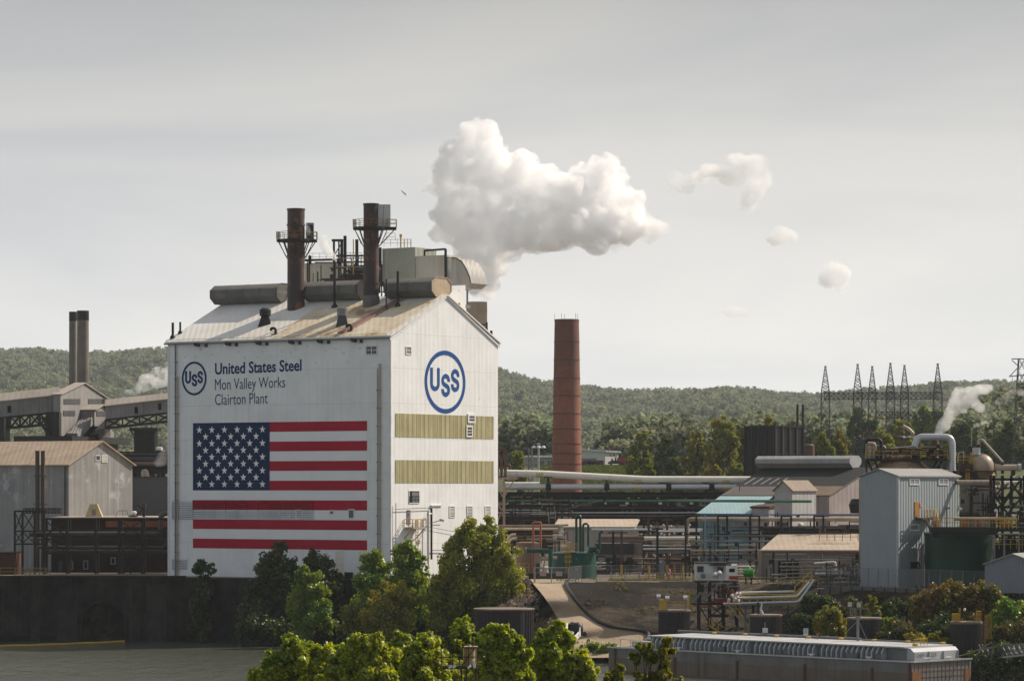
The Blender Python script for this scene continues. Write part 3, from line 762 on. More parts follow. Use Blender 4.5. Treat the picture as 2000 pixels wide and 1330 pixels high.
t = thing('control_cabinet', 'pale grey cabinet standing behind the taller stack on its platform', 'cabinet', (b2.x + 2.3, b2.y + 0.6, zp2))
mb = MB(); mb.box(b2.x + 1.0, b2.x + 3.0, b2.y - 0.4, b2.y + 1.4, zp2, zp2 + 3.5); mb.build('body', GALV, t)
mb = MB(); mb.box(b2.x + 1.9, b2.x + 1.96, b2.y - 0.43, b2.y - 0.4, zp2 + 0.2, zp2 + 3.3); mb.build('door_seam', GREYD, t)
t = thing('control_cabinet', 'dark cabinet with a black hatch on the left stack platform', 'cabinet', (b1.x + 2.6, b1.y + 0.6, zp1))
mb = MB(); mb.box(b1.x + 1.6, b1.x + 2.8, b1.y - 0.4, b1.y + 0.8, zp1, zp1 + 2.6); mb.build('body', GREYM, t)
mb = MB(); mb.box(b1.x + 1.9, b1.x + 2.7, b1.y - 0.44, b1.y - 0.4, zp1 + 0.3, zp1 + 2.2); mb.build('hatch', DARK, t)
def roof_pole(px, y0, y1, w, label, mat=DARK, name='vent_pipe'):
 b = roof_pt(px, y0, 0.2); r = w * b.y / F / 2
 t = thing(name, label, 'vent pipe', b)
 mb = MB(); mb.tube(b - Vector((0, 0, 0.3)), (b.x, b.y, Z(y1, b.y)), r); mb.build('pipe', mat, t)
 mb = MB(); mb.lathe(b.x, b.y, [(r * 2.4, b.z - 0.2), (r * 2.2, b.z + 0.25), (r, b.z + 0.6)], 12); mb.build('flashing', mat, t)
roof_pole(653.5, 601, 512, 5.5, 'black vent pipe standing on the roof between the stacks, steam leaving its top')
roof_pole(777, 599, 530, 5, 'black vent pipe on the roof between the taller stack and the tan-ended ventilator')
roof_pole(754.5, 606, 545, 3, 'thin dark post right beside the taller stack on the roof')
roof_pole(337.5, 661, 630, 5, 'thicker of two black pipes at the far left roof corner')
roof_pole(352, 652, 629, 4, 'thinner of two black pipes at the far left roof corner')
b = roof_pt(518, 634, 0.1)
t = thing('roof_vent', 'black square roof vent with round hood on the white roof', 'roof vent', b)
mb = MB(); s_ = 1.05
mb.hexa([(b.x - 1.1, b.y - 1.1, b.z - 0.5), (b.x + 1.1, b.y - 1.1, b.z - 0.5), (b.x + 1.1, b.y + 1.1, b.z - 0.5), (b.x - 1.1, b.y + 1.1, b.z - 0.5),
         (b.x - 0.6, b.y - 0.6, b.z + 1.2), (b.x + 0.6, b.y - 0.6, b.z + 1.2), (b.x + 0.6, b.y + 0.6, b.z + 1.2), (b.x - 0.6, b.y + 0.6, b.z + 1.2)]); mb.build('curb', DARK, t)
mb = MB(); mb.lathe(b.x, b.y, [(0.55, b.z + 1.2), (0.9, b.z + 1.4), (0.9, b.z + 2.3), (0.5, b.z + 2.6)], 16); mb.build('hood', DARK, t)
b = roof_pt(668.5, 635, 0.1)
t = thing('roof_vent', 'grey metal roof vent with wide round drum below the taller stack', 'roof vent', b)
mb = MB(); mb.hexa([(b.x - 1.0, b.y - 1.0, b.z - 0.5), (b.x + 1.0, b.y - 1.0, b.z - 0.5), (b.x + 1.0, b.y + 1.0, b.z - 0.5), (b.x - 1.0, b.y + 1.0, b.z - 0.5),
         (b.x - 0.6, b.y - 0.6, b.z + 1.3), (b.x + 0.6, b.y - 0.6, b.z + 1.3), (b.x + 0.6, b.y + 0.6, b.z + 1.3), (b.x - 0.6, b.y + 0.6, b.z + 1.3)]); mb.build('curb', GREYD, t)
mb = MB(); mb.lathe(b.x, b.y, [(0.5, b.z + 1.3), (0.8, b.z + 1.4), (0.8, b.z + 2.6), (0.7, b.z + 2.65)], 18); mb.build('drum', GREYM, t)
for px, py, lb in ((532, 655, 'small dark gooseneck vent near the eave, below the left stack'), (680, 649, 'small dark gooseneck vent near the eave, beside the pinkish duct')):
 b = roof_pt(px, py, 0.1)
 t = thing('gooseneck_vent', lb, 'roof vent', b)
 mb = MB(); mb.pipe([b + V(0.5, 0, -0.3), b + V(0.5, 0, 1.1), b + V(-0.2, 0, 1.1), b + V(-0.2, 0, 0.7)], 0.22); mb.build('pipe', DARK, t)
 mb = MB(); mb.box(b.x - 0.1, b.x + 1.1, b.y - 0.5, b.y + 0.5, b.z - 0.3, b.z + 0.2); mb.build('curb', DARK, t)
a, b = roof_pt(664, 651, 0.35), roof_pt(778, 586, 0.35)
PINK = M('pink_steel', (0.33, 0.20, 0.16), 0.6, (0.22, 0.13, 0.10), 0.5, rust=0.25)
t = thing('roof_duct', 'pinkish rusty duct running down the white roof slope past the taller stack', 'duct', a)
mb = MB(); mb.bar(a, b, 0.9, 0.5); mb.build('duct', PINK, t)
mb = MB(); mb.tube(a + V(1.2, 0, 0.3), b + V(1.2, 0, 0.5), 0.16); mb.build('side_pipe', PINK, t)
for px, py0, py1, lb in ((950, 640, 632, 'l'), ):
 p = FB.pt(FB.u_of(957), Z(652, 520), -0.6)
 t = thing('roof_bracket', 'dark pipe bracket standing on the far eave of the gable roof', 'bracket', p)
 mb = MB(); mb.bar(p, p + V(0, 0, 2.0), 0.3); mb.bar(p + V(0, 0, 1.6), p + V(-2.0, -0.3, 1.6), 0.18); mb.bar(p + V(0.7, 0.6, 0), p + V(0.7, 0.6, 0.7), 0.4); mb.build('bracket', DARK, t)
GL = Face(P(880, 950, 534), EL_, NL_)
gal = thing('conveyor_gallery', 'grey streaky conveyor gallery with rounded right end behind the roof ridge', 'conveyor gallery', GL.pt(0, Z(555, 534), -2))
def gz(px, py): return GL.at(px, py)
def gbox(name, px0, px1, yt, yb, mat, o0=-5.0, o1=0.0):
 ua, z1 = gz(px1, yt); ub, z0 = gz(px0, yb)
 return MB().fbox(GL, ua, ub, Z(yb, GL.d_of(ua)), z1, o0, o1).build(name, mat, gal)
CORRG = M('stained_sheet', (0.30, 0.31, 0.26), 0.6, (0.24, 0.25, 0.2), 0.2, streak=1.0, sc=(0.33, 0.19, 0.13), wave=(0.7, 0.03), rust=0.2, rustc=(0.34, 0.2, 0.14), rscale=0.2)
CORRP = M('pale_sheet', (0.44, 0.42, 0.36), 0.6, (0.36, 0.34, 0.29), 0.2, streak=0.9, sc=(0.3, 0.2, 0.12), wave=(0.7, 0.03))
gbox('tall_section', 748, 812, 483, 548, CORRG, -6, 0.2)
gbox('low_section', 812, 872, 498, 548, CORRP)
gbox('left_section', 594, 665, 511, 556, CORRP, -4.0, -0.2)
gbox('dark_section', 672, 748, 515, 556, GREYD, -4, -1)
prof = [(872, 503), (890, 504), (902, 511), (911, 526), (917, 541), (919, 553), (908, 562), (872, 562)]
mb = MB(); mb.slab(GL, [gz(*p) for p in prof], -5, -0.05); mb.build('rounded_end', CORR, gal)
mb = MB()
for p, q_ in zip(prof[:5], prof[1:6]): mb.bar(GL.pt(*gz(*p), 0.0), GL.pt(*gz(*q_), 0.0), 0.16)
mb.build('end_rim', DARK, gal)
mb = MB()
for x, y0, y1, w in ((676, 461, 560, 0.5), (699, 468, 560, 0.5), (664, 472, 560, 0.25), (668, 470, 560, 0.2)):
 u, z = gz(x, y0); mb.bar(GL.pt(u, z, 0.3), GL.pt(u, Z(y1, GL.d_of(u)), 0.3), w)
for (x0, y0), (x1, y1), w in (((652, 470), (672, 470), 0.4), ((655, 470), (655, 512), 0.35), ((671, 470), (671, 512), 0.35), ((660, 500), (712, 500), 0.3), ((594, 509), (672, 507), 0.35), ((672, 512), (748, 512), 0.25),
                          ((655, 500), (671, 474), 0.12), ((744, 484), (744, 556), 0.7), ((674, 530), (740, 530), 0.3), ((672, 548), (748, 548), 0.3), ((676, 512), (699, 548), 0.15), ((699, 512), (676, 548), 0.15), ((699, 512), (720, 548), 0.15), ((832, 490), (873, 487), 0.3), ((832, 490), (832, 500), 0.3), ((873, 487), (873, 545), 0.4)):
 mb.bar(GL.pt(*gz(x0, y0), 0.4), GL.pt(*gz(x1, y1), 0.4), w)
mb.build('support_frame', DARK, gal)
mb = MB()
for x0, x1, y in ((596, 662, 509), (672, 704, 508), (748, 800, 482), (752, 770, 470)):
 mb.rail([GL.pt(*gz(x0, y), -0.3), GL.pt(*gz(x1, y), -0.3)], 1.2, 1.3, 0.06)
mb.build('railing', M('pale_yellow_rail', (0.45, 0.38, 0.2), 0.6), gal)
mb = MB()
u, z = gz(695, 468); mb.bar(GL.pt(u, z, 0.7), GL.pt(u, Z(555, GL.d_of(u)), 0.7), 0.16)
u, z = gz(776, 463); mb.bar(GL.pt(u, z, -1), GL.pt(u, Z(483, GL.d_of(u)), -1), 0.22); mb.box(*(lambda p: (p.x - .2, p.x + .2, p.y - .2, p.y + .2, p.z, p.z + .5))(GL.pt(u, z, -1)))
for x in (783, 789, 796): u, z = gz(x, 466); mb.bar(GL.pt(u, z, -1), GL.pt(u, Z(483, GL.d_of(u)), -1), 0.1)
mb.build('lamp_posts', YEL, gal)
mb = MB()
for x in (592, 604, 618, 742, 752, 762, 772):
 u, z = gz(x, 548); mb.bar(GL.pt(u, z, -0.5), GL.pt(u, Z(596, GL.d_of(u)), -0.5), 0.22)
for (x0, y0), (x1, y1) in (((592, 552), (620, 590)), ((604, 552), (628, 588)), ((742, 552), (762, 590)), ((762, 552), (742, 590)), ((752, 552), (774, 585)), ((772, 550), (752, 586)), ((592, 570), (630, 570)), ((742, 570), (790, 570))):
 mb.bar(GL.pt(*gz(x0, y0), -0.5), GL.pt(*gz(x1, y1), -0.5), 0.18)
mb.build('under_truss', DARK, gal)
PH = Face(FB.pt(FB.u_of(893), 0, -2.2), ER_, NR_)
pent = thing('roof_penthouse', 'small white penthouse with peeling paint on the far roof slope', 'penthouse', PH.pt(0, Z(610, 515), -2))
mb = MB(); u1 = PH.u_of(909)
mb.slab(PH, [(0, Z(612, PH.d_of(0))), (u1, Z(640, PH.d_of(u1))), (u1, Z(557, PH.d_of(u1))), (0, Z(575, PH.d_of(0)))], -5, 0)
mb.build('wall', M('peeling_wall', (0.74, 0.74, 0.72), 0.6, (0.7, 0.7, 0.68), 0.3, rust=0.22, rustc=(0.07, 0.06, 0.055), rscale=0.9), pent)
MB().prect(PH, 892.6, 592, 898, 600, 0.01, 0.06).build('window', DARKIN, pent)
mb = MB()
for y in (563, 598): mb.bar(PH.pt(u1 - 0.2, Z(y, PH.d_of(u1)), -0.5), PH.pt(u1 + 1.8, Z(y, PH.d_of(u1)), -0.5), 0.5)
mb.bar(PH.pt(u1 + 1.3, Z(560, PH.d_of(u1)), -0.5), PH.pt(u1 + 1.3, Z(625, PH.d_of(u1)), -0.5), 0.3)
mb.build('bracket', GREYM, pent)
qs = thing('quench_stack', 'short tan concrete stack behind the gable, pouring out the big white steam cloud', 'chimney', (X(932, 610), 610, G))
mb = MB(); r = 19.5 * 610 / F
prof = [(r * 1.1, G)]
for z in range(4): zz = lerp(G + 20, Z(590, 610), z / 3.2); prof += [(r, zz), (r * 1.02, zz + 0.02), (r * 1.02, zz + 0.3), (r, zz + 0.32)]
prof += [(r, Z(590, 610)), (r * 0.88, Z(590, 610)), (r * 0.88, Z(590, 610) - 5)]
mb.lathe(X(932, 610), 610, prof, 32, cap=False); mb.build('shaft', M('tan_stack', (0.40, 0.31, 0.22), 0.8, (0.30, 0.23, 0.165), 0.3, streak=0.5), qs)
# -- terrain, river, hills
EDGE = [(-25, 497), (-14, 492), (-5, 484), (3, 480), (10, 490), (33, 493), (40, 478), (47, 458), (70, 436), (100, 425), (300, 330)]
SHORE = [(-30, 494), (-12, 472), (0, 457), (8, 447), (12, 443), (21, 446), (32, 432), (44, 420), (55, 410), (70, 397), (100, 375), (300, 250)]
WALLY = [(-400, 506), (-45, 506), (-27, 498), (-10, 489)]
RIDGE = [(-700, 700), (-100, 690), (0, 689), (60, 687), (130, 697), (200, 696), (328, 692), (500, 700), (800, 708), (975, 728), (1040, 747), (1100, 758), (1150, 764), (1250, 773), (1350, 770), (1440, 763),
         (1520, 774), (1580, 776), (1650, 774), (1750, 766), (1850, 756), (1920, 752), (2000, 752), (2700, 760)]
BERM = [(436, 7.6, .6), (448, 7.5, 2.0), (455.5, 7.2, 4.2), (459, 6.0, 5.9), (462, 4.4, 8.3), (478, 3.1, 9.4), (482, 2.7, 9.5)]
def h2(x, y): return 0.5 * math.sin(x * 0.9 + 1.3 * math.sin(y * 0.31)) * math.cos(y * 0.7 + x * 0.2)
def smooth(t): t = min(1, max(0, t)); return t * t * (3 - 2 * t)
HILL0, HILL1 = 2100.0, 5600.0
def zhill(px, d):
 zr = Z(interp(px, RIDGE) + 24, HILL1)
 t = (d - HILL0) / (HILL1 - HILL0)
 base = 29.6
 bump = 6 * math.sin(px * 0.013 + d * 0.0021) + 4 * math.sin(px * 0.031 - d * 0.004)
 return base + (zr - base) * (0.35 * t + 0.65 * smooth(t)) + bump * smooth(t * 3) * (1 - smooth(t * 2 - 1))
def zground(x, d):
 px = x / d * F + 1000
 if x < -12.0:
  w = interp(x, WALLY)
  if d < 780: return G if d > w + 1.2 else -3.0
 elif d < 560:
  e, s = interp(x, EDGE), interp(x, SHORE)
  t = (d - s) / max(e - s, 1)
  if t < 0: return max(-3.0, 0.3 + t * 20)
  if t < 1:
   z = 0.3 + (G - 0.3) * (0.7 * t + 0.3 * smooth(t))
   z += h2(x, d) * 0.5 * math.sin(math.pi * t)
   if 438 < d < 482:
    xl = interp(d, [(a, b) for a, b, _ in BERM]); zl = interp(d, [(a, c) for a, _, c in BERM])
    if -9 < x - xl < 3: z = max(z, zl - .25 - .5 * max(0, xl - x))
   return z
  return G
 if d < 780: return G
 if d < HILL0:
  return lerp(G, 29.6, smooth((d - 780) / 260.0)) if d < 1040 else lerp(29.6, 31.0, (d - 1040) / (HILL0 - 1040))
 return zhill(px, d)
pxs = np.arange(-700, 2701, 14.0)
ds = list(np.arange(396, 540, 1.3)) + list(np.arange(540, 800, 13)) + list(np.arange(800, 1250, 25)) + list(np.arange(1250, 5700, 70)) + [6000, 7000, 7600]
GV, GM_ = [], []
for d in ds:
 for px in pxs:
  x = X(px, d)
  z = zground(x, d) if d <= HILL1 else zhill(px, HILL1) - (d - HILL1) * 0.05
  GV.append((x, d, z))
nx_ = len(pxs)
GF = [(j * nx_ + i, j * nx_ + i + 1, (j + 1) * nx_ + i + 1, (j + 1) * nx_ + i) for j in range(len(ds) - 1) for i in range(nx_ - 1)]
def gface(f):
 x = sum(GV[i][0] for i in f) / 4; d = sum(GV[i][1] for i in f) / 4; z = sum(GV[i][2] for i in f) / 4
 if d < 560 and z < G - 0.05: return 1
 if d < 780: return 0
 return 2
SOIL = M('bank_soil', (0.042, 0.035, 0.029), 0.95, (0.013, 0.012, 0.011), 0.13, bump=0.6, spec=0.1, rust=0.5, rustc=(0.12, 0.093, 0.065), rscale=0.05)
YARD = M('yard', (0.19, 0.155, 0.115), 0.95, (0.10, 0.085, 0.07), 0.12, bump=0.1)
MEAD = M('meadow_floor', (0.075, 0.095, 0.03), 0.95, (0.05, 0.065, 0.025), 0.05)
mb = MB()
for f in GF:
 mb.f.append(f); mb.m.append(gface(f))
mb.v = GV
ground = tag(mb.build('ground', [YARD, SOIL, MEAD], None, V(0, 480, 0), angle=60), 'works yard, dark earth bank and rising land behind the plant', 'ground', kind='structure')
def zbank(x, y): return 1.0 + 18.5 * smooth((215 - y) / 190.0) + 0.5 * h2(x * 0.3, y * 0.3) - 3 * smooth((y - 225) / 20)
xs = np.arange(-180, 181, 8.0); ys = np.arange(-80, 250, 6.0)
mb = MB(); mb.v = [(x, y, zbank(x, y)) for y in ys for x in xs]
mb.f = [(j * len(xs) + i, j * len(xs) + i + 1, (j + 1) * len(xs) + i + 1, (j + 1) * len(xs) + i) for j in range(len(ys) - 1) for i in range(len(xs) - 1)]
mb.m = [0] * len(mb.f)
tag(mb.build('near_bank', MEAD, None, V(0, 100, 0), angle=60), 'grassy near river bank below the viewpoint', 'ground', kind='structure')
m, nd, lk, out = nt('river_water')
bs = nd.new('ShaderNodeBsdfPrincipled'); lk.new(bs.outputs[0], out.inputs['Surface'])
bs.inputs['Base Color'].default_value = (0.085, 0.09, 0.07, 1); bs.inputs['Roughness'].default_value = 0.12; bs.inputs['IOR'].default_value = 1.33
tc = nd.new('ShaderNodeTexCoord').outputs['Object']
n1 = noise(nd, lk, tc, 0.35, 5, 0.7, (1.0, 0.3, 1)); n2 = noise(nd, lk, tc, 1.7, 4, 0.65, (1.0, 0.35, 1)); n0 = noise(nd, lk, tc, 0.02, 3, 0.5)
hsum = math1(nd, lk, 'ADD', math1(nd, lk, 'MULTIPLY', n1, 1.3), math1(nd, lk, 'MULTIPLY', n2, 0.5))
hsum = math1(nd, lk, 'MULTIPLY', hsum, maprange(nd, lk, n0, 0.3, 0.7, 0.35, 1.0))
bp = nd.new('ShaderNodeBump'); bp.inputs['Distance'].default_value = 1.0; bp.inputs['Strength'].default_value = 1.0
lk.new(hsum, bp.inputs['Height']); lk.new(bp.outputs[0], bs.inputs['Normal'])
WATER = m
mb = MB(); mb.add([(-420, 150, 0), (420, 150, 0), (420, 560, 0), (-420, 560, 0)], [(0, 1, 2, 3)])
tag(mb.build('river', WATER, None, V(0, 400, 0)), 'dark olive river water with fine ripples', 'river', kind='structure')
def wall_block(pts, z0, z1, th, mat, name, label):
 mb = MB()
 for (x0, y0), (x1, y1) in zip(pts, pts[1:]):
  mb.hexa([(x0, y0, z0), (x1, y1, z0), (x1, y1 + th, z0), (x0, y0 + th, z0), (x0, y0, z1), (x1, y1, z1), (x1, y1 + th, z1), (x0, y0 + th, z1)])
 return tag(mb.build(name, mat), label, 'wall')
qw = thing('river_wall', 'stained dark concrete river wall with a round culvert arch, left of and below the factory', 'river wall', (-62, 508, -2))
WF = Face((-130, 506), (1, 0), (0, -1))
ac = WF.u_of(203); ar = 3.3; zs = 2.4
arcp = [(ac + ar * math.cos(t), zs + ar * 1.05 * math.sin(t)) for t in [math.pi * k / 16 for k in range(17)]]
left = [(0, -3), (ac - ar, -3)] + arcp[::-1] + [(ac + ar, -3), (80.5, -3), (80.5, G + 0.1), (0, G + 0.1)]
mb = MB(); mb.slab(WF, left, -4.0, 0.0)
mb.hexa([(-49.5, 506, -3), (-27, 498, -3), (-27, 502, -3), (-49.5, 510, -3), (-49.5, 506, G + .1), (-27, 498, G + .1), (-27, 502, G + .1), (-49.5, 510, G + .1)])
mb.hexa([(-27, 498, -3), (-8, 486, -3), (-8, 490, -3), (-27, 502, -3), (-27, 498, G + .1), (-8, 486, G + .1), (-8, 490, G + .1), (-27, 502, G + .1)])
mb.build('wall', CONC, qw)
MB().fbox(WF, ac - ar - .5, ac + ar + .5, -3, zs + ar * 1.05 + .3, -4.3, -3.2).build('culvert_shade', DARKIN, qw)  # near-black sheet painted in for the shade inside the arch
mb = MB()                              # arch ring and coping
ribbon(mb, WF, [(ac - ar - 0.3, -3)] + [(ac + (ar + 0.3) * math.cos(math.pi - t), zs + (ar * 1.05 + 0.3) * math.sin(t)) for t in [math.pi * k / 16 for k in range(17)]] + [(ac + ar + 0.3, -3)], 0.5, 0.003, 0.15, 1)
mb.build('arch_ring', CONC, qw)
PIERM = M('wall_pier', (0.065, 0.058, 0.049), 0.95, (0.025, 0.023, 0.02), 0.3, streak=1.0, sc=(0.02, 0.018, 0.016), bump=0.2, spec=0.1)
for a, b, zt_ in ((244, 262, 9.3), (286, 324, 8.6), (60, 78, 7.0), (112, 150, 8.0)):
 MB().fbox(WF, WF.u_of(a), WF.u_of(b), -2, zt_, .003, .12).build('patch', PIERM, qw)
MB().fbox(WF, 0, ac - ar - 1, -2, .9, .003, .1).build('tide_band', DARKIN, qw)
mb = MB(); mb.fbox(WF, 0, 80.4, G + 0.1, G + 0.45, -0.9, 0.25); mb.build('coping', CONC, qw)
mb = MB()
for px in (262, 330, 352, 372, 430, 470):
 u = WF.u_of(px); mb.fbox(WF, u - 0.25, u + 0.25, -2, G, 0.003, 0.2)
mb.build('buttress', CONC, qw)
mb = MB(); n = 40
pts = [P(lerp(-40, 245, i / n), 0, 1) for i in range(n + 1)]
pts = []
for i in range(n + 1):
 px = lerp(-60, 243, i / n); y = 488 + 16 * (i / n) ** 1.5 + 0.5 * math.sin(i * 0.7)
 pts.append((X(px, y), y, 0.06))
mb.sweep(pts, 0.2, 6); tag(mb.build('floating_boom', YEL), 'thin yellow floating boom on the water below the culvert wall', 'floating boom')
LE = [(1036, 1132, 9.55), (1042, 1141, 9.45), (1062, 1165, 8.3), (1085, 1200, 5.9), (1103, 1228, 4.2), (1108, 1262, 1.9), (1112, 1285, 0.6)]
RE = [(1112, 1130, 9.55), (1102, 1141, 9.45), (1114, 1165, 8.3), (1143, 1200, 5.9), (1182, 1224, 4.4), (1262, 1240, 3.3), (1228, 1284, 0.8)]
def pz(px, py, z): d = (H - z) * F / (py - HZ); return V(X(px, d), d, z)
def catm(pts, k=8):
 out = []
 for i in range(len(pts) - 1):
  p0, p1, p2, p3 = pts[max(i - 1, 0)], pts[i], pts[i + 1], pts[min(i + 2, len(pts) - 1)]
  for j in range(k):
   t = j / k
   out.append(0.5 * ((2 * p1) + (p2 - p0) * t + (2 * p0 - 5 * p1 + 4 * p2 - p3) * t * t + (3 * p1 - p0 - 3 * p2 + p3) * t ** 3))
 return out + [pts[-1]]
L_, R_ = catm([pz(*p) for p in LE]), catm([pz(*p) for p in RE])
mb = MB(); vs, fs = [], []
NW = 8
for a, b in zip(L_, R_):
 for k in range(NW + 1):
  p = a.lerp(b, k / NW); g = zground(p.x, p.y)
  p.z = max(p.z, g + 0.12) + 0.05; vs.append(p)
for i in range(len(L_) - 1):
 for k in range(NW): a = i * (NW + 1) + k; fs.append((a, a + 1, a + NW + 2, a + NW + 1))
mb.add(vs, fs)
ROADM = M('dirt_road', (0.42, 0.325, 0.225), 0.95, (0.30, 0.23, 0.16), 0.25, bump=0.15, rust=0.12, rustc=(0.12, 0.095, 0.07))
tag(mb.build('ramp_road', ROADM, None, None, angle=60), 'pale dirt ramp curving from the fence gate down to the river', 'road', kind='structure')
mb = MB(); mb.sweep([p + V(0.25, 0, 0.25) for p in R_[8:-6]], 0.28, 6)
tag(mb.build('hose', DARK), 'thick black hose lying along the edge of the dirt ramp', 'hose')
def leaf_arrays(pos, size, rng, out=None, up=0.0, elong=1.25):
 n = len(pos)
 nrm = rng.normal(size=(n, 3)); nrm[:, 2] = np.abs(nrm[:, 2]) * (1 + up)
 if out is not None: nrm = nrm * 1.0 + out * 0.5
 nrm /= np.linalg.norm(nrm, axis=1, keepdims=True) + 1e-9
 t = rng.normal(size=(n, 3)); t -= nrm * (t * nrm).sum(1, keepdims=True); t /= np.linalg.norm(t, axis=1, keepdims=True) + 1e-9
 b = np.cross(nrm, t)
 s = size * rng.uniform(0.6, 1.35, size=(n, 1))
 bend = nrm * s * rng.uniform(-0.25, 0.25, size=(n, 1))
 return np.stack([pos - t * s * elong * 0.5 + bend, pos - b * s * 0.5, pos + t * s * elong * 0.5 + bend, pos + b * s * 0.5], 1).reshape(-1, 3)
def quads_mesh(name, v, mat):
 me = bpy.data.meshes.new(name); n = len(v) // 4
 me.vertices.add(len(v)); me.vertices.foreach_set('co', np.ascontiguousarray(v, dtype=np.float32).ravel())
 me.loops.add(len(v)); me.loops.foreach_set('vertex_index', np.arange(len(v), dtype=np.int32))
 me.polygons.add(n); me.polygons.foreach_set('loop_start', np.arange(0, len(v), 4, dtype=np.int32))
 me.polygons.foreach_set('loop_total', np.full(n, 4, dtype=np.int32))
 me.materials.append(mat); me.update(calc_edges=True); me.validate()
 return me
def crown_points(blobs, n, rng, lumps=7, lump_r=0.42, inner=0.25):
 """leaf positions on lumpy clusters: every blob carries smaller clusters over its surface"""
 subs, w = [], []
 for (c, r) in blobs:
  c, r = np.array(c, float), np.array(r, float)
  for k in range(lumps):
   d = rng.normal(size=3); d /= np.linalg.norm(d)
   q = rng.uniform(0.55, 1.02) if rng.random() > inner else rng.uniform(0.1, 0.5)
   sr = lump_r * rng.uniform(0.65, 1.25) * r
   subs.append((c + d * r * q, sr)); w.append(float(np.mean(sr)) ** 2)
 w = np.array(w); w /= w.sum()
 idx = rng.choice(len(subs), size=n, p=w)
 C = np.array([s[0] for s in subs])[idx]; R = np.array([s[1] for s in subs])[idx]
 d = rng.normal(size=(n, 3)); d /= np.linalg.norm(d, axis=1, keepdims=True)
 rad = 1.3 - 1.0 * rng.random((n, 1)) ** 1.35
 return C + d * R * rad, d
def crown_mesh(name, seed, mat, n=1000, size=0.10):
 rng = np.random.default_rng(seed)
 blobs = [((0, 0, 0.75), (0.42, 0.42, 0.38))]
 for k in range(5): blobs.append(((rng.uniform(-.28, .28), rng.uniform(-.28, .28), rng.uniform(0.4, 1.0)), (rng.uniform(.22, .34),) * 2 + (rng.uniform(.2, .3),)))
 p, d = crown_points(blobs, n, rng, 6)
 return quads_mesh(name, leaf_arrays(p, size, rng, d), mat)
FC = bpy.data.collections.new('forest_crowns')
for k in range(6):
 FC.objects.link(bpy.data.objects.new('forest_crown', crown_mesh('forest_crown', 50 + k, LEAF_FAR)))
def forest_tree(coll, smin, smax):
 ng = bpy.data.node_groups.new('forest', 'GeometryNodeTree')
 ng.interface.new_socket('Geometry', in_out='INPUT', socket_type='NodeSocketGeometry')
 ng.interface.new_socket('Geometry', in_out='OUTPUT', socket_type='NodeSocketGeometry')
 N, Lk = ng.nodes, ng.links
 gi, go = N.new('NodeGroupInput'), N.new('NodeGroupOutput')
 iop = N.new('GeometryNodeInstanceOnPoints'); ci = N.new('GeometryNodeCollectionInfo')
 ci.inputs['Collection'].default_value = coll; ci.inputs['Separate Children'].default_value = True; ci.inputs['Reset Children'].default_value = True
 iop.inputs['Pick Instance'].default_value = True
 rs = N.new('FunctionNodeRandomValue'); rs.data_type = 'FLOAT'
 rs.inputs[2].default_value = smin; rs.inputs[3].default_value = smax
 ri = N.new('FunctionNodeRandomValue'); ri.data_type = 'INT'; ri.inputs[4].default_value = 0; ri.inputs[5].default_value = 5
 rr = N.new('FunctionNodeRandomValue'); rr.data_type = 'FLOAT_VECTOR'; rr.inputs[0].default_value = (0, 0, 0); rr.inputs[1].default_value = (0.1, 0.1, 6.28)
 Lk.new(gi.outputs[0], iop.inputs['Points']); Lk.new(ci.outputs[0], iop.inputs['Instance'])
 Lk.new(ri.outputs[2], iop.inputs['Instance Index']); Lk.new(rs.outputs[1], iop.inputs['Scale']); Lk.new(rr.outputs[0], iop.inputs['Rotation'])
 Lk.new(iop.outputs[0], go.inputs[0])
 return ng
def forest(name, label, pts, smin, smax, loc):
 me = bpy.data.meshes.new(name); me.from_pydata([(p[0] - loc[0], p[1] - loc[1], p[2] - loc[2]) for p in pts], [], [])
 o = bpy.data.objects.new(name, me); COL.objects.link(o); o.location = loc
 md = o.modifiers.new('forest', 'NODES'); md.node_group = forest_tree(FC, smin, smax)
 return tag(o, label, 'forest', kind='stuff')
rng = np.random.default_rng(7)
def hill_pts(px0, px1, d0, d1, step):
 out = []
 d = d0
 while d < d1:
  st = step * (0.75 + 0.5 * (d - d0) / (d1 - d0))
  for x in np.arange(X(px0, d), X(px1, d), st):
   xx, dd = x + rng.uniform(-.45, .45) * st, d + rng.uniform(-.45, .45) * st
   z = zhill(xx / dd * F + 1000, dd) if dd > HILL0 else zground(xx, dd)
   out.append((xx, dd, z - 2.0))
  d += st
 return out
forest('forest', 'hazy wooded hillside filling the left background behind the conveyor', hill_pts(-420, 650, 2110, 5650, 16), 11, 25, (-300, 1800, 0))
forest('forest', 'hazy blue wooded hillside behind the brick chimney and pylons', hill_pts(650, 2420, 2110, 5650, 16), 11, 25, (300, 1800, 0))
def zspur(px, d): return interp(px, [(1780, 935), (1860, 895), (1920, 855), (1960, 838), (2010, 830), (2300, 800)])
sp = []
for d in np.arange(1020, 1240, 9.0):
 for px in np.arange(1780, 2260, 6.0):
  ztop = Z(zspur(px, 0), 1230)
  z = lerp(31, ztop, smooth((d - 1010) / 220))
  sp.append((X(px, d) + rng.uniform(-3, 3), d + rng.uniform(-3, 3), z - 6 + rng.uniform(-2, 2)))
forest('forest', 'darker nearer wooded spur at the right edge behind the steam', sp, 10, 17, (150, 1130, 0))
tr = []
for d in np.arange(1120, 1250, 11.0):
 for px in list(np.arange(960, 1070, 7.0)) + list(np.arange(1215, 1800, 7.0)):
  tr.append((X(px, d) + rng.uniform(-4, 4), d + rng.uniform(-4, 4), 24 + rng.uniform(-3, 1) + max(0, (d - 1120)) * 0.05))
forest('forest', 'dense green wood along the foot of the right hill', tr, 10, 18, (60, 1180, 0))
rng2 = np.random.default_rng(3)
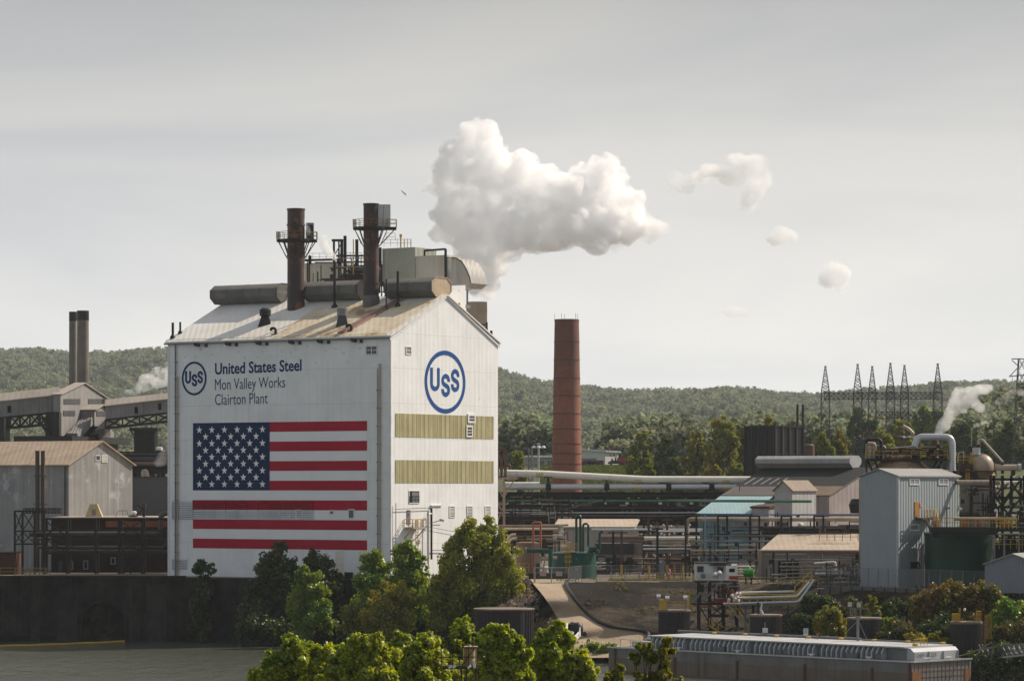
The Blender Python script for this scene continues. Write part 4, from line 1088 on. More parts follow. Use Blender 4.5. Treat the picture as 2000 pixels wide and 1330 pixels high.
gp = np.stack([rng2.uniform(8, 62, 16000), rng2.uniform(930, 1046, 16000), np.zeros(16000)], 1)
gp[:, 2] = [zground(x, d) + 0.3 for x, d, _ in gp]
GRASSM = leafmat('meadow_grass', (0.085, 0.11, 0.03), (0.055, 0.08, 0.025), (0.12, 0.125, 0.04), 0.3, gloss=0.0)
me = quads_mesh('grass', leaf_arrays(gp, 0.7, rng2, None, 1.0), GRASSM)
o = bpy.data.objects.new('grass', me); COL.objects.link(o); tag(o, 'green rough grass on the slope below the far pale buildings', 'grass', kind='stuff')
# -- generic gabled building
def gb(name, label, cat, pxc, d, pxl, pxr, yE, yA, gable, ang, zb, wallm, roofm, over=0.35, zE=None):
 """near corner at photo column pxc and depth d; left face runs to pxl, right face to pxr"""
 th = math.radians(ang)
 c = P(pxc, 950, d)
 el, er, nl, nr = (-math.cos(th), math.sin(th)), (math.sin(th), math.cos(th)), (-math.sin(th), -math.cos(th)), (math.cos(th), -math.sin(th))
 A, B = Face(c, el, nl), Face(c, er, nr)
 ul, ur = A.u_of(pxl), B.u_of(pxr)
 ze = Z(yE, d) if zE is None else zE
 def at(a, b, z): p = A.o + A.e * a + A.e * 0 + B.e * b; return V(p.x, p.y, z)
 g, w, L = (B, ur, ul) if gable == 'R' else (A, ul, ur)
 um = w / 2; zr = Z(yA, g.d_of(um))
 r = thing(name, label, cat, (c.x, c.y, zb))
 mk = (lambda s, t, z: at(t, s, z)) if gable == 'R' else (lambda s, t, z: at(s, t, z))   # s across, t along the ridge
 e0 = [mk(0, 0, zb), mk(w, 0, zb), mk(w, 0, ze), mk(um, 0, zr), mk(0, 0, ze)]
 e1 = [mk(0, L, zb), mk(w, L, zb), mk(w, L, ze), mk(um, L, zr), mk(0, L, ze)]
 mb = MB(); mb.add(e0 + e1, [(0, 1, 2, 3, 4), (9, 8, 7, 6, 5), (0, 4, 9, 5), (1, 6, 7, 2), (2, 7, 8, 3), (3, 8, 9, 4), (0, 5, 6, 1)])
 wl_ = mb.build('wall', wallm, r)
 sl_ = (zr - ze) / um
 mb = MB()
 for s0, s1 in ((-over, um), (w + over, um)):
  z0 = ze - over * sl_ + 0.04
  cc = [mk(s0, -over, z0), mk(s1, -over, zr + 0.04), mk(s1, L + over, zr + 0.04), mk(s0, L + over, z0)]
  mb.hexa(cc + [p + V(0, 0, 0.18) for p in cc])
 rf = mb.build('roof', roofm, r)
 return dict(root=r, A=A, B=B, ul=ul, ur=ur, ze=ze, zr=zr, um=um, at=at, mk=mk, L=L, w=w, roof=rf, wall=wl_)
def steel_frame(mb, pts, z0, z1, w):
 for x, y in pts: mb.bar((x, y, z0), (x, y, z1), w)
# -- left background: twin stacks, conveyor, transfer house
for px, wpx, ytop, lb in ((142.5, 15, 609, 'left and slimmer of two tall tan concrete stacks with black tops'), (162, 23, 607, 'right and wider of two tall tan concrete stacks with black tops')):
 d = 800 if wpx == 23 else 815
 s = thing('concrete_stack', lb, 'chimney', (X(px, d), d, G))
 r = wpx * d / F / 2; zt = Z(ytop, d); mb = MB()
 mb.lathe(X(px, d), d, [(r * 1.2, G), (r * 1.04, Z(770, d)), (r, zt - 2.3)], 28, cap=False); mb.build('shaft', M('stack_concrete', (0.18, 0.158, 0.13), 0.85, (0.12, 0.105, 0.09), 0.3, streak=0.6), s)
 mb = MB(); mb.lathe(X(px, d), d, [(r * 1.01, zt - 2.3), (r * 1.03, zt - 2.25), (r * 1.03, zt), (r * 0.85, zt), (r * 0.85, zt - 3)], 28, cap=False); mb.build('black_top', DARK, s)
TD = 690
th_ = gb('transfer_house', 'dirty pale transfer tower with gabled roof and dark window strips, where the conveyors meet', 'transfer house', 118, TD, 104, 207, 771, 749, 'R', 12, Z(865, TD), CONVW, CONVR, 0.4)
B = th_['B']
for x0, y0, x1, y1 in ((124, 779, 156, 789.5), (172, 779, 204, 789.5), (123, 802, 146, 812), (190, 802, 205, 812)):
 mb = MB(); mb.prect(B, x0, y0, x1, y1, 0.01, 0.1)
 o = mb.build('window', GREYD if x0 != 190 else BPIPE, th_['root'])
mb = MB(); mb.prect(B, 199, 779.5, 203.5, 789, 0.11, 0.16); mb.build('open_pane', DARKIN, th_['root'])
bay = MB(); u0, u1 = B.u_of(158), B.u_of(186); z0, z1, zm = Z(830, TD), Z(797, TD), Z(788.5, TD)
bay.slab(B, [(u0, z0), (u1, z0), (u1, z1), ((u0 + u1) / 2, zm), (u0, z1)], 0.02, 3.0); bay = bay.build('bay', CONVW, th_['root'])
mb = MB(); um = (u0 + u1) / 2
for a, c in ((u0 - 0.5, um), (u1 + 0.5, um)):
 zz = z1 - 0.2
 p = [B.pt(a, zz, 0), B.pt(c, zm + 0.1, 0), B.pt(c, zm + 0.1, 3.6), B.pt(a, zz, 3.6)]; mb.hexa(p + [x + V(0, 0, 0.2) for x in p])
mb.build('bay_roof', CONVR, bay)
MB().prect(B, 161.5, 803, 182, 813, 3.02, 3.1).build('bay_window', GREYD, bay)
mb = MB(); mb.bar(B.pt(B.u_of(157), Z(820, TD), 1.6), B.pt(B.u_of(124), Z(853, TD), 2.0), 2.2, 1.6); mb.build('chute', CONVW, th_['root'])
mb = MB(); mb.bar(B.pt(B.u_of(186), Z(814, TD), 4.2), B.pt(B.u_of(146), Z(853, TD), 4.4), 1.8, 1.4); mb.build('chute', DARK, th_['root'])
mb = MB(); mb.slab(B, [(B.u_of(160), Z(852, TD)), (B.u_of(207), Z(852, TD)), (B.u_of(207), Z(840, TD)), (B.u_of(192), Z(826, TD)), (B.u_of(180), Z(826, TD))], 0.02, 1.8); mb.build('lower_bay', CONVW, th_['root'])
mb = MB(); mb.fbox(B, B.u_of(99), B.u_of(215), Z(865, TD), Z(852, TD), -8, 4.6); mb.fbox(B, B.u_of(104), B.u_of(200), G, Z(866, TD), -7, 3.5); mb.build('base_deck', DARK, th_['root'])
def conveyor(label, px0, px1, top0, eave0, bot0, top1, eave1, bot1, d0, d1, wins, tr_y0, tr_y1):
 e = P(px1, 950, d1) - P(px0, 950, d0); L = math.hypot(e.x, e.y); e = (e.x / L, e.y / L)
 f = Face(P(px0, 950, d0), e, (e[1], -e[0]))
 r = thing('conveyor', label, 'conveyor', (X(px0, d0), d0, Z(bot0, d0)))
 z = lambda y, d: Z(y, d)
 hw = 2.4
 def sec(u, d, t, ev, b): return [f.pt(u, z(b, d), 0), f.pt(u, z(b, d), -2 * hw), f.pt(u, z(ev, d), -2 * hw), f.pt(u, z(t, d), -hw), f.pt(u, z(ev, d), 0)]
 a, b = sec(0, d0, top0, eave0, bot0), sec(L, d1, top1, eave1, bot1)
 mb = MB(); mb.add(a + b, [(0, 1, 2, 3, 4), (9, 8, 7, 6, 5), (0, 4, 9, 5), (1, 6, 7, 2), (0, 5, 6, 1)]); mb.build('wall', CONVW, r)
 mb = MB()
 for i in (4, 2):
  o = (f.n * (0.35 if i == 4 else -0.35)) + V(0, 0, -0.12)
  cc = [a[i] + o, b[i] + o, b[3] + V(0, 0, 0.05), a[3] + V(0, 0, 0.05)]; mb.hexa(cc + [p + V(0, 0, 0.2) for p in cc])
 mb.build('roof', CONVR, r)
 mb = MB()
 n = 8
 mb.girder(f.pt(0, z(bot0, d0) - 0.1, -0.3), f.pt(L, z(bot1, d1) - 0.1, -0.3), tr_y0 * d0 / F, n, 0.28)
 mb.girder(f.pt(0, z(bot0, d0) - 0.1, -2 * hw + 0.3), f.pt(L, z(bot1, d1) - 0.1, -2 * hw + 0.3), tr_y0 * d0 / F, n, 0.28)
 mb.build('truss', DARK, r)
 for x, y in wins:
  u = f.u_of(x); zz = Z(y, f.d_of(u)); MB().fbox(f, u - 0.35, u + 0.35, zz - 0.7, zz + 0.7, 0.01, 0.08).build('window', DARKIN, r)
 return r, f
r, f = conveyor('dirty tan-roofed covered conveyor rising from the left edge to the transfer tower', -40, 117, 774, 788, 818, 757, 771, 803, 690, 692, [(18, 799)], 22, 22)
mb = MB(); mb.box(X(-60, 690), X(14, 690), 686, 694, G, Z(816, 690)); mb.bar((X(105, 690), 690, Z(805, 690)), (X(105, 690), 690, G), 3.0); mb.bar((X(112, 690), 688, Z(805, 690)), (X(112, 690), 688, G), 1.5)
mb.bar((X(75, 690), 688, Z(815, 690)), (X(104, 690), 688, Z(860, 690)), 0.5); mb.bar((X(84, 690), 688, Z(815, 690)), (X(108, 690), 688, Z(852, 690)), 0.4); mb.build('support_tower', DARK, r)
r, f = conveyor('tan-roofed covered conveyor rising rightward from the transfer tower to the factory', 206, 470, 782, 793, 818, 754, 764, 789, 697, 700, [(266, 801), (312, 794)], 17, 17)
mb = MB(); d = 698
mb.box(X(266, d), X(306, d), d - 4, d + 2, G, Z(838, d)); mb.box(X(258, d), X(312, d), d - 5, d + 3, Z(842, d), Z(836, d)); mb.rail([(X(258, d), d - 5, Z(836, d)), (X(312, d), d - 5, Z(836, d))], 1.3, 1.2, 0.1)
mb.bar((X(265, d), d - 4, Z(850, d)), (X(258, d), d - 4, Z(838, d)), 0.3); mb.tube((X(295, d), d - 4.3, G), (X(295, d), d - 4.3, Z(842, d)), 0.12); mb.build('support_tower', DARK, r)
t = thing('pipe_bridge', 'dark low pipe bridge behind the weathered shed, before the black conveyor tower', 'pipe bridge', (X(280, 640), 640, G)); d = 640
mb = MB(); mb.girder((X(210, d), d, Z(883, d)), (X(480, d), d, Z(883, d)), 3.2, 14, 0.2); mb.girder((X(210, d), d + 3, Z(883, d)), (X(480, d), d + 3, Z(883, d)), 3.2, 14, 0.2)
mb.box(X(210, d), X(480, d), d, d + 3, Z(925, d), Z(915, d))
for px in (230, 262, 290, 318, 350): mb.box(X(px, d) - 0.4, X(px, d) + 0.4, d + 0.5, d + 1.3, G, Z(884, d))
mb.build('truss', DARK, t)
for y, rr, mt in ((889, 0.35, DARK), (896, 0.5, GREYD), (905, 0.4, BPIPE), (911, 0.3, DARK)):
 MB().tube((X(205, d), d - 0.4, Z(y, d)), (X(480, d), d - 0.4, Z(y, d)), rr).build('pipe', mt, t)
mb = MB(); mb.pipe([(X(281, d), d - 1, Z(935, d)), (X(281, d), d - 1, Z(920, d)), (X(287, d), d - 1, Z(920, d)), (X(290, d), d - 1, Z(935, d))], 0.45); mb.build('pale_elbow', TPIPE, t)
t = thing('storage_drum', 'small white round drum behind the dark pipe bridge, beside the black conveyor tower', 'drum', (X(312, 690), 689, Z(878, 690)))
mb = MB(); mb.lathe(X(312, 690), 689, [(0.7, Z(879, 690)), (0.7, Z(874, 690)), (0.4, Z(873, 690))], 16); mb.build('drum', WPIPE, t); mb = MB(); mb.lathe(X(312, 690), 689, [(0.45, G), (0.45, Z(879, 690))], 10); mb.build('stand', DARK, t)
# -- weathered grey shed at the left edge
LD = 560
sh_ = gb('shed', 'big weathered grey corrugated shed with tan roof at the left edge', 'shed', 134, LD, -70, 258.5, 907, 863, 'R', 33, G, LEFTW, LEFTR, 0.5)
window(sh_['B'], 187, 890, 194.5, 898.5, 1, 1, parent=sh_['root'], fw=0.12)
window(sh_['B'], 199, 889, 208.5, 901.5, 1, 5, parent=sh_['root'], fw=0.12, pane=M('cream_louver', (0.55, 0.48, 0.36), 0.6), name='louver_window')
mb = MB(); mb.tube(sh_['A'].pt(sh_['A'].u_of(129), G, 0.3), sh_['A'].pt(sh_['A'].u_of(129), sh_['ze'], 0.3), 0.15); mb.build('downpipe', GREYD, sh_['root'])
for px, lb, y0 in ((73, 'left of two dark brown flues standing against the weathered shed', 880), (84, 'right of two dark brown flues standing against the weathered shed', 880)):
 d = 548; p = P(px, y0, d)
 t = thing('flue_pipe', lb, 'flue', (p.x, p.y, G)); mb = MB(); mb.tube((p.x, p.y, G), p, 0.36, n=12); mb.build('pipe', M('flue_steel', (0.10, 0.07, 0.05), 0.6, (0.05, 0.035, 0.028), 0.4, streak=1.0, sc=(0.22, 0.13, 0.05)), t)
 mb = MB()
 for z in (Z(930, d), Z(985, d)): mb.box(p.x - 0.6, p.x + 0.6, p.y - 0.1, p.y + 1.6, z, z + 0.15)
 mb.build('clamp', DARK, t)
t = thing('grey_hall', 'plain flat dark grey hall between the weathered shed and the factory', 'hall', (X(292, 585), 585, G))
mb = MB(); mb.box(X(225, 585), X(345, 585), 585, 600, G, Z(932, 585)); mb.build('wall', M('hall_wall', (0.115, 0.115, 0.12), 0.6, (0.10, 0.10, 0.105), 0.1), t)
mb = MB(); mb.box(X(225, 585) - .2, X(345, 585) + .2, 584.7, 600.3, Z(932, 585), Z(930.5, 585)); mb.build('roof_edge', GREYD, t)
AD = 545
an = thing('annex', 'low dark brick annex with flat pale roof edge below the weathered shed', 'annex', (X(200, AD), AD, G))
mb = MB(); mb.box(X(100, AD), X(420, AD), AD, AD + 22, G, Z(1013, AD)); mb.build('wall', M('dark_brick', (0.05, 0.022, 0.016), 0.85, (0.028, 0.015, 0.012), 0.4, streak=0.5), an)
mb = MB(); mb.box(X(100, AD), X(420, AD), AD - 0.6, AD + 22.2, Z(1013, AD), Z(1009.5, AD)); mb.build('roof', TANR, an)
for x0, x1, y0, y1 in ((137, 141, 1097, 1110), (164.5, 170.5, 1096, 1109.5), (218, 224, 1090, 1100)):
 f = Face((0, AD), (1, 0), (0, -1)); window(f, x0, y0, x1, y1, 1, 1, parent=an, fw=0.18, frame=M('dim_frame', (0.3, 0.3, 0.3), 0.6))
MB().prect(Face((0, AD), (1, 0), (0, -1)), 114, 1095, 122, 1122, 0.01, 0.1).build('door', M('grey_door', (0.10, 0.10, 0.105), 0.6), an)
MB().prect(Face((0, AD), (1, 0), (0, -1)), 206, 1017, 330, 1029, 0.01, 0.06).build('orange_strip', M('rust_wall', (0.35, 0.12, 0.06), 0.7, (0.2, 0.06, 0.03), 0.5), an)
t = thing('brick_plinth', 'dull red-brown brick block at the far left above the quay', 'brick wall', (X(-10, 530), 530, G))
mb = MB(); mb.box(X(-80, 530), X(28, 530), 530, 540, G, Z(1081, 530)); mb.build('wall', M('plinth_brick', (0.085, 0.035, 0.024), 0.85, (0.06, 0.026, 0.018), 0.4, streak=0.4), t)
mb = MB(); mb.box(X(-80, 530), X(28.5, 530), 529.8, 540.2, Z(1081, 530), Z(1078.5, 530)); mb.build('coping', CONC, t)
rz = Z(1009.5, AD)
p = P(183, 1010, 550)
t = thing('roof_hatch', 'slanted tan wedge hatch standing on the annex roof', 'hatch', (p.x, p.y, rz))
mb = MB(); mb.add([(p.x - 1.4, p.y, rz), (p.x + 1.4, p.y, rz), (p.x + 1.4, p.y + 2, rz), (p.x - 1.4, p.y + 2, rz), (p.x - 0.7, p.y + 0.5, rz + 2.1), (p.x + 0.5, p.y + 0.5, rz + 2.1), (p.x + 0.5, p.y + 1.6, rz + 2.1), (p.x - 0.7, p.y + 1.6, rz + 2.1)],
 [(0, 1, 5, 4), (1, 2, 6, 5), (2, 3, 7, 6), (3, 0, 4, 7), (4, 5, 6, 7)]); mb.build('shell', M('tan_sheet', (0.5, 0.40, 0.23), 0.7), t)
mb = MB(); mb.box(p.x - 0.3, p.x + 0.3, p.y + 0.05, p.y + 0.4, rz + 0.2, rz + 1.2); mb.build('flap', GREYM, t)
p = P(261, 1010, 549)
t = thing('roof_ventilator', 'small white mushroom ventilator on the annex roof', 'ventilator', (p.x, p.y, rz))
mb = MB(); mb.lathe(p.x, p.y, [(0.35, rz), (0.35, rz + 0.5), (0.5, rz + 0.55), (0.5, rz + 0.8), (0.3, rz + 0.95)], 14); mb.build('cap', WPIPE, t)
mb = MB(); mb.lathe(p.x, p.y, [(0.75, rz), (0.7, rz + 0.25), (0.4, rz + 0.3)], 14); mb.build('base', DARK, t)
p = P(281, 1010, 548)
t = thing('winch_post', 'dark rusty winch post with its cross arm on the annex roof', 'winch', (p.x, p.y, rz))
mb = MB(); mb.bar(p, p + V(0, 0, 2.3), 0.4); mb.bar(p + V(-0.9, 0, 0.5), p + V(0, 0, 1.6), 0.25); mb.bar(p + V(-1.0, 0, 2.1), p + V(0, 0, 1.2), 0.3); mb.build('post', DARK, t)
mb = MB(); mb.tube(p + V(0, -0.25, 1.9), p + V(0, 0.25, 1.9), 0.4); mb.build('drum', BROWNS, t)
p = P(239, 1010, 547)
t = thing('roof_rail', 'thin dark guard frame on the annex roof left of the white ventilator', 'guard frame', (p.x, p.y, rz))
mb = MB(); mb.sweep([p + V(-1.1, 0, 0), p + V(-0.7, 0, 1.1), p + V(0.7, 0, 1.1), p + V(1.1, 0, 0)], 0.05, 5); mb.bar(p + V(0, 0, 0), p + V(0, 0, 1.1), 0.06); mb.build('frame', GREYD, t)
BD = 534
pb = thing('pipe_bridge', 'black trestle with thick dim pipes running from the left shed to the factory', 'pipe bridge', (X(180, BD), BD, G))
mb = MB()
for px in (86, 131, 187, 233, 278):
 for y in (BD, BD + 3): mb.bar((X(px, BD), y, G), (X(px, BD), y, Z(1012, BD)), 0.4)
for y in (1013, 1036, 1052, 1080): mb.bar((X(85, BD), BD, Z(y, BD)), (X(326, BD), BD, Z(y, BD)), 0.28)
for a, b in ((86, 131), (131, 86), (233, 278), (278, 233)):
 mb.bar((X(a, BD), BD - 0.1, Z(1015, BD)), (X(b, BD), BD - 0.1, Z(1048, BD)), 0.2)
 mb.bar((X(a, BD), BD - 0.1, Z(1050, BD)), (X(b, BD), BD - 0.1, Z(1079, BD)), 0.2)
mb.bar((X(233, BD), BD, Z(1085, BD)), (X(256, BD), BD, G), 0.2); mb.bar((X(278, BD), BD, Z(1085, BD)), (X(240, BD), BD, G), 0.2)
mb.build('trestle', DARK, pb)
mb = MB(); d = 532.5
for px in (29, 44, 68, 86): mb.bar((X(px, d), d, G), (X(px, d), d, Z(998, d)), 0.32)
for y in (998, 1037, 1062): mb.bar((X(28, d), d, Z(y, d)), (X(90, d), d, Z(y, d)), 0.26)
for a, b in ((29, 44), (44, 29), (44, 68), (68, 44)):
 for y0, y1 in ((999, 1036), (1038, 1061)): mb.bar((X(a, d), d, Z(y0, d)), (X(b, d), d, Z(y1, d)), 0.16)
mb.girder((X(44, d), d + 1, Z(993, d)), (X(119, d), d + 1, Z(993, d)), 0.7, 12, 0.1)
mb.build('left_frame', DARK, pb)
DIMP = M('dim_pipe', (0.10, 0.092, 0.078), 0.5, (0.07, 0.062, 0.052), 0.4, rust=0.15)
MB().pipe([(X(55, BD), BD + 1.4, Z(1043, BD)), (X(312, BD), BD + 1.4, Z(1043, BD)), (X(312, BD), BD + 1.4, Z(1003, BD)), (X(335, BD), BD + 1.4, Z(1003, BD))], 0.42, 12).build('thick_pipe', DIMP, pb)
MB().pipe([(X(70, BD), BD + 1.2, Z(1068.5, BD)), (X(320, BD), BD + 1.2, Z(1068.5, BD)), (X(325, BD), BD + 1.2, Z(1052, BD))], 0.25, 10).build('thin_pipe', DIMP, pb)
MB().tube((X(60, BD), BD + 2, Z(1053, BD)), (X(326, BD), BD + 2, Z(1053, BD)), 0.15).build('thin_pipe', DIMP, pb)
MB().tube((X(85, BD), BD + 2, Z(1076, BD)), (X(326, BD), BD + 2, Z(1076, BD)), 0.18).build('thin_pipe', DIMP, pb)
YELD = M('dim_yellow', (0.32, 0.24, 0.03), 0.6)
def railing(label, pts, h, sp, w, mat):
 t = thing('railing', label, 'railing', pts[0])
 mb = MB()
 P0 = [Vector(p) for p in pts]
 for p, q_ in zip(P0, P0[1:]):
  k = max(1, int(round((q_ - p).length / sp)))
  for i in range(k + 1): a = p.lerp(q_, i / k); mb.bar(a, a + V(0, 0, h), w * 1.3)
 mb.build('posts', mat, t)
 mb = MB()
 for p, q_ in zip(P0, P0[1:]):
  for hh in (h * 0.5, h): mb.bar(p + V(0, 0, hh), q_ + V(0, 0, hh), w)
 mb.build('bars', mat, t)
 return t
railing('yellow-post railing along the quay edge at the far left', [(X(-30, 508), 508, G + .45), (X(90, 508), 508, G + .45)], 1.15, 2.1, 0.09, YELD)
railing('dim grey railing behind the yellow quay railing, left of the door', [(X(30, 520), 520, G), (X(50, 520), 520, G)], 1.1, 1.5, 0.07, M('dim_rail', (0.2, 0.18, 0.13), 0.6))
railing('dim longer grey railing before the dark annex door', [(X(58, 522), 522, G), (X(97, 522), 522, G)], 1.1, 1.5, 0.07, M('dim_rail', (0.2, 0.18, 0.13), 0.6))
t = thing('skip', 'dull red open ribbed skip standing on the quay by the factory', 'skip', (X(197, 510), 510, G))
mb = MB(); x0, x1 = X(166, 510), X(229, 510); zt = Z(1131, 510)
mb.hexa([(x0 + .1, 509.4, G + .15), (x1 - .1, 509.4, G + .15), (x1 - .1, 511, G + .15), (x0 + .1, 511, G + .15), (x0, 509.2, zt), (x1, 509.2, zt), (x1, 511.2, zt), (x0, 511.2, zt)]); mb.build('body', M('skip_red', (0.17, 0.02, 0.022), 0.6, (0.10, 0.02, 0.018), 0.5, rust=0.2), t)
mb = MB()
for i in range(7): xx = lerp(x0, x1, i / 6); mb.box(xx - 0.06, xx + 0.06, 509.05, 509.2, G + .15, zt)
mb.box(x0, x1, 509.0, 509.2, zt - 0.1, zt + 0.05); mb.build('ribs', M('skip_rib', (0.22, 0.06, 0.05), 0.6), t)
# -- brick chimney and the far pale buildings
CD = 800
x = X(1107, CD); ch = thing('brick_chimney', 'tall tapering red brick chimney with dark iron bands', 'chimney', (x, CD, G))
rb, rt = 29.5 * CD / F, 23.8 * CD / F; zt = Z(624, CD); zb_ = Z(945, CD)
mb = MB(); prof = [(rb * 1.02, G)]
N = 9
zz0 = Z(950, CD)
rad = lambda z: lerp(rb, rt, (z - zb_) / (zt - zb_))
for k in range(1, 24):
 z = lerp(G, zt - 0.6, k / 24); prof.append((rad(z), z))
prof += [(rt, zt - 0.6), (rt * 1.02, zt - 0.55), (rt * 1.02, zt), (rt * 0.8, zt), (rt * 0.8, zt - 4)]
mb.lathe(x, CD, prof, 40, cap=False); mb.build('shaft', BRICK, ch)
for k, y in enumerate((668, 703, 739, 773, 808, 838, 867, 886, 906)):
 z = Z(y, CD); r_ = rad(z) + 0.03
 mb = MB(); mb.lathe(x, CD, [(r_ - 0.1, z - 0.1), (r_ + 0.05, z - 0.1), (r_ + 0.05, z + 0.1), (r_ - 0.1, z + 0.1)], 40, cap=False)
 mb.build('band', BROWNS, ch)
for k in range(5):
 a = 0.5 + k * 1.25; mb = MB(); mb.tube((x + rt * math.cos(a), CD + rt * math.sin(a), zt), (x + rt * math.cos(a), CD + rt * math.sin(a), zt + 1.4), 0.04, n=4); mb.build('lightning_rod', DARK, ch)
mb = MB(); a = -1.1; mb.bar((x + (rb + .1) * math.cos(a), CD + (rb + .1) * math.sin(a), G), (x + (rt + .1) * math.cos(a), CD + (rt + .1) * math.sin(a), zt), 0.1); mb.build('conductor', GREYM, ch)
FD = 1070
fz = Z(908, FD)
def flatb(name, label, pxc, pxl, pxr, yt0, ytl, ytr, d, ang, zb, mat, roofm):
 th = math.radians(ang); c = P(pxc, 950, d)
 A, B = Face(c, (-math.cos(th), math.sin(th)), (-math.sin(th), -math.cos(th))), Face(c, (math.sin(th), math.cos(th)), (math.cos(th), -math.sin(th)))
 ul, ur = A.u_of(pxl), B.u_of(pxr)
 z0, zl, zr = Z(yt0, d), Z(ytl, A.d_of(ul)), Z(ytr, B.d_of(ur))
 r = thing(name, label, 'building', (c.x, c.y, zb))
 def at(a, b, z): p = A.o + A.e * a + B.e * b; return V(p.x, p.y, z)
 tops = [at(0, 0, z0), at(ul, 0, zl), at(ul, ur, zl + zr - z0), at(0, ur, zr)]
 bots = [V(p.x, p.y, zb) for p in tops]
 MB().hexa(bots + tops).build('wall', mat, r)
 ov = [at(-.6, -.6, z0), at(ul + .6, -.6, zl), at(ul + .6, ur + .6, zl + zr - z0), at(-.6, ur + .6, zr)]
 MB().hexa([p + V(0, 0, .02) for p in ov] + [p + V(0, 0, 0.6) for p in ov]).build('roof', roofm, r)
 return r, A, B
r, A, B = flatb('pale_building', 'far pale two-tone building right of the brick chimney, with cars parked before it', 1182, 1085, 1208, 883, 877, 884.5, FD, 40, fz, PALEB, GALV)
MB().prect(A, 1090, 895, 1165, 907, 0.02, 0.1).build('dark_base', GREYF, r)
for x0, x1, y0, y1 in ((1191, 1193, 887, 890), (1198, 1200, 887, 890), (1194.5, 1196.5, 895, 904), (1201.5, 1203.5, 893, 902), (1206, 1207.5, 893, 901)): MB().prect(B, x0, y0, x1, y1, 0.02, 0.1).build('window', GLASS, r)
MB().prect(A, 1166, 899, 1179, 907, 0.02, 0.12).build('entrance', M('dim_entrance', (0.08, 0.05, 0.04), 0.6), r)
r, A, B = flatb('grey_building', 'far low grey building with pale roof left of the brick chimney', 1042, 1019, 1110, 893, 893, 893, 1040, 60, Z(925, 1040), M('beige_wall', (0.36, 0.34, 0.30), 0.7), TRIM)
for i, px in enumerate((1053, 1058, 1070, 1076)): MB().prect(B, px, 900, px + 4, 906, 0.02, 0.1).build('window', GLASS, r)
MB().prect(B, 1043, 907, 1084, 921, 0.02, 0.08).build('dark_base', GREYF, r)
MB().prect(A, 1021, 897, 1033, 907, 0.02, 0.1).build('window', GLASS, r)
def car(label, px, d, L, mat, truck=False, py=908):
 z = Z(py, d); x = X(px, d); hl = L / 2
 t = thing('parked_truck' if truck else 'parked_car', label, 'truck' if truck else 'car', (x, d, z), None if truck else 'cars by the far building')
 mb = MB(); f = Face((x, d), (1, 0), (0, -1))
 if truck: mb.slab(f, [(-hl, .4), (hl, .4), (hl, 1.2), (hl * .55, 1.4), (hl * .5, 2.2), (-hl, 2.2)], -1.1, 1.1)
 else: mb.slab(f, [(-hl, .35), (hl, .35), (hl, .85), (hl * .55, .95), (hl * .25, 1.5), (-hl * .55, 1.5), (-hl * .9, .95), (-hl, .9)], -.85, .85)
 mb.v = [(a, b, c + z) for a, b, c in mb.v]; mb.build('body', mat, t)
 for wx in (-hl * .6, hl * .6):
  mb = MB(); mb.tube((x + wx, d - 1.0, z + .35), (x + wx, d - .7, z + .35), .35, n=12); mb.build('wheel', BLACKT, t)
 mb = MB()
 if truck: mb.fbox(f, hl * .58, hl * .8, 1.0, 1.55, 1.11, 1.14)
 else: mb.fbox(f, -hl * .5, hl * .2, 1.0, 1.4, .86, .88)
 mb.v = [(a, b, c + z) for a, b, c in mb.v]; mb.build('side_window', GLASS, t)
lot = MB(); lot.box(X(1130, 1062), X(1270, 1062), 1052, 1066, Z(911, 1060), fz); tag(lot.build('car_park', ASPH), 'narrow car park strip before the far pale building', 'car park', kind='structure')
car('dark red car just right of the brick chimney', 1148, 1060, 4.6, CARR); car('dark red car second from the brick chimney', 1160, 1060, 4.6, CARR)
car('dark blue car before the pale building, left of the red truck', 1202, 1060, 4.8, CARB); car('bright red box truck beside the pale building', 1216, 1062, 3.4, CARP, True); car('dark car right of the red truck, nearest the trees', 1243, 1062, 4.6, CARR)
d = 760; x = X(1052, d)
t = thing('floodlight_mast', 'slim grey floodlight mast with three lamps before the far grey building', 'light mast', (x, d, G))
mb = MB(); mb.tube((x, d, G), (x, d, Z(872, d)), .3, .2, n=8); mb.build('pole', GALV, t)
mb = MB(); mb.bar((x - 1.3, d, Z(871, d)), (x + 1.3, d, Z(871, d)), .2); mb.build('crossbar', GREYM, t)
for dx in (-1.1, 0, 1.1):
 mb = MB(); mb.lathe(x + dx, d - .4, [(.15, Z(871, d) + .1), (.5, Z(873, d)), (.5, Z(875, d))], 10); mb.build('lamp', TRIM, t)
MB().box(x - .4, x + .4, d - .3, d + .3, Z(869, d), Z(865, d)).build('junction_box', GALV, t)
d = 740; t = thing('lattice_mast', 'thin grey lattice mast left of the floodlight mast', 'lattice mast', (X(1036, d), d, G))
mb = MB(); mb.lattice((X(1036, d), d), 1.3, .8, G, Z(875, d), 14, .1); mb.build('lattice', GREYM, t)
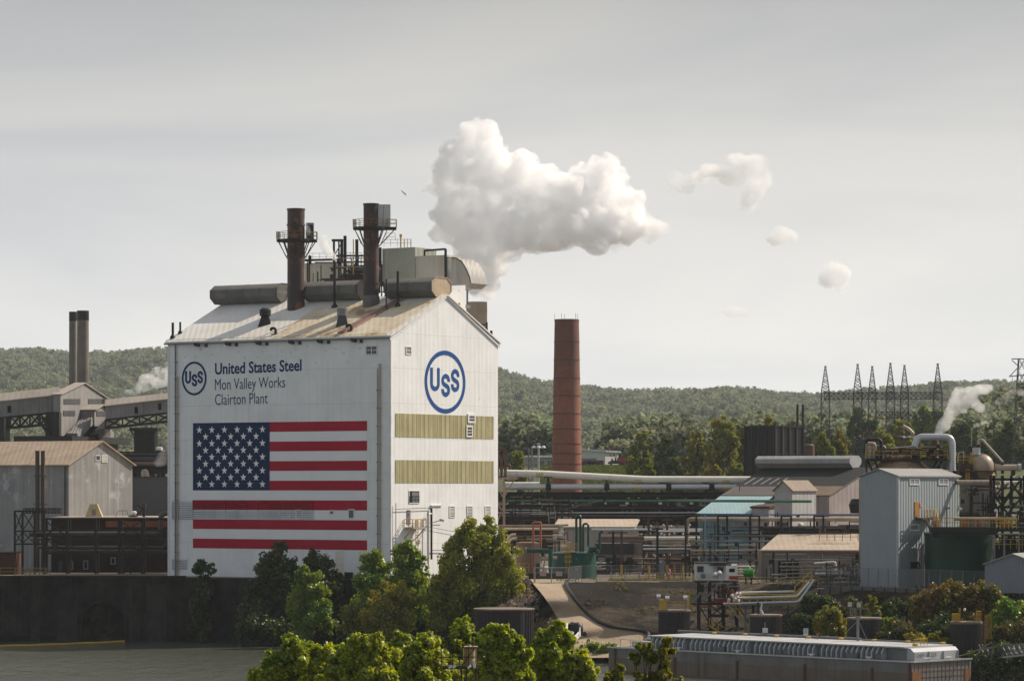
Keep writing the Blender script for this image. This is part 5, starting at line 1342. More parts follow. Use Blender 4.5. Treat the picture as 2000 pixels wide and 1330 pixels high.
# -- main pipe rack across the middle
RD = 640
rk = thing('pipe_rack', 'black steel pipe rack with trusses stretching from the factory to the dark-roofed hall', 'pipe rack', (X(1200, RD), RD, G))
x0, x1 = X(940, RD), X(1500, RD)
mb = MB()
for px in (1012, 1110, 1205, 1257, 1310, 1360, 1420, 1470):
 for y in (RD, RD + 6): mb.bar((X(px, RD), y, G), (X(px, RD), y, Z(960, RD)), .5)
mb.build('posts', DARK, rk)
for y0, hh, n in ((962, 1.3, 30), (990, 1.5, 26), (1012, 1.4, 28), (1036, 1.0, 22)):
 mb = MB(); z = Z(y0, RD)
 mb.girder((x0, RD - .3, z), (x1, RD - .3, z), hh, n, .2); mb.girder((x0, RD + 6.2, z), (x1, RD + 6.2, z), hh, n, .2)
 mb.box(x0, x1, RD + .2, RD + 5.8, z - .5, z - .1)
 mb.build('truss', DARK, rk)
mb = MB(); random.seed(5)
for i in range(70):
 mb.mat(i % 3)
 xx = random.uniform(x0, x1); yy = random.choice((972, 984, 998, 1006, 1019, 1027)); z = Z(yy, RD)
 mb.box(xx, xx + random.uniform(.6, 2.2), RD + random.uniform(0, 3), RD + random.uniform(3.2, 5), z - random.uniform(.2, .5), z + random.uniform(.1, .4))
mb.build('trays', [GREYM, GALV, TPIPE], rk)
def pipe_thing(label, pts, r, mat, group=None, saddles=None, n=12):
 t = thing('pipe', label, 'pipe', pts[0], group)
 MB().pipe(pts, r, n).build('tube', mat, t)
 if saddles:
  for p in saddles:
   mb = MB(); mb.bar(p, Vector(p) + V(0, 0, -saddles_h), .3); mb.build('saddle', DARK, t)
 return t
rr = lambda px: px * RD / F / 2
def PR(px, py, dy=0): p = P(px, py, RD + dy); return p
BANDY = M('pipe_label', (0.5, 0.33, 0.03), 0.6)
t = pipe_thing('topmost thick white pipe, bending down past the brick chimney', [PR(940, 923), PR(1060, 925.5), PR(1262, 936.5), PR(1500, 937)], rr(14), WPIPE)
mb = MB()
for px, y in ((1071, 931), (1185, 936), (1293, 943), (1378, 943), (1461, 943)):
 p = PR(px, y); mb.bar(p, (p.x, p.y, Z(962, RD)), .42); mb.box(p.x - .8, p.x + .8, p.y - .5, p.y + .5, p.z - .15, p.z + .1)
mb.build('stands', DARK, t)
mb = MB()
for px, y in ((1054, 926), (1246, 937), (1418, 938)): p = PR(px, y); mb.tube(p + V(-.7, 0, 0), p + V(.7, 0, 0), rr(14) + .012, n=14)
mb.build('yellow_bands', M('pale_yellow', (0.6, 0.5, 0.25), 0.6), t)
mb = MB()
for px in (979, 988): p = PR(px, 924); mb.tube(p + V(-.12, 0, 0), p + V(.12, 0, 0), rr(14) + .12, n=14)
mb.build('clamps', GREYD, t)
t = pipe_thing('thick silver-white pipe just below the topmost white pipe', [PR(985, 951, -.6), PR(1500, 951, -.6)], rr(11.5), SPIPE)
mb = MB()
for px in (1071, 1185, 1306, 1390): p = PR(px, 951, -.6); mb.tube(p + V(-.5, 0, 0), p + V(.5, 0, 0), rr(11.5) + .05, n=14); mb.bar(p + V(0, -.7, .6), (p.x, p.y - .7, Z(966, RD)), .35)
mb.build('hangers', DARK, t)
mb = MB()
for px in (1054, 1245, 1420): p = PR(px, 954, -.6); mb.box(p.x - .65, p.x + .65, p.y - .63, p.y - .58, p.z - .15, p.z + .15)
mb.build('yellow_labels', BANDY, t)
pipe_thing('short white pipe stub resting beside the factory end of the silver pipe', [PR(985, 946, 2.4), PR(1053, 946, 2.4)], rr(10), WPIPE)
pipe_thing('long dark green pipe crossing the black rack to the gabled dormer tower', [PR(980, 978, -1), PR(1300, 978, -1), V(X(1420, 600), 600, Z(978, 600)), V(X(1585, 590), 590, Z(979, 590))], rr(5), GPIPE)
for i, (y, w, mt, lb) in enumerate(((992, 2.5, GREYD, 'thin dark pipe just under the green pipe'), (1001, 3, SPIPE, 'thin bright pipe in the middle tier of the black rack'), (1007, 2.5, BPIPE, 'thin brown pipe in the middle tier of the black rack'),
                                  (969, 4, DARK, 'black pipe above the green pipe in the rack'), (1014, 4, DARK, 'black pipe below the middle tier of the rack'), (1023, 3, DARK, 'lower black pipe above the pale tan header'))):
 pipe_thing(lb, [PR(970, y, -.9), PR(1495, y, -.9)], rr(w), mt, n=8)
pipe_thing('pale tan header pipe along the bottom of the black rack', [PR(970, 1013 + 18, -2), PR(1342, 1013 + 17, -2)], rr(9), TPIPE)
t = thing('cable', 'white festoon cable sagging across the black pipe rack', 'cable', PR(990, 992, -2))
pts = [PR(lerp(990, 1180, i / 20), lerp(992, 975, i / 20) + 14 * math.sin(math.pi * (i / 20)) ** 1.0 * (1 - .2 * i / 20), -2) for i in range(21)]
MB().sweep(pts, .09, 5).build('cable', GREYM, t)
MB().bar(pts[-1] + V(0, 0, -.4), pts[-1] + V(0, 0, .4), .4).build('anchor', DARK, t)
d = 560
t = thing('trestle', 'tan steel trestle tower close to the right side of the factory', 'trestle', (X(982, d), d, G))
mb = MB()
for px in (968, 984.5):
 for dd in (0, 3): mb.bar((X(px, d), d + dd, G), (X(px, d), d + dd, Z(938, d)), .42)
for (a, y0), (b, y1) in (((968, 970), (984, 1010)), ((1005, 936), (986, 968)), ((968, 1030), (984, 985)), ((968, 940), (984, 975))): mb.bar((X(a, d), d - .1, Z(y0, d)), (X(b, d), d - .1, Z(y1, d)), .2)
mb.box(X(966, d), X(1012, d), d - .5, d + 3.5, Z(936, d), Z(932, d)); mb.build('legs', M('tan_steel', (0.30, 0.22, 0.17), 0.6, (0.22, 0.15, 0.12), 0.5), t)
mb = MB(); mb.rail([(X(968, d), d - .4, Z(932, d)), (X(1010, d), d - .4, Z(932, d))], .9, 1.2, .06); mb.build('railing', GREYM, t)
mb = MB(); mb.girder((X(972, d), d + 3, Z(878, d)), (X(987, d), d + 3, Z(878, d)), 4.6, 2, .2)
for px in (972, 987): mb.bar((X(px, d), d + 3, Z(875, d)), (X(px, d), d + 3, Z(938, d)), .3 if px == 972 else .5)
mb.box(X(970, d), X(989, d), d + 2.5, d + 3.5, Z(876, d), Z(874, d)); mb.build('upper_frame', BROWNS, t)
mb = MB(); mb.pipe([(X(987, d), d + 1, Z(925, d)), (X(985, d), d + 1, Z(908, d)), (X(996, d), d + 1, Z(908, d)), (X(997, d), d + 1, Z(914, d))], .22); mb.build('elbow', BROWNS, t)
d = 570
t = thing('pump_house', 'long low pump house with pale roof edge behind the green tank', 'pump house', (X(1150, d), d, G))
mb = MB(); mb.box(X(1082, d), X(1247, d), d, d + 12, G, Z(1032, d)); mb.build('wall', M('pump_wall', (0.30, 0.285, 0.26), 0.7, (0.24, 0.22, 0.2), 0.2, streak=.5, wave=(.6, .02)), t)
mb = MB(); zz = Z(1031, d); mb.hexa([(X(1080, d), d - .5, zz), (X(1241, d), d - .5, zz), (X(1255, d), d + 12, zz + 1.2), (X(1092, d), d + 12, zz + 1.2), (X(1080, d), d - .5, zz + .25), (X(1241, d), d - .5, zz + .25), (X(1255, d), d + 12, zz + 1.45), (X(1092, d), d + 12, zz + 1.45)]); mb.build('roof', TANR, t)
d = 545
t = thing('pump_house', 'dark grey flat-fronted pump shed right of the green tank, with pale end wall', 'pump shed', (X(1210, d), d, G))
mb = MB(); mb.box(X(1165, d), X(1238, d), d, d + 10, G, Z(1061, d)); mb.build('wall', M('shed_front', (0.045, 0.045, 0.05), 0.7, (0.035, 0.034, 0.037), 0.3), t)
mb = MB(); mb.box(X(1238.3, d), X(1254, d), d + .5, d + 10, G, Z(1052, d)); mb.build('end_wall', M('end_wall', (0.28, 0.24, 0.2), 0.7, (0.2, 0.17, .14), .3, streak=.7), t)
f = Face((0, d), (1, 0), (0, -1))
for a, b, c, e_ in ((1168, 1086, 1182, 1098), (1211, 1087, 1224, 1102)): MB().prect(f, a, b, c, e_, .01, .08).build('window', GREYM, t)
pipe_thing('upper brown pipe running in front of the pump shed', [P(1170, 1049, 540), P(1310, 1049, 540)], .3, BPIPE)
pipe_thing('lower brown pipe running in front of the pump shed', [P(1165, 1056, 540), P(1330, 1056, 540)], .25, BPIPE)
pipe_thing('slim silver pipe above the pump shed roof line', [P(1155, 1034, 535), P(1372, 1034, 535)], .18, SPIPE)
pipe_thing('thick brown pipe left of the orange loop', [P(975, 1028, 545), P(1100, 1028, 545)], .28, BPIPE)
pipe_thing('thin tan pipe through the orange loop', [P(985, 1033, 543), P(1090, 1033, 543)], .22, TPIPE)
pipe_thing('pinkish pipe crossing before the orange loop', [P(1042, 1047, 520), P(1098, 1046, 520)], .16, PINK)
def stanchion(label, px, y0, d, mat, yel=True, w=.35):
 t = thing('pipe_stanchion', label, 'stanchion', (X(px, d), d, G), 'yard pipe stanchions')
 mb = MB(); mb.bar((X(px, d), d, G + (1.8 if yel else 0)), (X(px, d), d, Z(y0, d)), w); mb.bar((X(px, d) - .9, d, Z(y0 + 3, d)), (X(px, d) + .9, d, Z(y0 + 3, d)), .2); mb.build('post', mat, t)
 if yel: mb = MB(); mb.bar((X(px, d), d, G), (X(px, d), d, G + 1.8), w + .06); mb.build('yellow_foot', YEL, t)
stanchion('dark stanchion right of the green tank, near the pump shed windows', 1197.5, 1037, 530, DARK, False); stanchion('yellow-footed stanchion before the pump shed', 1214, 1037, 520, BROWNS)
stanchion('thick black stanchion at the pump shed end wall', 1257.5, 1010, 540, DARK); stanchion('thin tan-footed stanchion next to the black one', 1267, 1010, 530, BROWNS)
stanchion('tall dark stanchion before the blue building', 1284, 1030, 505, DARK, False); stanchion('brown stanchion left of the teal building corner', 1303, 1012, 520, BROWNS, True)
# -- green tank group by the fence
d = 506; gx, gr = X(1120, d), 45.5 * d / F; zt = Z(1082, d)
t = thing('green_tank', 'dark green round tank with yellow ladder cage behind the fence', 'tank', (gx, d + gr, G)); cy_ = d + gr
mb = MB(); mb.lathe(gx, cy_, [(gr, G), (gr, zt), (gr + .08, zt + .02), (gr + .08, zt + .12), (gr * .6, zt + .35), (.1, zt + .5)], 48); mb.build('shell', GTANK, t)
lx = X(1109, d)
mb = MB(); mb.box(lx - 1.0, lx + 1.4, cy_ - gr - .6, cy_ - gr + .8, zt + .3, zt + .4); pf = mb.build('platform', YEL, t)
mb = MB(); mb.rail([(lx - 1, cy_ - gr - .6, zt + .4), (lx + 1.4, cy_ - gr - .6, zt + .4), (lx + 1.4, cy_ - gr + .8, zt + .4)], 1.2, .5, .09); mb.build('railing', YEL, pf)
mb = MB()
for dx in (-.28, .28): mb.bar((lx + dx, cy_ - gr - .35, G), (lx + dx, cy_ - gr - .35, zt + 1.2), .09)
for i in range(15): mb.bar((lx - .28, cy_ - gr - .35, G + .3 + i * .35), (lx + .28, cy_ - gr - .35, G + .3 + i * .35), .05)
for i in range(5):
 z = G + 2.6 + i * .75; w_2 = .55 - .03 * i
 mb.sweep([(lx - .3, cy_ - gr - .35, z), (lx - w_2, cy_ - gr - .8, z), (lx, cy_ - gr - 1.05, z), (lx + w_2, cy_ - gr - .8, z), (lx + .3, cy_ - gr - .35, z)], .045, 4)
for dx in (-.5, 0, .5): mb.bar((lx + dx, cy_ - gr - 1.0 + abs(dx) * .4, G + 2.6), (lx + dx * .8, cy_ - gr - 1.0 + abs(dx) * .4, zt + .4), .05)
mb.build('ladder_cage', YEL, t)
f = Face((0, cy_ - gr + .25), (1, 0), (0, -1))
MB().prect(f, 1124, 1089, 1128.5, 1093.5, .1, .3).build('blue_plate', M('plate_blue', (0.02, 0.2, .33), .5), t); MB().prect(f, 1122.5, 1110, 1127.5, 1113, .15, .3).build('yellow_plate', YEL, t)
yl = cy_ - .5
def gz_(y): return Z(y, yl)
def gxx(px): return X(px, yl)
MB().pipe([(gxx(1125.5), yl, zt), (gxx(1125.5), yl, gz_(1007)), (gxx(1133.5), yl, gz_(1007)), (gxx(1133.5), yl, zt)], .20, 10).build('gooseneck', GTANK, t)
MB().pipe([(gxx(1139), yl, zt), (gxx(1139), yl, gz_(1022.5)), (gxx(1149), yl, gz_(1022.5)), (gxx(1149), yl, gz_(1066))], .18, 10).build('gooseneck', GTANK, t)
MB().pipe([(gxx(1146), yl, zt), (gxx(1146), yl, gz_(1043)), (gxx(1152), yl, gz_(1043))], .08, 8).build('thin_riser', GALV, t)
mb = MB(); mb.pipe([(gxx(1152), yl - 1, gz_(1076)), (gxx(1171), yl - 1, gz_(1076)), (gxx(1171), yl - 1, gz_(1040)), (gxx(1177), yl - 1, gz_(1037))], .22, 10)
for px, y in ((1154, 1071), (1160, 1071), (1152, 1078), (1166, 1077)): mb.lathe(gxx(px), yl - 1.2, [(.15, gz_(y) - .35), (.38, gz_(y) - .2), (.38, gz_(y) + .2), (.15, gz_(y) + .35)], 12)
mb.build('valve_manifold', GTANK, t)
mb = MB(); mb.tube((gxx(1177), yl - 1, gz_(1037)), (gxx(1182), yl - 1, gz_(1035)), .22); mb.build('pale_tip', TPIPE, t)
d2 = 500
t = thing('green_pipe', 'fat green pipe with square elbow in front of the green tank', 'pipe', (X(1075, d2), d2, G))
mb = MB(); mb.tube((X(1027, d2), d2, Z(1075, d2)), (X(1076, d2), d2, Z(1075, d2)), .33, n=14); mb.tube((X(1075, d2), d2, G), (X(1075, d2), d2, Z(1071, d2)), .33, n=14); mb.build('tube', GTANK, t)
mb = MB(); mb.tube((X(1026, d2), d2, Z(1075, d2)), (X(1029, d2), d2, Z(1075, d2)), .5, n=16); mb.build('flange', GREYM, t)
mb = MB(); mb.tube((X(1080, d2), d2, Z(1089, d2)), (X(1088, d2), d2, Z(1089, d2)), .2); mb.build('branch', TPIPE, t)
d3 = 522
t = thing('brown_tank', 'brown upright plate tank left of the green tank', 'tank', (X(1030, d3), d3 + 2, G)); x_ = X(1031, d3)
mb = MB(); mb.lathe(x_, d3 + 1.9, [(1.85, G), (1.85, Z(1060, d3)), (1.2, Z(1058, d3))], 28); mb.build('shell', M('brown_plate', (0.22, .15, .105), .65, (.14, .09, .065), .4, streak=.8, rust=.2), t)
mb = MB(); mb.rail([(x_ - 1.8, d3 + .6, Z(1060, d3)), (x_ + 1.8, d3 + .6, Z(1060, d3))], 1.1, .9, .07); mb.build('railing', M('tan_rail', (.4, .28, .14), .6), t)
t = thing('orange_pipe', 'orange square pipe loop beside the brown tank', 'pipe', (X(1049, 515), 515, G)); d4 = 515
MB().pipe([(X(1041.5, d4), d4, G), (X(1041.5, d4), d4, Z(1020, d4)), (X(1056, d4), d4, Z(1020, d4)), (X(1056, d4), d4, Z(1072, d4))], .16, 8, 1.2).build('loop', ORAN, t)
mb = MB(); mb.box(X(1043, d4), X(1055, d4), d4 - .3, d4 + .5, G, Z(1060, d4)); mb.build('column', M('pale_brown', (.36, .26, .2), .6, (.26, .18, .14), .5), t)
t = thing('pipe_bundle', 'two slanting tan pipe elbows beside the right factory corner', 'pipe', P(990, 1045, 530))
mb = MB(); mb.pipe([P(990, 1055, 530), P(998, 1044, 530), P(1008, 1044, 530)], .24); mb.build('upper_elbow', TPIPE, t)
mb = MB(); mb.pipe([P(993, 1060, 529), P(999, 1051.5, 529), P(1010, 1051.5, 529)], .24); mb.build('lower_elbow', TPIPE, t)
railing('yellow guard rail left of the green pipe, by the brown tank foot', [(X(1012, 508), 508, G + 1.0), (X(1033, 508), 508, G + 1.0)], 1.3, .9, .08, YEL)
t = thing('pump_skid', 'slanted tan chutes and small pump between orange column and green pipe', 'pump skid', P(1063, 1130, 503)); d5 = 503
mb = MB(); mb.bar((X(1058, d5), d5, G), (X(1066, d5), d5, Z(1082, d5)), .22); mb.bar((X(1052, d5), d5, G), (X(1055, d5), d5, Z(1090, d5)), .2); mb.build('struts', TPIPE, t)
mb = MB(); mb.lathe(X(1067, d5), d5, [(.3, G), (.3, Z(1112, d5)), (.42, Z(1110, d5)), (.42, Z(1107, d5)), (.2, Z(1106, d5))], 12); mb.build('pump', WPIPE, t)
mb = MB(); mb.bar((X(1045, d5), d5, G + .2), (X(1051, d5), d5, Z(1100, d5)), .6); mb.build('box', BROWNS, t)
t = thing('low_wall', 'dark low containment wall before the green tank', 'wall', (X(1075, 499), 499, G)); mb = MB(); mb.box(X(1032, 499), X(1112, 499), 498.6, 499, G, Z(1119, 499)); mb.build('wall', CONC, t); MB().box(X(1032, 499), X(1112, 499), 498.5, 499.1, Z(1119, 499), Z(1118, 499)).build('coping', CONCL, t)
t = thing('parked_machine', 'pale tangled machine parts standing between the green tank and the pump shed', 'machinery', P(1175, 1110, 535)); d6 = 530; random.seed(8)
mb = MB()
for i in range(9): xx = X(random.uniform(1166, 1190), d6); z = Z(random.uniform(1098, 1112), d6); mb.tube((xx - .5, d6, z), (xx + .6, d6 + .3, z + random.uniform(-.3, .5)), .15)
mb.build('pipes', GALV, t); MB().box(X(1166, d6), X(1192, d6), d6 + .5, d6 + 1.5, G, Z(1103, d6)).build('frame', DARK, t)
def fence(label, pts, h, sp, arm=True):
 t = thing('chain_link_fence', label, 'fence', pts[0])
 Pp = [Vector(p) for p in pts]
 tot = 0
 for p, q_ in zip(Pp, Pp[1:]):
  k = max(1, int(round((q_ - p).length / sp)))
  for i in range(k + (1 if q_ is Pp[-1] else 0)):
   a = p.lerp(q_, i / k); mb = MB(); mb.tube(a, a + V(0, 0, h), .045, n=6)
   if arm: mb.bar(a + V(0, 0, h), a + V(-.22, -.25, .4), .05)
   mb.build('post', GREYM, t)
 mb = MB()
 for p, q_ in zip(Pp, Pp[1:]):
  for hh in (.05, h): mb.tube(p + V(0, 0, hh), q_ + V(0, 0, hh), .025, n=5)
 mb.build('rail', GREYM, t)
 mb = MB()
 for p, q_ in zip(Pp, Pp[1:]): mb.add([p + V(0, 0, .08), q_ + V(0, 0, .08), q_ + V(0, 0, h - .05), p + V(0, 0, h - .05)], [(0, 1, 2, 3)])
 mb.build('mesh', WIRE, t)
 return t
def gp(px, d): return V(X(px, d), d, G)
fence('chain link fence curving along the yard edge from the ramp gate rightwards', [gp(1112, 484), gp(1136, 492), gp(1165, 493), gp(1195, 494), gp(1330, 494), gp(1440, 494)], 2.3, 2.2)
gt = thing('gate', 'wide chain link gate across the top of the dirt ramp', 'gate', gp(1075, 481))
mb = MB()
for px in (1043, 1045, 1077, 1110): mb.tube(gp(px, 481), gp(px, 481) + V(0, 0, 2.4), .07, n=6)
for hh in (.1, 2.3): mb.tube(gp(1043, 481) + V(0, 0, hh), gp(1110, 481) + V(0, 0, hh), .05, n=5)
mb.build('frame', GALV, gt); mb = MB(); mb.add([gp(1043, 481) + V(0, 0, .1), gp(1110, 481) + V(0, 0, .1), gp(1110, 481) + V(0, 0, 2.3), gp(1043, 481) + V(0, 0, 2.3)], [(0, 1, 2, 3)]); mb.build('mesh', WIRE, gt)
for px, lb in ((1060.5, 'left of two pale signs on the ramp gate'), (1092, 'right of two pale signs on the ramp gate')):
 p = gp(px, 480.9); t = thing('gate_sign', lb, 'sign', p + V(0, 0, 1.1)); mb = MB(); mb.box(p.x - .45, p.x + .45, p.y - .05, p.y - .02, G + 1.1, G + 1.75); mb.build('board', SIGNP, t)
 mb = MB()
 for k in range(3): mb.box(p.x - .33, p.x + .33, p.y - .065, p.y - .05, G + 1.25 + k * .16, G + 1.31 + k * .16)
 mb.build('border_bars', M('sign_bar', (.36, .22, .25), .6), t)
rng3 = np.random.default_rng(11); n = 2600
g3 = np.stack([rng3.uniform(X(1190, 496), X(1345, 496), n), rng3.uniform(494.6, 500, n), np.full(n, G + .1)], 1)
o = bpy.data.objects.new('grass_strip', quads_mesh('grass_strip', leaf_arrays(g3, .32, rng3, None, 1.0), leafmat('dry_grass', (.22, .2, .05), (.12, .13, .03), (.25, .2, .07), .3, gloss=0))); COL.objects.link(o)
tag(o, 'dry yellow-green grass strip behind the yard fence', 'grass', kind='stuff')
d = 700; t = thing('battery_building', 'long near-black works building behind the pipe rack', 'works building', (X(1200, d), d, G)); mb = MB(); random.seed(77)
mb.box(X(930, d), X(1475, d), d, d + 14, G, Z(985, d)); x_ = X(935, d)
while x_ < X(1468, d):
 w = random.uniform(2, 6); mb.box(x_, x_ + w, d - .4, d + random.uniform(4, 10), Z(985.2, d), Z(random.uniform(958, 978), d)); x_ += w + random.uniform(.2, 1.2)
mb.build('wall', M('near_black_wall', (.022, .019, .017), .85, (.05, .042, .036), .5, streak=.6), t)  # near-black backing that closes the view through the rack
mb = MB()
for i in range(60): xx = random.uniform(X(980, d), X(1470, d)); z = Z(random.uniform(968, 1080), d); mb.mat(i % 3).box(xx, xx + random.uniform(.4, 2.5), d - .9, d - .45, z, z + random.uniform(.15, .5))
mb.build('pale_fittings', [GALV, GREYM, TPIPE], t)
mb = MB()
for i in range(16): xx = X(lerp(985, 1470, i / 15), d); mb.bar((xx, d - .6, G), (xx, d - .6, Z(960, d)), .4)
mb.build('buttresses', DARK, t)
# -- dark-roofed hall, teal lean-to, dormer tower
t33 = math.radians(33)
HE, HR = (math.cos(t33), -math.sin(t33)), (math.sin(t33), math.cos(t33))
HC = P(1412, 950, 622)
def hat(u, b, z): return V(HC.x + HE[0] * u + HR[0] * b, HC.y + HE[1] * u + HR[1] * b, z)
zE_, zR_ = 21.8, 26.9
LH, BH = 22.3, 17.0
hall = thing('hall', 'long hall with black and brown roof, ridge ventilator and stained pinkish gable', 'industrial hall', hat(0, 0, G))
mb = MB(); s0 = [hat(0, 0, G), hat(0, 2 * BH, G), hat(0, 2 * BH, zE_), hat(0, BH, zR_), hat(0, 0, zE_)]; s1 = [hat(LH, 0, G), hat(LH, 2 * BH, G), hat(LH, 2 * BH, zE_), hat(LH, BH, zR_), hat(LH, 0, zE_)]
mb.add(s0 + s1, [(0, 1, 2, 3, 4), (9, 8, 7, 6, 5), (0, 4, 9, 5), (1, 6, 7, 2), (2, 7, 8, 3), (3, 8, 9, 4)]); mb.build('wall', M('stained_gable', (0.31, 0.265, 0.25), .65, (.22, .185, .17), .25, streak=1.0, sc=(.12, .09, .08), wave=(.9, .02), rust=.22, rustc=(.34, .2, .13), rscale=.25), hall)
def slab_r(mb, u0, u1, b0, b1, lift, t=.15):
 zz = lambda b: lerp(zE_, zR_, b / BH) + lift
 c = [hat(u0, b0, zz(b0)), hat(u1, b0, zz(b0)), hat(u1, b1, zz(b1)), hat(u0, b1, zz(b1))]
 return mb.hexa(c + [p + V(0, 0, t) for p in c])
rf = slab_r(MB(), -.3, LH + .3, -.3, BH, .03).build('roof', ROOFB, hall)
MB().hexa([hat(-.3, BH + .01, zR_ + .02), hat(LH + .3, BH + .01, zR_ + .02), hat(LH + .3, 2 * BH, zE_ + .02), hat(-.3, 2 * BH, zE_ + .02)] + [hat(-.3, BH + .01, zR_ + .17), hat(LH + .3, BH + .01, zR_ + .17), hat(LH + .3, 2 * BH, zE_ + .17), hat(-.3, 2 * BH, zE_ + .17)]).build('rear_roof', ROOFB, hall)
slab_r(MB(), -.32, LH + .28, 5.3, BH - .02, .19, .03).build('black_roof_sheet', SLATE, hall)
slab_r(MB(), 11.8, LH + .2, -.35, 5.25, .19, .03).build('rusty_roof_sheet', RUSTR, hall)
mb = MB()
for k in range(5): slab_r(mb, 1.0 + k * 1.75, 1.35 + k * 1.75, 6.2, 10.2, .24, .03)
mb.build('skylights', M('skylight_strip', (.25, .25, .25), .5), hall)
MB().bar(hat(2.2, 2.4, 22.6), hat(2.2, 2.4, 23.8), .12).build('roof_stub', DARK, hall)
ua, ub, w_, h_ = -1.2, 19.0, 2.4, 2.3
sec = [(-1.2, 0), (1.2, 0), (w_, .9), (w_, 1.7), (1.4, h_), (-1.4, h_), (-w_, 1.7), (-w_, .9)]
mb = MB(); vs = [hat(ua, BH + b, zR_ + .1 + z) for b, z in sec] + [hat(ub, BH + b, zR_ + .1 + z) for b, z in sec]
mb.add(vs, [(i, (i + 1) % 8, 8 + (i + 1) % 8, 8 + i) for i in range(8)] + [tuple(range(8)), tuple(range(15, 7, -1))])
for i in range(12):
 uu = lerp(ua + .1, ub - .1, i / 11)
 for j in (4, 5, 6, 7):
  (b0, z0), (b1, z1) = sec[j], sec[(j + 1) % 8]; mb.bar(hat(uu, BH + b0, zR_ + .1 + z0), hat(uu, BH + b1, zR_ + .1 + z1), .07, .05)
mb.build('ridge_ventilator', M('ventilator', (.33, .33, .33), .55, (.25, .25, .25), .2, streak=.4), hall)
tl = thing('lean_to', 'teal walled lean-to with pale blue roof and louvered windows', 'lean-to', hat(0, -8.8, G))
LB = 10.3; zb1, zb2 = 18.5, 21.65
mb = MB(); mb.hexa([hat(0, -8.8, G), hat(LB, -8.8, G), hat(LB, -.05, G), hat(0, -.05, G), hat(0, -8.8, zb1), hat(LB, -8.8, zb1), hat(LB, -.05, zb2), hat(0, -.05, zb2)]); mb.build('wall', BLUEW, tl)
mb = MB(); c = [hat(-.4, -9.2, zb1 - .1), hat(LB + .5, -9.2, zb1 - .1), hat(LB + .5, -.02, zb2 + .06), hat(-.4, -.02, zb2 + .06)]; mb.hexa(c + [p + V(0, 0, .16) for p in c]); rf = mb.build('roof', BLUER, tl)
mb = MB(); mb.tube(hat(-.4, -9.3, zb1 - .12), hat(LB + .5, -9.3, zb1 - .12), .13); mb.build('gutter', DARK, rf)
TF = Face(hat(0, -8.8, 0), HE, (-HR[0], -HR[1]))
def pw(f, root, x0, y0, x1, y1, nx, ny, frame, pane, nm='window', fw=.14): return window(f, x0, y0, x1, y1, nx, ny, frame, fw, root, pane, nm)
BFR = M('teal_frame', (.16, .30, .33), .6)
for x0 in (1364.5 + 1, 1387.5, 1409.5, 1435): pw(TF, tl, x0, 1018, x0 + 12, 1032, 1, 6, BFR, M('dim_louver', (.12, .12, .13), .6), 'louver_window')
mb = MB(); mb.prect(TF, 1383, 1060, 1390, 1100, .01, .06); mb.build('door', M('dark_teal', (.03, .07, .08), .6), tl)
mb = MB(); mb.prect(TF, 1366, 1045, 1461, 1046.5, .01, .12); mb.build('belt', GREYD, tl)
t = thing('roof_block', 'small dirty white block with brown top between teal lean-to and dormer tower', 'stair block', hat(9, -7, G))
mb = MB(); mb.hexa([hat(10.6, -8.2, G), hat(14.2, -8.2, G), hat(14.2, -3, G), hat(10.6, -3, G), hat(10.6, -8.2, 19.5), hat(14.2, -8.2, 19.5), hat(14.2, -3, 19.5), hat(10.6, -3, 19.5)]); mb.build('wall', DIRTW, t)
mb = MB(); mb.hexa([hat(10.4, -8.4, 19.5), hat(14.4, -8.4, 19.5), hat(14.4, -2.9, 19.9), hat(10.4, -2.9, 19.9), hat(10.4, -8.4, 19.9), hat(14.4, -8.4, 19.9), hat(14.4, -2.9, 20.4), hat(10.4, -2.9, 20.4)]); mb.build('roof', BROWNS, t)
dt = gb('dormer_tower', 'tall dirty white gabled dormer tower with rusty sheet roof before the dark hall roof', 'tower', 1547, 598, 1512.5, 1594, 957.5, 940, 'L', 33, G, DIRTW, RUSTR, .3)
MB().prect(dt['A'], 1517, 1020, 1540, 1032, .01, .06).build('dark_panel', GREYD, dt['root'])
MB().prect(dt['B'], 1560, 1021, 1566, 1024, .01, .4).build('lamp', TRIM, dt['root'])
t = thing('pipe_gallery', 'dark low pipe gallery and hoppers along the foot of the dormer tower', 'pipe gallery', P(1580, 1060, 580)); d = 575
mb = MB(); mb.box(X(1490, d), X(1690, d), d, d + 3, Z(1046, d), Z(1029, d)); mb.box(X(1500, d), X(1690, d), d + 1, d + 6, G, Z(1046, d)); mb.build('deck', M('gallery_dark', (.03, .03, .034), .7, (.05, .048, .05), .4), t)
mb = MB()
for px in (1495, 1528, 1552, 1600, 1625, 1660): mb.bar((X(px, d), d - .3, G), (X(px, d), d - .3, Z(1028, d)), .3)
mb.girder((X(1490, d), d - .3, Z(1030, d)), (X(1690, d), d - .3, Z(1030, d)), 1.2, 16, .12); mb.build('truss', DARK, t)
mb = MB(); mb.lathe(X(1602, d), d - 1, [(.9, Z(1044, d)), (.9, Z(1029, d)), (.7, Z(1027, d))], 16); mb.build('red_hopper', M('dark_red', (.10, .02, .018), .6), t)
mb = MB(); mb.lathe(X(1650, d), d - 1, [(.5, Z(1062, d)), (.9, Z(1050, d)), (.5, Z(1040, d)), (.8, Z(1030, d))], 14); mb.build('rust_hopper', BROWNS, t)
mb = MB(); mb.lathe(X(1674, d), d - .5, [(1.2, Z(1002, d)), (1.5, Z(985, d)), (1.0, Z(974, d))], 16); mb.build('black_fan', DARK, t)
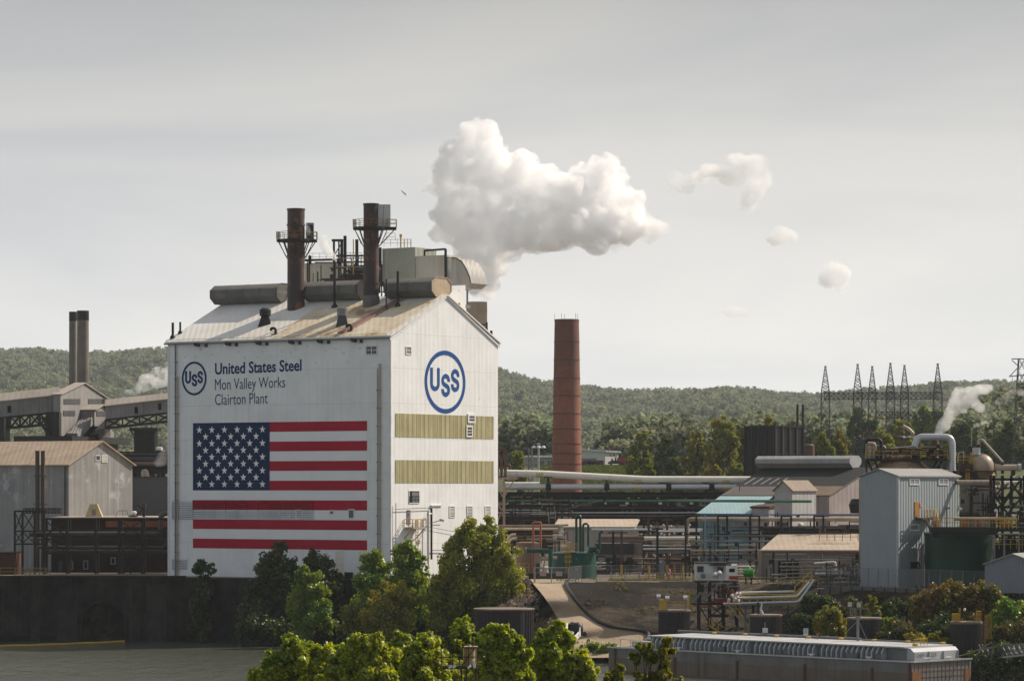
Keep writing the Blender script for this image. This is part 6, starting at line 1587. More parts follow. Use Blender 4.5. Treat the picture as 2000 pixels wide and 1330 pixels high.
# -- black cooling box
bx = thing('cooling_box', 'big black clad cooling box with two thin poles behind the hall roof', 'cooling tower', P(1513, 950, 780)); d = 780
th = math.radians(44); A, B = Face(P(1513, 0, d), (-math.cos(th), math.sin(th)), (-math.sin(th), -math.cos(th))), Face(P(1513, 0, d), (math.sin(th), math.cos(th)), (math.cos(th), -math.sin(th)))
ul, ur = A.u_of(1454), B.u_of(1569)
def bat(a, b, z): p = A.o + A.e * a + B.e * b; return V(p.x, p.y, z)
zt = Z(831, d)
MB().hexa([bat(0, 0, G), bat(ul, 0, G), bat(ul, ur, G), bat(0, ur, G), bat(0, 0, zt), bat(ul, 0, zt), bat(ul, ur, zt), bat(0, ur, zt)]).build('cladding', BLACKB, bx)
mb = MB()
for f, L in ((A, ul), (B, ur)):
 for k in range(5): mb.fbox(f, lerp(.1, L - .1, k / 4) - .14, lerp(.1, L - .1, k / 4) + .14, G, zt + .35, .005, .28)
 for k in range(5): z = lerp(G + 2, zt - .2, k / 4); mb.fbox(f, .3, L - .3, z - .1, z + .1, .005, .2)
mb.build('ribs', DARK, bx)
for px, lb in ((1557.5, ''), (1568, '')):
 p = P(px, 790, d + 8); mb = MB(); mb.tube((p.x, p.y, G), p, .3); mb.build('pole', DARK, bx)
t = thing('drum_tank', 'brown upright cylinder right beside the big black box', 'tank', P(1580, 950, 775)); d = 775; r = 11 * d / F
mb = MB(); mb.lathe(X(1580, d), d, [(r, G), (r, Z(870, d)), (r * .7, Z(867, d)), (.1, Z(866, d))], 24); mb.build('shell', BROWNS, t); mb = MB(); mb.lathe(X(1583, d), d, [(.5, Z(867, d)), (.5, Z(862, d))], 10); mb.build('cap', DARK, t)
# -- gantry of six lattice masts, and pylon
d = 950
for px, y, wb, lb in ((1612, 715, 17, 'leftmost of six tall lattice masts of the switchyard gantry'), (1675, 711, 17, 'second lattice mast from the left in the gantry'), (1703.5, 715, 15, 'shorter third lattice mast of the gantry, close to the second'),
                  (1739, 709, 17, 'tallest fourth lattice mast in the middle of the gantry'), (1766.5, 713, 16, 'fifth lattice mast of the gantry, right of the tallest'), (1831.5, 710, 17, 'rightmost lattice mast of the gantry, nearest the steam')):
 dd = d + (12 if px in (1703.5, 1766.5) else 0)
 t = thing('lattice_mast', lb, 'lattice mast', (X(px, dd), dd, G), 'gantry masts')
 w = wb * dd / F; zk = Z(768, dd)
 mb = MB(); mb.lattice((X(px, dd), dd), w, w * .95, G, zk, 12, .09, .785); mb.build('legs', GREYD, t)
 mb = MB(); mb.lattice((X(px, dd), dd), w * .95, .25, zk, Z(y, dd), 9, .09, .785); mb.box(X(px, dd) - .4, X(px, dd) + .4, dd - .4, dd + .4, Z(y + 1, dd), Z(y, dd)); mb.build('spire', GREYD, t)
t = thing('gantry_beam', 'long lattice beam joining the six gantry masts', 'gantry beam', P(1720, 770, d))
for y0, hh, xa, xb, n in ((767, 1.9, 1610, 1836, 24), (804, 1.9, 1712, 1836, 12), (857, 2.0, 1618, 1800, 18)):
 mb = MB()
 for dy in (-.9, .9): mb.girder((X(xa, d), d + dy, Z(y0, d)), (X(xb, d), d + dy, Z(y0 - (1 if y0 == 767 else 0), d)), hh, n, .10)
 mb.build('lattice', GREYD, t)
d = 900; t = thing('pylon', 'tall steel pylon with crossarm cut by the right picture edge', 'pylon', (X(1996, d), d, G))
mb = MB(); mb.lattice((X(1996, d), d), 7, 1.8, G, Z(700, d), 14, .12, .785); mb.build('tower', GREYD, t)
mb = MB(); x0 = X(1976, d)
mb.bar((x0, d, Z(701, d)), (X(2030, d), d, Z(701, d)), .25); mb.bar((x0, d, Z(703, d)), (X(1990, d), d, Z(716, d)), .2); mb.bar((X(1990, d), d, Z(716, d)), (X(1971, d), d, Z(736, d)), .2); mb.bar((X(1971, d), d, Z(735, d)), (X(2020, d), d, Z(731, d)), .25); mb.bar((X(1977, d), d, Z(736, d)), (X(1977, d), d, Z(744, d)), .12)
mb.build('crossarm', GREYD, t)
for i, (y0, y1) in enumerate(((744, 790), (770, 812), (800, 842))):
 mb = MB(); a, b = P(1977, y0, 900), P(1700, y1, 1000); mb.sweep([a.lerp(b, k / 12) + V(0, 0, -6 * 4 * (k / 12) * (1 - k / 12)) for k in range(13)], .05, 4)
 tag(mb.build('power_line', GREYM), ('upper', 'middle', 'lower')[i] + ' power line sagging left from the edge pylon', 'power line')
# -- blue-grey building
gbld = gb('grey_building', 'tall ribbed blue-grey sheet building with orange door and two high windows', 'building', 1754, 455, 1680.5, 1873, 931, 917.5, 'L', 40, G, GREYB, GREYR, .25)
r, A, B = gbld['root'], gbld['A'], gbld['B']
LG = M('pale_glass', (.3, .3, .31), .3)
pw(B, r, 1777, 936.5, 1793.5, 945, 2, 1, TRIM, LG); pw(B, r, 1833.5, 936.5, 1850, 945, 2, 1, TRIM, LG)
pw(B, r, 1778, 1025.5, 1793, 1034, 1, 1, TRIM, GREYM, 'vent_opening'); pw(B, r, 1779, 1098.5, 1796, 1107.5, 1, 1, GREYD, DARKIN, 'vent_opening')
MB().prect(B, 1786, 980.5, 1793.5, 1008, .01, .1).build('door', ORD, r); MB().prect(B, 1796, 982.5, 1800, 990, .01, .06).build('pink_sign', M('pink', (.5, .25, .25), .6), r)
mb = MB(); mb.fbox(B, -.05, .2, G, gbld['ze'], .02, .12); mb.fbox(A, -.05, .2, G, gbld['ze'], .02, .12); mb.build('corner_trim', M('pale_trim', (.5, .52, .53), .5), r)
mb = MB(); u, z = B.at(1839, 992); u, z1 = B.at(1839, 1040); mb.bar(B.pt(u, z1, .8), B.pt(u, z, .8), .12); mb.bar(B.pt(u - .3, z, .8), B.pt(u + .2, z, 1.2), .25); mb.build('lamp_post', GREYM, r)
u0, zl = B.at(1784.5, 1011); u1, _ = B.at(1818, 1011)
ld = thing('door_landing', 'rusty landing with short stair below the orange door', 'landing', B.pt(u0, zl, .1))
MB().fbox(B, u0, u1, zl - .25, zl, .11, 1.4).build('deck', BROWNS, ld)
MB().rail([B.pt(u0, zl, 1.35), B.pt(u1, zl, 1.35)], 1.15, .7, .08).build('railing', YEL, ld)
p0 = B.pt(u1, zl, .8); p1 = V(X(1832, 448), 448, Z(1031, 448))
mb = MB(); mb.bar(p0, p1, 1.0, .3)
mb.build('stair', BROWNS, ld); MB().rail([p0 + V(0, -.5, .1), p1 + V(0, -.5, .1)], 1.0, .7, .07).build('stair_rail', YEL, ld)
MB().bar(B.pt(u0 + 1.2, zl - .2, 1.2), V(X(1822, 450), 450, Z(1046, 450)), .25).build('brace', DARK, ld)
d = 447; wk = thing('walkway', 'black steel walkway with rusty yellow railings above the dark green tank', 'walkway', (X(1880, d), d, Z(1040, d)))
mb = MB(); mb.box(X(1818, d), X(2030, d), d, d + 2.2, Z(1038, d), Z(1029, d)); mb.box(X(1822, d), X(1950, d), d + .3, d + 1.8, Z(1044, d), Z(1038.2, d))
for px in (1828, 1833, 1872): mb.bar((X(px, d), d + 1, Z(1050, d)), (X(px, d), d + 1, Z(1038, d)), .3)
mb.build('deck', DARK, wk)
mb = MB(); mb.rail([(X(1822, d), d, Z(1029, d)), (X(1975, d), d, Z(1029, d))], 1.2, 1.0, .08); mb.rail([(X(1945, d), d - .3, Z(1032, d)), (X(1985, d), d - .3, Z(1032, d))], 1.5, .6, .08); mb.build('railing', YEL, wk)
mb = MB(); mb.tube((X(1868, d), d + 2.6, Z(1013.5, d)), (X(1990, d), d + 2.6, Z(1013.5, d)), .22); mb.build('pale_pipe', TPIPE, wk)
random.seed(4)
for px in (1826, 1882, 1886, 1915, 1958, 1963, 1970): MB().box(X(px, d), X(px + 4, d), d + .3, d + 1, Z(1029, d), Z(random.uniform(1014, 1022), d)).build('orange_gear', ORAN, wk)
r_ = 4.9; gx, gy = 61.5, 456.0
gt2 = thing('green_tank', 'huge dark green tank in shade below the walkway, right of the blue-grey building', 'tank', (gx, gy, G))
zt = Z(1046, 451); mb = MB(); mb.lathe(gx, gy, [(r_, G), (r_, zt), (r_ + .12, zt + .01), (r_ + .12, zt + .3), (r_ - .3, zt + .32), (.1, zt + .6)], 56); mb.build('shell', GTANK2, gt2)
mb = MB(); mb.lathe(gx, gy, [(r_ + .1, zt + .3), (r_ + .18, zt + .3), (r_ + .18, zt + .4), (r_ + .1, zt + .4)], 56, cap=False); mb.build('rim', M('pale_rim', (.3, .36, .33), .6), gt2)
d = 446; t = thing('access_stand', 'dark access frame with grey posts and yellow bars at the right edge', 'frame', (X(1970, d), d, G))
mb = MB()
for px in (1942, 1961.5, 1990, 2010): mb.bar((X(px, d), d, G), (X(px, d), d, Z(1045, d)), .22)
mb.box(X(1948, d), X(2040, d), d - .3, d + 2.2, Z(1044, d), Z(1041.5, d)); mb.build('frame', GREYM, t)
mb = MB(); mb.rail([(X(1942, d), d + 1, Z(1072, d)), (X(2010, d), d + 1, Z(1072, d))], 1.3, .8, .08); mb.build('yellow_bars', YEL, t)
mb = MB(); mb.girder((X(1962, d), d + 1.5, Z(1046, d)), (X(2030, d), d + 1.5, Z(1046, d)), 3.2, 6, .15); mb.box(X(1950, d), X(2040, d), d + 3, d + 5, G, Z(1060, d)); mb.build('dark_back', DARK, t)
ss = gb('shed', 'small grey ribbed shed with gable front at the lower right edge', 'shed', 2032, 436, 1923.5, 2062, 1103.5, 1083.5, 'L', 22, G, M('shed_sheet', (.23, .245, .265), .55, (.2, .215, .235), .2, wave=(.4, .03)), GREYR, .25)
# -- rusty dome with its deck and pipes
d = 486; cx, cyy = X(1757, d), d
dm = thing('rusty_dome', 'big rusty cone-roofed tank behind the blue-grey building', 'tank', (cx, cyy, G))
k = d / F
mb = MB(); mb.lathe(cx, cyy, [(5.9, G), (5.9, Z(935, d)), (5.2, Z(925, d)), (2.7, Z(897, d)), (2.4, Z(893, d)), (1.0, Z(885, d)), (.1, Z(884, d))], 48); mb.build('shell', RUSTD, dm)
dk = MB(); zd = Z(896, d)
dk.box(X(1686, d), X(1846, d), d - 3.2, d - .9, zd - .35, zd)
for px in (1690, 1705, 1826, 1836): dk.bar((X(px, d), d - 2.8, zd - .3), (X(lerp(px, 1757, .3), d), d - 1.5, zd - 3.0), .22)
for px in (1688, 1820, 1830): dk.bar((X(px, d), d - 3, zd), (X(px, d), d - 3, Z(935, d)), .25)
dk = dk.build('deck', DARK, dm)
mb = MB(); mb.rail([(X(1686, d), d - 3.1, zd), (X(1846, d), d - 3.1, zd)], 1.1, 1.3, .08); mb.build('railing', YEL, dk)
def eq(name, label, cat, pts, r, mat, n=10, extra=None):
 t = thing(name, label, cat, pts[0]); MB().pipe(pts, r, n).build('tube', mat, t); return t
q_ = lambda px, py, dy=0: P(px, py, d + dy)
eq('pipe', 'black square pipe loop on the left end of the rusty dome deck', 'pipe', [q_(1691, 885, -1.5), q_(1691, 858, -1.5), q_(1721, 858, -1.5), q_(1721, 896, -1.5)], .24, DARK)
eq('pipe', 'short pinkish pipe elbow inside the black loop', 'pipe', [q_(1695, 866, -2), q_(1709, 866, -2), q_(1709, 880, -2)], .26, M('pinkish', (.45, .33, .29), .5))
eq('pipe', 'grey elbow pipe just right of the black loop', 'pipe', [q_(1711, 872, -1), q_(1729, 872, -1), q_(1729, 892, -1)], .24, GREYM)
t = thing('pump_unit', 'tan upright pump unit at the left end of the dome deck', 'pump', q_(1700, 896, -2.2)); p = q_(1700, 896, -2.2)
mb = MB(); mb.box(p.x - .35, p.x + .1, p.y - .3, p.y + .3, p.z, p.z + 1.7); mb.tube(p + V(.45, 0, 0), p + V(.45, 0, 1.8), .2); mb.tube(p + V(-.6, 0, 0), p + V(-.6, 0, 2.2), .12); mb.build('body', TANP, t)
eq('pipe', 'thin white pipe slanting above the dome deck', 'pipe', [q_(1736, 875, -2), q_(1785, 871, -2)], .08, WPIPE, 6)
t = thing('hatch', 'round rusty hatch on top of the dome', 'hatch', q_(1755, 886, -1)); p = q_(1755, 887, -1); mb = MB(); mb.lathe(p.x, p.y, [(.65, p.z - .8), (.65, p.z), (.5, p.z + .25), (.1, p.z + .3)], 16); mb.build('lid', RUSTD, t)
t = thing('motor_unit', 'black motor unit with pale gauge in the middle of the deck', 'motor', q_(1788, 896, -1.5)); p = q_(1788, 896, -1.5); mb = MB(); mb.box(p.x - .5, p.x + .5, p.y - .4, p.y + .4, p.z, p.z + 1.6); mb.tube(p + V(0, 0, 1.6), p + V(0, 0, 2.2), .3); mb.build('body', DARK, t); mb = MB(); mb.tube(p + V(-.35, -.45, 1.5), p + V(-.35, -.6, 1.5), .28); mb.build('gauge', GALV, t)
t = thing('pipe_portal', 'thin dark square frame standing on the dome deck', 'frame', q_(1775, 896, -1)); mb = MB(); mb.sweep([q_(1773, 896, -1), q_(1773, 866, -1), q_(1810, 866, -1), q_(1810, 896, -1)], .1, 5); mb.build('frame', DARK, t)
t = thing('stacked_drum', 'dark brown bulging stacked drum under the big silver pipe', 'drum', q_(1826, 897, 0)); p = q_(1826, 897, 0)
mb = MB(); mb.lathe(p.x, p.y, [(.9, p.z), (.5, p.z + .4), (.5, p.z + .6), (.62, p.z + .9), (.62, p.z + 1.4), (.45, p.z + 1.6), (.62, p.z + 1.8), (.62, p.z + 2.4), (.5, p.z + 2.7), (.5, p.z + 3.2)], 18); mb.build('shell', BROWNS, t)
t = eq('silver_pipe', 'big silver pipe arching over the dome deck and down behind the building', 'pipe', [q_(1786, 872, -2.5), q_(1793, 853, -2.5), q_(1860, 853, -2.5), q_(1860, 960, -2.5)], .48, SPIPE, 16)
mb = MB(); p = q_(1860, 900, -2.5)
for i in range(12): z = Z(870 + i * 5, d - 2.5); mb.lathe(p.x, p.y, [(.5, z - .02), (.5, z + .02)], 16, cap=False)
mb.build('joint_bands', GREYM, t)
t = eq('flare_pipe', 'short pinkish bent pipe raised on a thin post above the dome', 'pipe', [q_(1763.5, 832, 1), q_(1774, 837, 1), q_(1783.5, 847, 1)], .26, M('pinkish_b', (.5, .36, .31), .5))
MB().tube(q_(1776, 838, 1), q_(1776, 890, 1), .06, n=5).build('post', DARK, t)
d = 472; cx, cyy = X(1912, d), d; p = lambda px, py, dy=0: P(px, py, d + dy)
t = thing('dirty_tank', 'streaky dirty grey tank behind the walkway, right of the blue-grey building', 'tank', (cx, cyy, G)); r_ = 37 * d / F
mb = MB(); mb.lathe(cx, cyy, [(r_, G), (r_, Z(950, d)), (r_ * 1.02, Z(949, d)), (r_ * 1.02, Z(946, d)), (r_ * .7, Z(936, d)), (.2, Z(932, d))], 40); mb.build('shell', DIRTT, t)
mb = MB(); mb.tube((cx - r_ * .1, cyy - r_ - .1, G), (cx - r_ * .1, cyy - r_ - .1, Z(950, d)), .12); mb.bar((cx - r_, cyy - 1.5, Z(960, d)), (cx - r_ + 1.6, cyy - 2.2, Z(942, d)), .3); mb.build('drain_pipe', GREYM, t)
t = thing('round_vessel', 'tan rounded dome vessel with yellow ladders beside the hillside', 'vessel', p(1915, 930)); c = p(1918, 913)
mb = MB(); R = 24 * d / F; mb.lathe(c.x, c.y, [(R * math.cos(a), c.z + R * 1.15 * math.sin(a)) for a in [-.9 + 2.4 * i / 14 for i in range(15)]], 30); mb.build('shell', M('tan_vessel', (.40, .32, .23), .45, (.28, .21, .15), .3, streak=.8, rust=.2), t)
mb = MB(); mb.lathe(X(1906, d), d, [(.62, Z(888, d)), (.62, Z(875, d)), (.55, Z(874, d))], 18); mb.build('neck', GALV, t)
mb = MB()
for px, y0, y1 in ((1899, 884, 905), (1890, 917, 936)):
 for dx in (-3, 3): mb.bar(p(px + dx, y1, -2.2), p(px + dx, y0, -2.2), .1)
 for i in range(7): y = lerp(y0, y1, i / 6); mb.bar(p(px - 3, y, -2.2), p(px + 3, y, -2.2), .07)
mb.rail([p(1870, 905, -2.4), p(1893, 905, -2.4)], 1.0, .8, .07)
mb.build('ladders', YEL, t)
mb = MB(); mb.box(X(1870, d), X(1940, d), d - 2.5, d + 2.5, Z(922, d), Z(919, d)); mb.box(X(1872, d), X(1900, d), d - 1.8, d + 2, Z(945, d), Z(922.2, d))
mb.box(X(1873, d), X(1893, d), d - 1.5, d + 1, Z(918.8, d), Z(895, d)); mb.build('dark_base', M('vessel_base', (.04, .03, .024), .7, (.09, .055, .035), .5), t)
mb = MB(); mb.lathe(X(1924, d), d - .5, [(1.5, Z(929, d)), (1.2, Z(924, d)), (.3, Z(920.5, d))], 18); mb.build('rusty_cone', M('orange_rust', (.42, .22, .12), .7, (.3, .15, .08), .5), t)
t = thing('vent_pole', 'thin tall vent pole with a small steam jet, left of the dome vessel', 'vent pole', p(1897.5, 876)); mb = MB(); mb.tube(p(1897.5, 895), p(1897.5, 838), .07, n=6); mb.build('pole', TPIPE, t); MB().box(*(lambda a: (a.x - .25, a.x + .25, a.y - .25, a.y + .25, a.z - .8, a.z))(p(1897.5, 872))).build('base', DARK, t)
t = eq('swan_pipe', 'tan swan-neck pipe slanting down from the dome vessel to the black tower', 'pipe', [p(1911, 874), p(1911, 859), p(1918, 858), p(1958, 902)], .17, TPIPE)
MB().tube(p(1911, 878), p(1911, 868), .25).build('valve', DARK, t)
eq('small_hook_pipe', 'small yellowish hook pipe left of the vessel ladders', 'pipe', [p(1872, 902, -1), p(1872, 884, -1), p(1882, 882, -1), p(1883, 897, -1)], .1, M('cream_pipe', (.45, .36, .2), .5), 6)
eq('pipe', 'long pale pipe from the blue-grey building to the black tower', 'pipe', [P(1868, 942, 466), P(1952, 942, 466)], .34, TPIPE, 14)
eq('pipe', 'pale pipe continuing right of the black tower', 'pipe', [P(1955, 943, 466), P(2040, 943, 466)], .26, WPIPE, 12)
t = thing('horizontal_drum', 'pale horizontal drum on top of the black tower', 'drum', p(1970, 920)); mb = MB(); mb.tube(p(1944, 913), p(1990, 913), .45, n=16); mb.build('shell', TPIPE, t); mb = MB(); mb.tube(p(1988, 913, -.1), p(1994, 913, -.1), .56, n=16); mb.build('flange', GALV, t); mb = MB(); mb.bar(p(1958, 905), p(1958, 925), .4); mb.bar(p(1979, 916), p(1979, 930), .5); mb.build('saddle', DARK, t)
bt = thing('steel_tower', 'black cross-braced steel tower at the right edge', 'steel tower', P(1965, 1010, 466)); d = 462
mb = MB()
for px in (1941, 1958, 1975, 2000):
 for dy in ((0, 3) if px in (1941, 2000) else (0,)): mb.bar((X(px, d), d + dy, G), (X(px, d), d + dy, Z(928, d)), .34)
for y in (936, 972, 990): mb.bar((X(1936, d), d, Z(y, d)), (X(2010, d), d, Z(y, d)), .34)
mb.build('columns', DARK, bt)
mb = MB()
for (a, y0), (b, y1) in (((1938, 1008), (1975, 958)), ((1942, 968), (1973, 1010)), ((1956, 990), (1990, 940)), ((1973, 940), (2004, 985)), ((1935, 980), (1958, 950)), ((1960, 1012), (2000, 965))): mb.bar((X(a, d), d - .2, Z(y0, d)), (X(b, d), d - .2, Z(y1, d)), .26)
mb.build('braces', DARK, bt)
t = thing('valve_cluster', 'cluster of tan and rusty pipes inside the black tower', 'pipe cluster', P(1970, 960, 465)); random.seed(12); mb = MB()
for i in range(16): px = random.uniform(1943, 1996); y = random.uniform(930, 985); mb.tube(P(px, y, 464.5), P(px + random.uniform(3, 12), y + random.uniform(-6, 6), 465.5), random.uniform(.1, .28))
mb.build('pipes', BPIPE, t); mb = MB()
for i in range(9): px = random.uniform(1943, 1996); y = random.uniform(930, 1008); a = P(px, y, 464.2); mb.lathe(a.x, a.y, [(.12, a.z - .2), (.28, a.z), (.12, a.z + .2)], 8)
mb.build('valves', GALV, t)
for px, y, lb in ((1876, 994, 'round white lamp left of the dirty tank drain pipe'), (1945, 997, 'round white lamp at the black tower foot'), (1977, 1005, 'round white lamp right of the black tower foot')):
 a = P(px, y, 460); t = thing('yard_lamp', lb, 'lamp', a + V(0, 0, -.5)); mb = MB(); mb.lathe(a.x, a.y, [(.05, a.z - .25), (.25, a.z - .1), (.25, a.z + .1), (.05, a.z + .25)], 12); mb.build('globe', TRIM, t); MB().bar(a + V(0, 0, -.3), a + V(0, .3, -2.5), .08).build('bracket', DARK, t)
# -- front pipe racks before the teal building
d = 512
for px0, px1, lb in ((1339, 1360, 'black rectangular pipe frame left of the teal lean-to'), (1402, 1420, 'black rectangular pipe frame before the middle of the teal lean-to'), (1465, 1483, 'black rectangular pipe frame at the right end of the teal lean-to'),
                 (1526, 1545, 'black rectangular pipe frame before the dormer tower'), (1590, 1608, 'black rectangular pipe frame nearest the blue-grey building')):
 t = thing('pipe_portal', lb, 'pipe frame', (X((px0 + px1) / 2, d), d, G), 'black rectangular pipe frames'); mb = MB()
 for px in (px0, px1): mb.bar((X(px, d), d, G), (X(px, d), d, Z(1007, d)), .28)
 mb.build('posts', DARK, t); mb = MB()
 for y in (1008, 1043, 1069): mb.bar((X(px0, d), d, Z(y, d)), (X(px1, d), d, Z(y, d)), .22)
 mb.build('rungs', DARK, t)
pf = lambda px, y, dy=-.4: P(px, y, d + dy)
eq('pipe', 'long tan insulated pipe along the top of the black frames', 'pipe', [pf(1342, 1062, .6), pf(1342, 1014, .6), pf(1684, 1014, .6)], .32, TPIPE, 12)
eq('pipe', 'thin blue pipe above the tan insulated pipe', 'pipe', [pf(1368, 1005), pf(1684, 1004)], .07, BLUEP, 6)
eq('pipe', 'thin pale blue upright pipe before the teal lean-to', 'pipe', [pf(1377, 1005), pf(1377, 1096)], .08, M('sky_pipe', (.3, .45, .6), .5), 6)
for y, r_, mt, lb in ((1046, .1, GREYM, 'thin grey pipe below the tan insulated pipe'), (1057, .15, GREYM, 'grey pipe at mid height of the black frames'), (1075, .15, TPIPE, 'tan pipe low on the black frames'), (1083, .2, BPIPE, 'brown-grey pipe lowest on the black frames'), (1088, .08, TPIPE, 'thin yellowish line under the lowest pipes')):
 eq('pipe', lb, 'pipe', [pf(1345, y), pf(1684, y)], r_, mt, 8)
for x0, x1, y, r_, mt, lb in ((1258, 1367, 1051, .30, WPIPE, 'fat white pipe ending left of the teal lean-to, upper one'), (1274, 1380, 1059.5, .28, TPIPE, 'fat cream pipe just under the upper fat white pipe'), (1256, 1372, 1072, .16, SPIPE, 'slim silver pipe below the fat cream pipe'), (1285, 1378, 1078, .2, GREYM, 'grey pipe lowest left of the teal lean-to'), (1283, 1368, 1037, .12, WPIPE, 'thin white pipe above the fat white pipe'), (1256, 1350, 1065, .1, WPIPE, 'thin white branch pipe left of the black frame')):
 eq('pipe', lb, 'pipe', [P(x0, y, 516), P(x1, y, 516)], r_, mt, 10)
t = thing('valve_rack', 'busy rack of small valves and pipes left of the teal lean-to', 'valve rack', P(1310, 1090, 540)); random.seed(21); dd = 540; mb = MB()
for i in range(24): px = random.uniform(1262, 1362); y = random.uniform(1020, 1085); mb.bar(P(px, y, dd), P(px, y + random.uniform(8, 25), dd), .16)
for i in range(22): px = random.uniform(1255, 1330); y = random.uniform(1020, 1092); mb.tube(P(px, y, dd - .5), P(px + random.uniform(10, 40), y, dd - .5), random.uniform(.06, .16), n=6)
mb.build('pipes', BPIPE, t); mb = MB()
for i in range(40): px = random.uniform(1262, 1350); y = random.choice((1027, 1043, 1064, 1085)) + random.uniform(-2, 2); a = P(px, y, dd - .8); mb.lathe(a.x, a.y, [(.1, a.z - .2), (.22, a.z), (.1, a.z + .2)], 7)
mb.build('valves', GALV, t); MB().box(X(1262, dd), X(1365, dd), dd + 2, dd + 4, G, Z(1060, dd)).build('dark_back', M('rack_back', (.03, .026, .024), .8), t)
for px, lb in ((1268, 'yellow bollard by the thin tan-footed stanchion'), (1317, 'orange bollard in the yard left of the teal lean-to'), (1334, 'yellow bollard next to the black frame foot'), (1355, 'yellow bollard left of the white cabin')):
 t = thing('bollard', lb, 'bollard', (X(px, 500), 500, G)); mb = MB(); mb.tube((X(px, 500), 500, G), (X(px, 500), 500, G + 2.2), .14); mb.build('post', ORAN if 'orange' in lb else YEL, t); MB().tube((X(px, 500), 500, G + 2.2), (X(px, 500), 500, G + 2.3), .17).build('cap', BROWNS, t)
t = thing('electric_cabinet', 'grey electric cabinet with white dial in the yard', 'cabinet', (X(1292, 505), 505, G)); mb = MB(); mb.box(X(1287, 505), X(1298, 505), 505, 505.6, G, Z(1093, 505)); mb.build('body', GREYM, t); MB().box(X(1289, 505), X(1292, 505), 504.93, 505, Z(1098, 505), Z(1095, 505)).build('dial', TRIM, t)
t = thing('fire_hydrant', 'small red hydrant post in the yard right of the grey cabinet', 'hydrant', (X(1307, 503), 503, G)); mb = MB(); mb.lathe(X(1307, 503), 503, [(.22, G), (.2, G + 1.2), (.28, G + 1.25), (.1, G + 1.6)], 12); mb.build('body', SIGNR, t); MB().box(X(1307, 503) - .25, X(1307, 503) + .25, 502.7, 502.85, G + .8, G + 1.05).build('outlet', TRIM, t)
d = 502; ts = thing('low_shed', 'low shed with wide pale tan roof behind the front pipes', 'shed', (X(1580, d), d, G)); x0, x1 = X(1488, d), X(1672, d)
mb = MB(); mb.box(x0, x1, d, d + 9, G, Z(1075, d) - .05); mb.build('wall', M('shed_wall', (.26, .235, .2), .7, (.17, .15, .13), .3, streak=.6, wave=(.5, .02)), ts)
mb = MB(); za, zb_ = Z(1076, d), Z(1076, d) + 2.3; c = [(X(1484, d), d - .5, za), (X(1676, d), d - .5, za), (X(1680, d) + 1, d + 9.5, zb_), (X(1530, d), d + 9.5, zb_)]; mb.hexa([V(*p) for p in c] + [V(*p) + V(0, 0, .18) for p in c]); mb.build('roof', TANR, ts)
f = Face((0, d), (1, 0), (0, -1)); MB().prect(f, 1499, 1105, 1509, 1135, .01, .08).build('door', M('pale_door', (.33, .33, .34), .6), ts); MB().prect(f, 1520, 1095, 1560, 1140, .01, .06).build('dark_bay', DARKIN, ts)
railing('rusty yellow rail along the upper edge of the tan shed roof', [(X(1600, 506), 506, zb_ - .8), (X(1676, 506), 506, zb_ - .8)], 1.2, 1.2, .07, M('rusty_rail', (.3, .18, .06), .6))
d = 478; t = thing('green_drum', 'bright green horizontal drum in the yard behind the white cabin', 'drum', P(1462, 1130, d)); a = P(1462, 1119, d)
mb = MB(); mb.sweep([a + V(-.75, 0, 0), a + V(-.62, 0, 0), a + V(.62, 0, 0), a + V(.75, 0, 0)], [.45, .68, .68, .45], 20); mb.build('shell', BRIGHTG, t)
mb = MB();
for dx in (-.4, .4): mb.box(a.x + dx - .1, a.x + dx + .1, a.y - .4, a.y + .4, G, a.z - .5)
mb.build('saddle', DARK, t); mb = MB(); mb.pipe([a + V(.2, 0, .6), a + V(.2, 0, .95), a + V(-1.6, 0, .95)], .12, 8); mb.build('top_pipe', WPIPE, t)
for i, (x0, x1, y, lb) in enumerate(((1398, 1455, 1113, 'pale pipe into the bright green drum, upper'), (1396, 1452, 1118, 'pale pipe into the bright green drum, middle'), (1400, 1450, 1124, 'pale pipe into the bright green drum, lowest'))): eq('pipe', lb, 'pipe', [P(x0, y, 476), P(x1, y, 476)], .1, TPIPE, 8)
railing('pale yellow guard rail below the bright green drum', [(X(1440, 470), 470, G), (X(1520, 470), 470, G)], 1.2, 1.5, .08, M('pale_yellow_b', (.42, .33, .12), .6))
d = 463; cb = thing('control_cabin', 'white control cabin with dark flat roof on the riverside trestle', 'cabin', (X(1375, d), d, Z(1131, d))); zf = Z(1131, d)
mb = MB(); mb.box(X(1358.5, d), X(1393, d), d, d + 3, zf, Z(1100, d)); mb.box(X(1393.3, d), X(1418, d), d + .6, d + 3, zf, Z(1104, d)); cw_ = mb.build('wall', M('cabin_white', (.66, .65, .62), .6, (.58, .57, .54), .3, streak=.35, sc=(.3, .25, .2)), cb)
mb = MB(); mb.box(X(1357, d), X(1420, d), d - .2, d + 3.2, Z(1100, d) + .01, Z(1097.5, d)); mb.box(X(1386, d), X(1428, d), d - .4, d + 2, Z(1104, d) + .01, Z(1101, d)); mb.build('roof', M('cabin_roof', (.06, .05, .045), .7), cb)
f = Face((0, d), (1, 0), (0, -1)); window(f, 1362.5, 1106, 1373.5, 1116, 1, 1, parent=cb, fw=.08, frame=GREYM)
f2 = Face((0, d + .6), (1, 0), (0, -1)); window(f2, 1402, 1108, 1412, 1116, 1, 1, parent=cb, fw=.08, frame=GREYM)
MB().prect(f, 1369, 1120, 1377, 1127.5, .01, .45).build('air_conditioner', GREYM, cb)
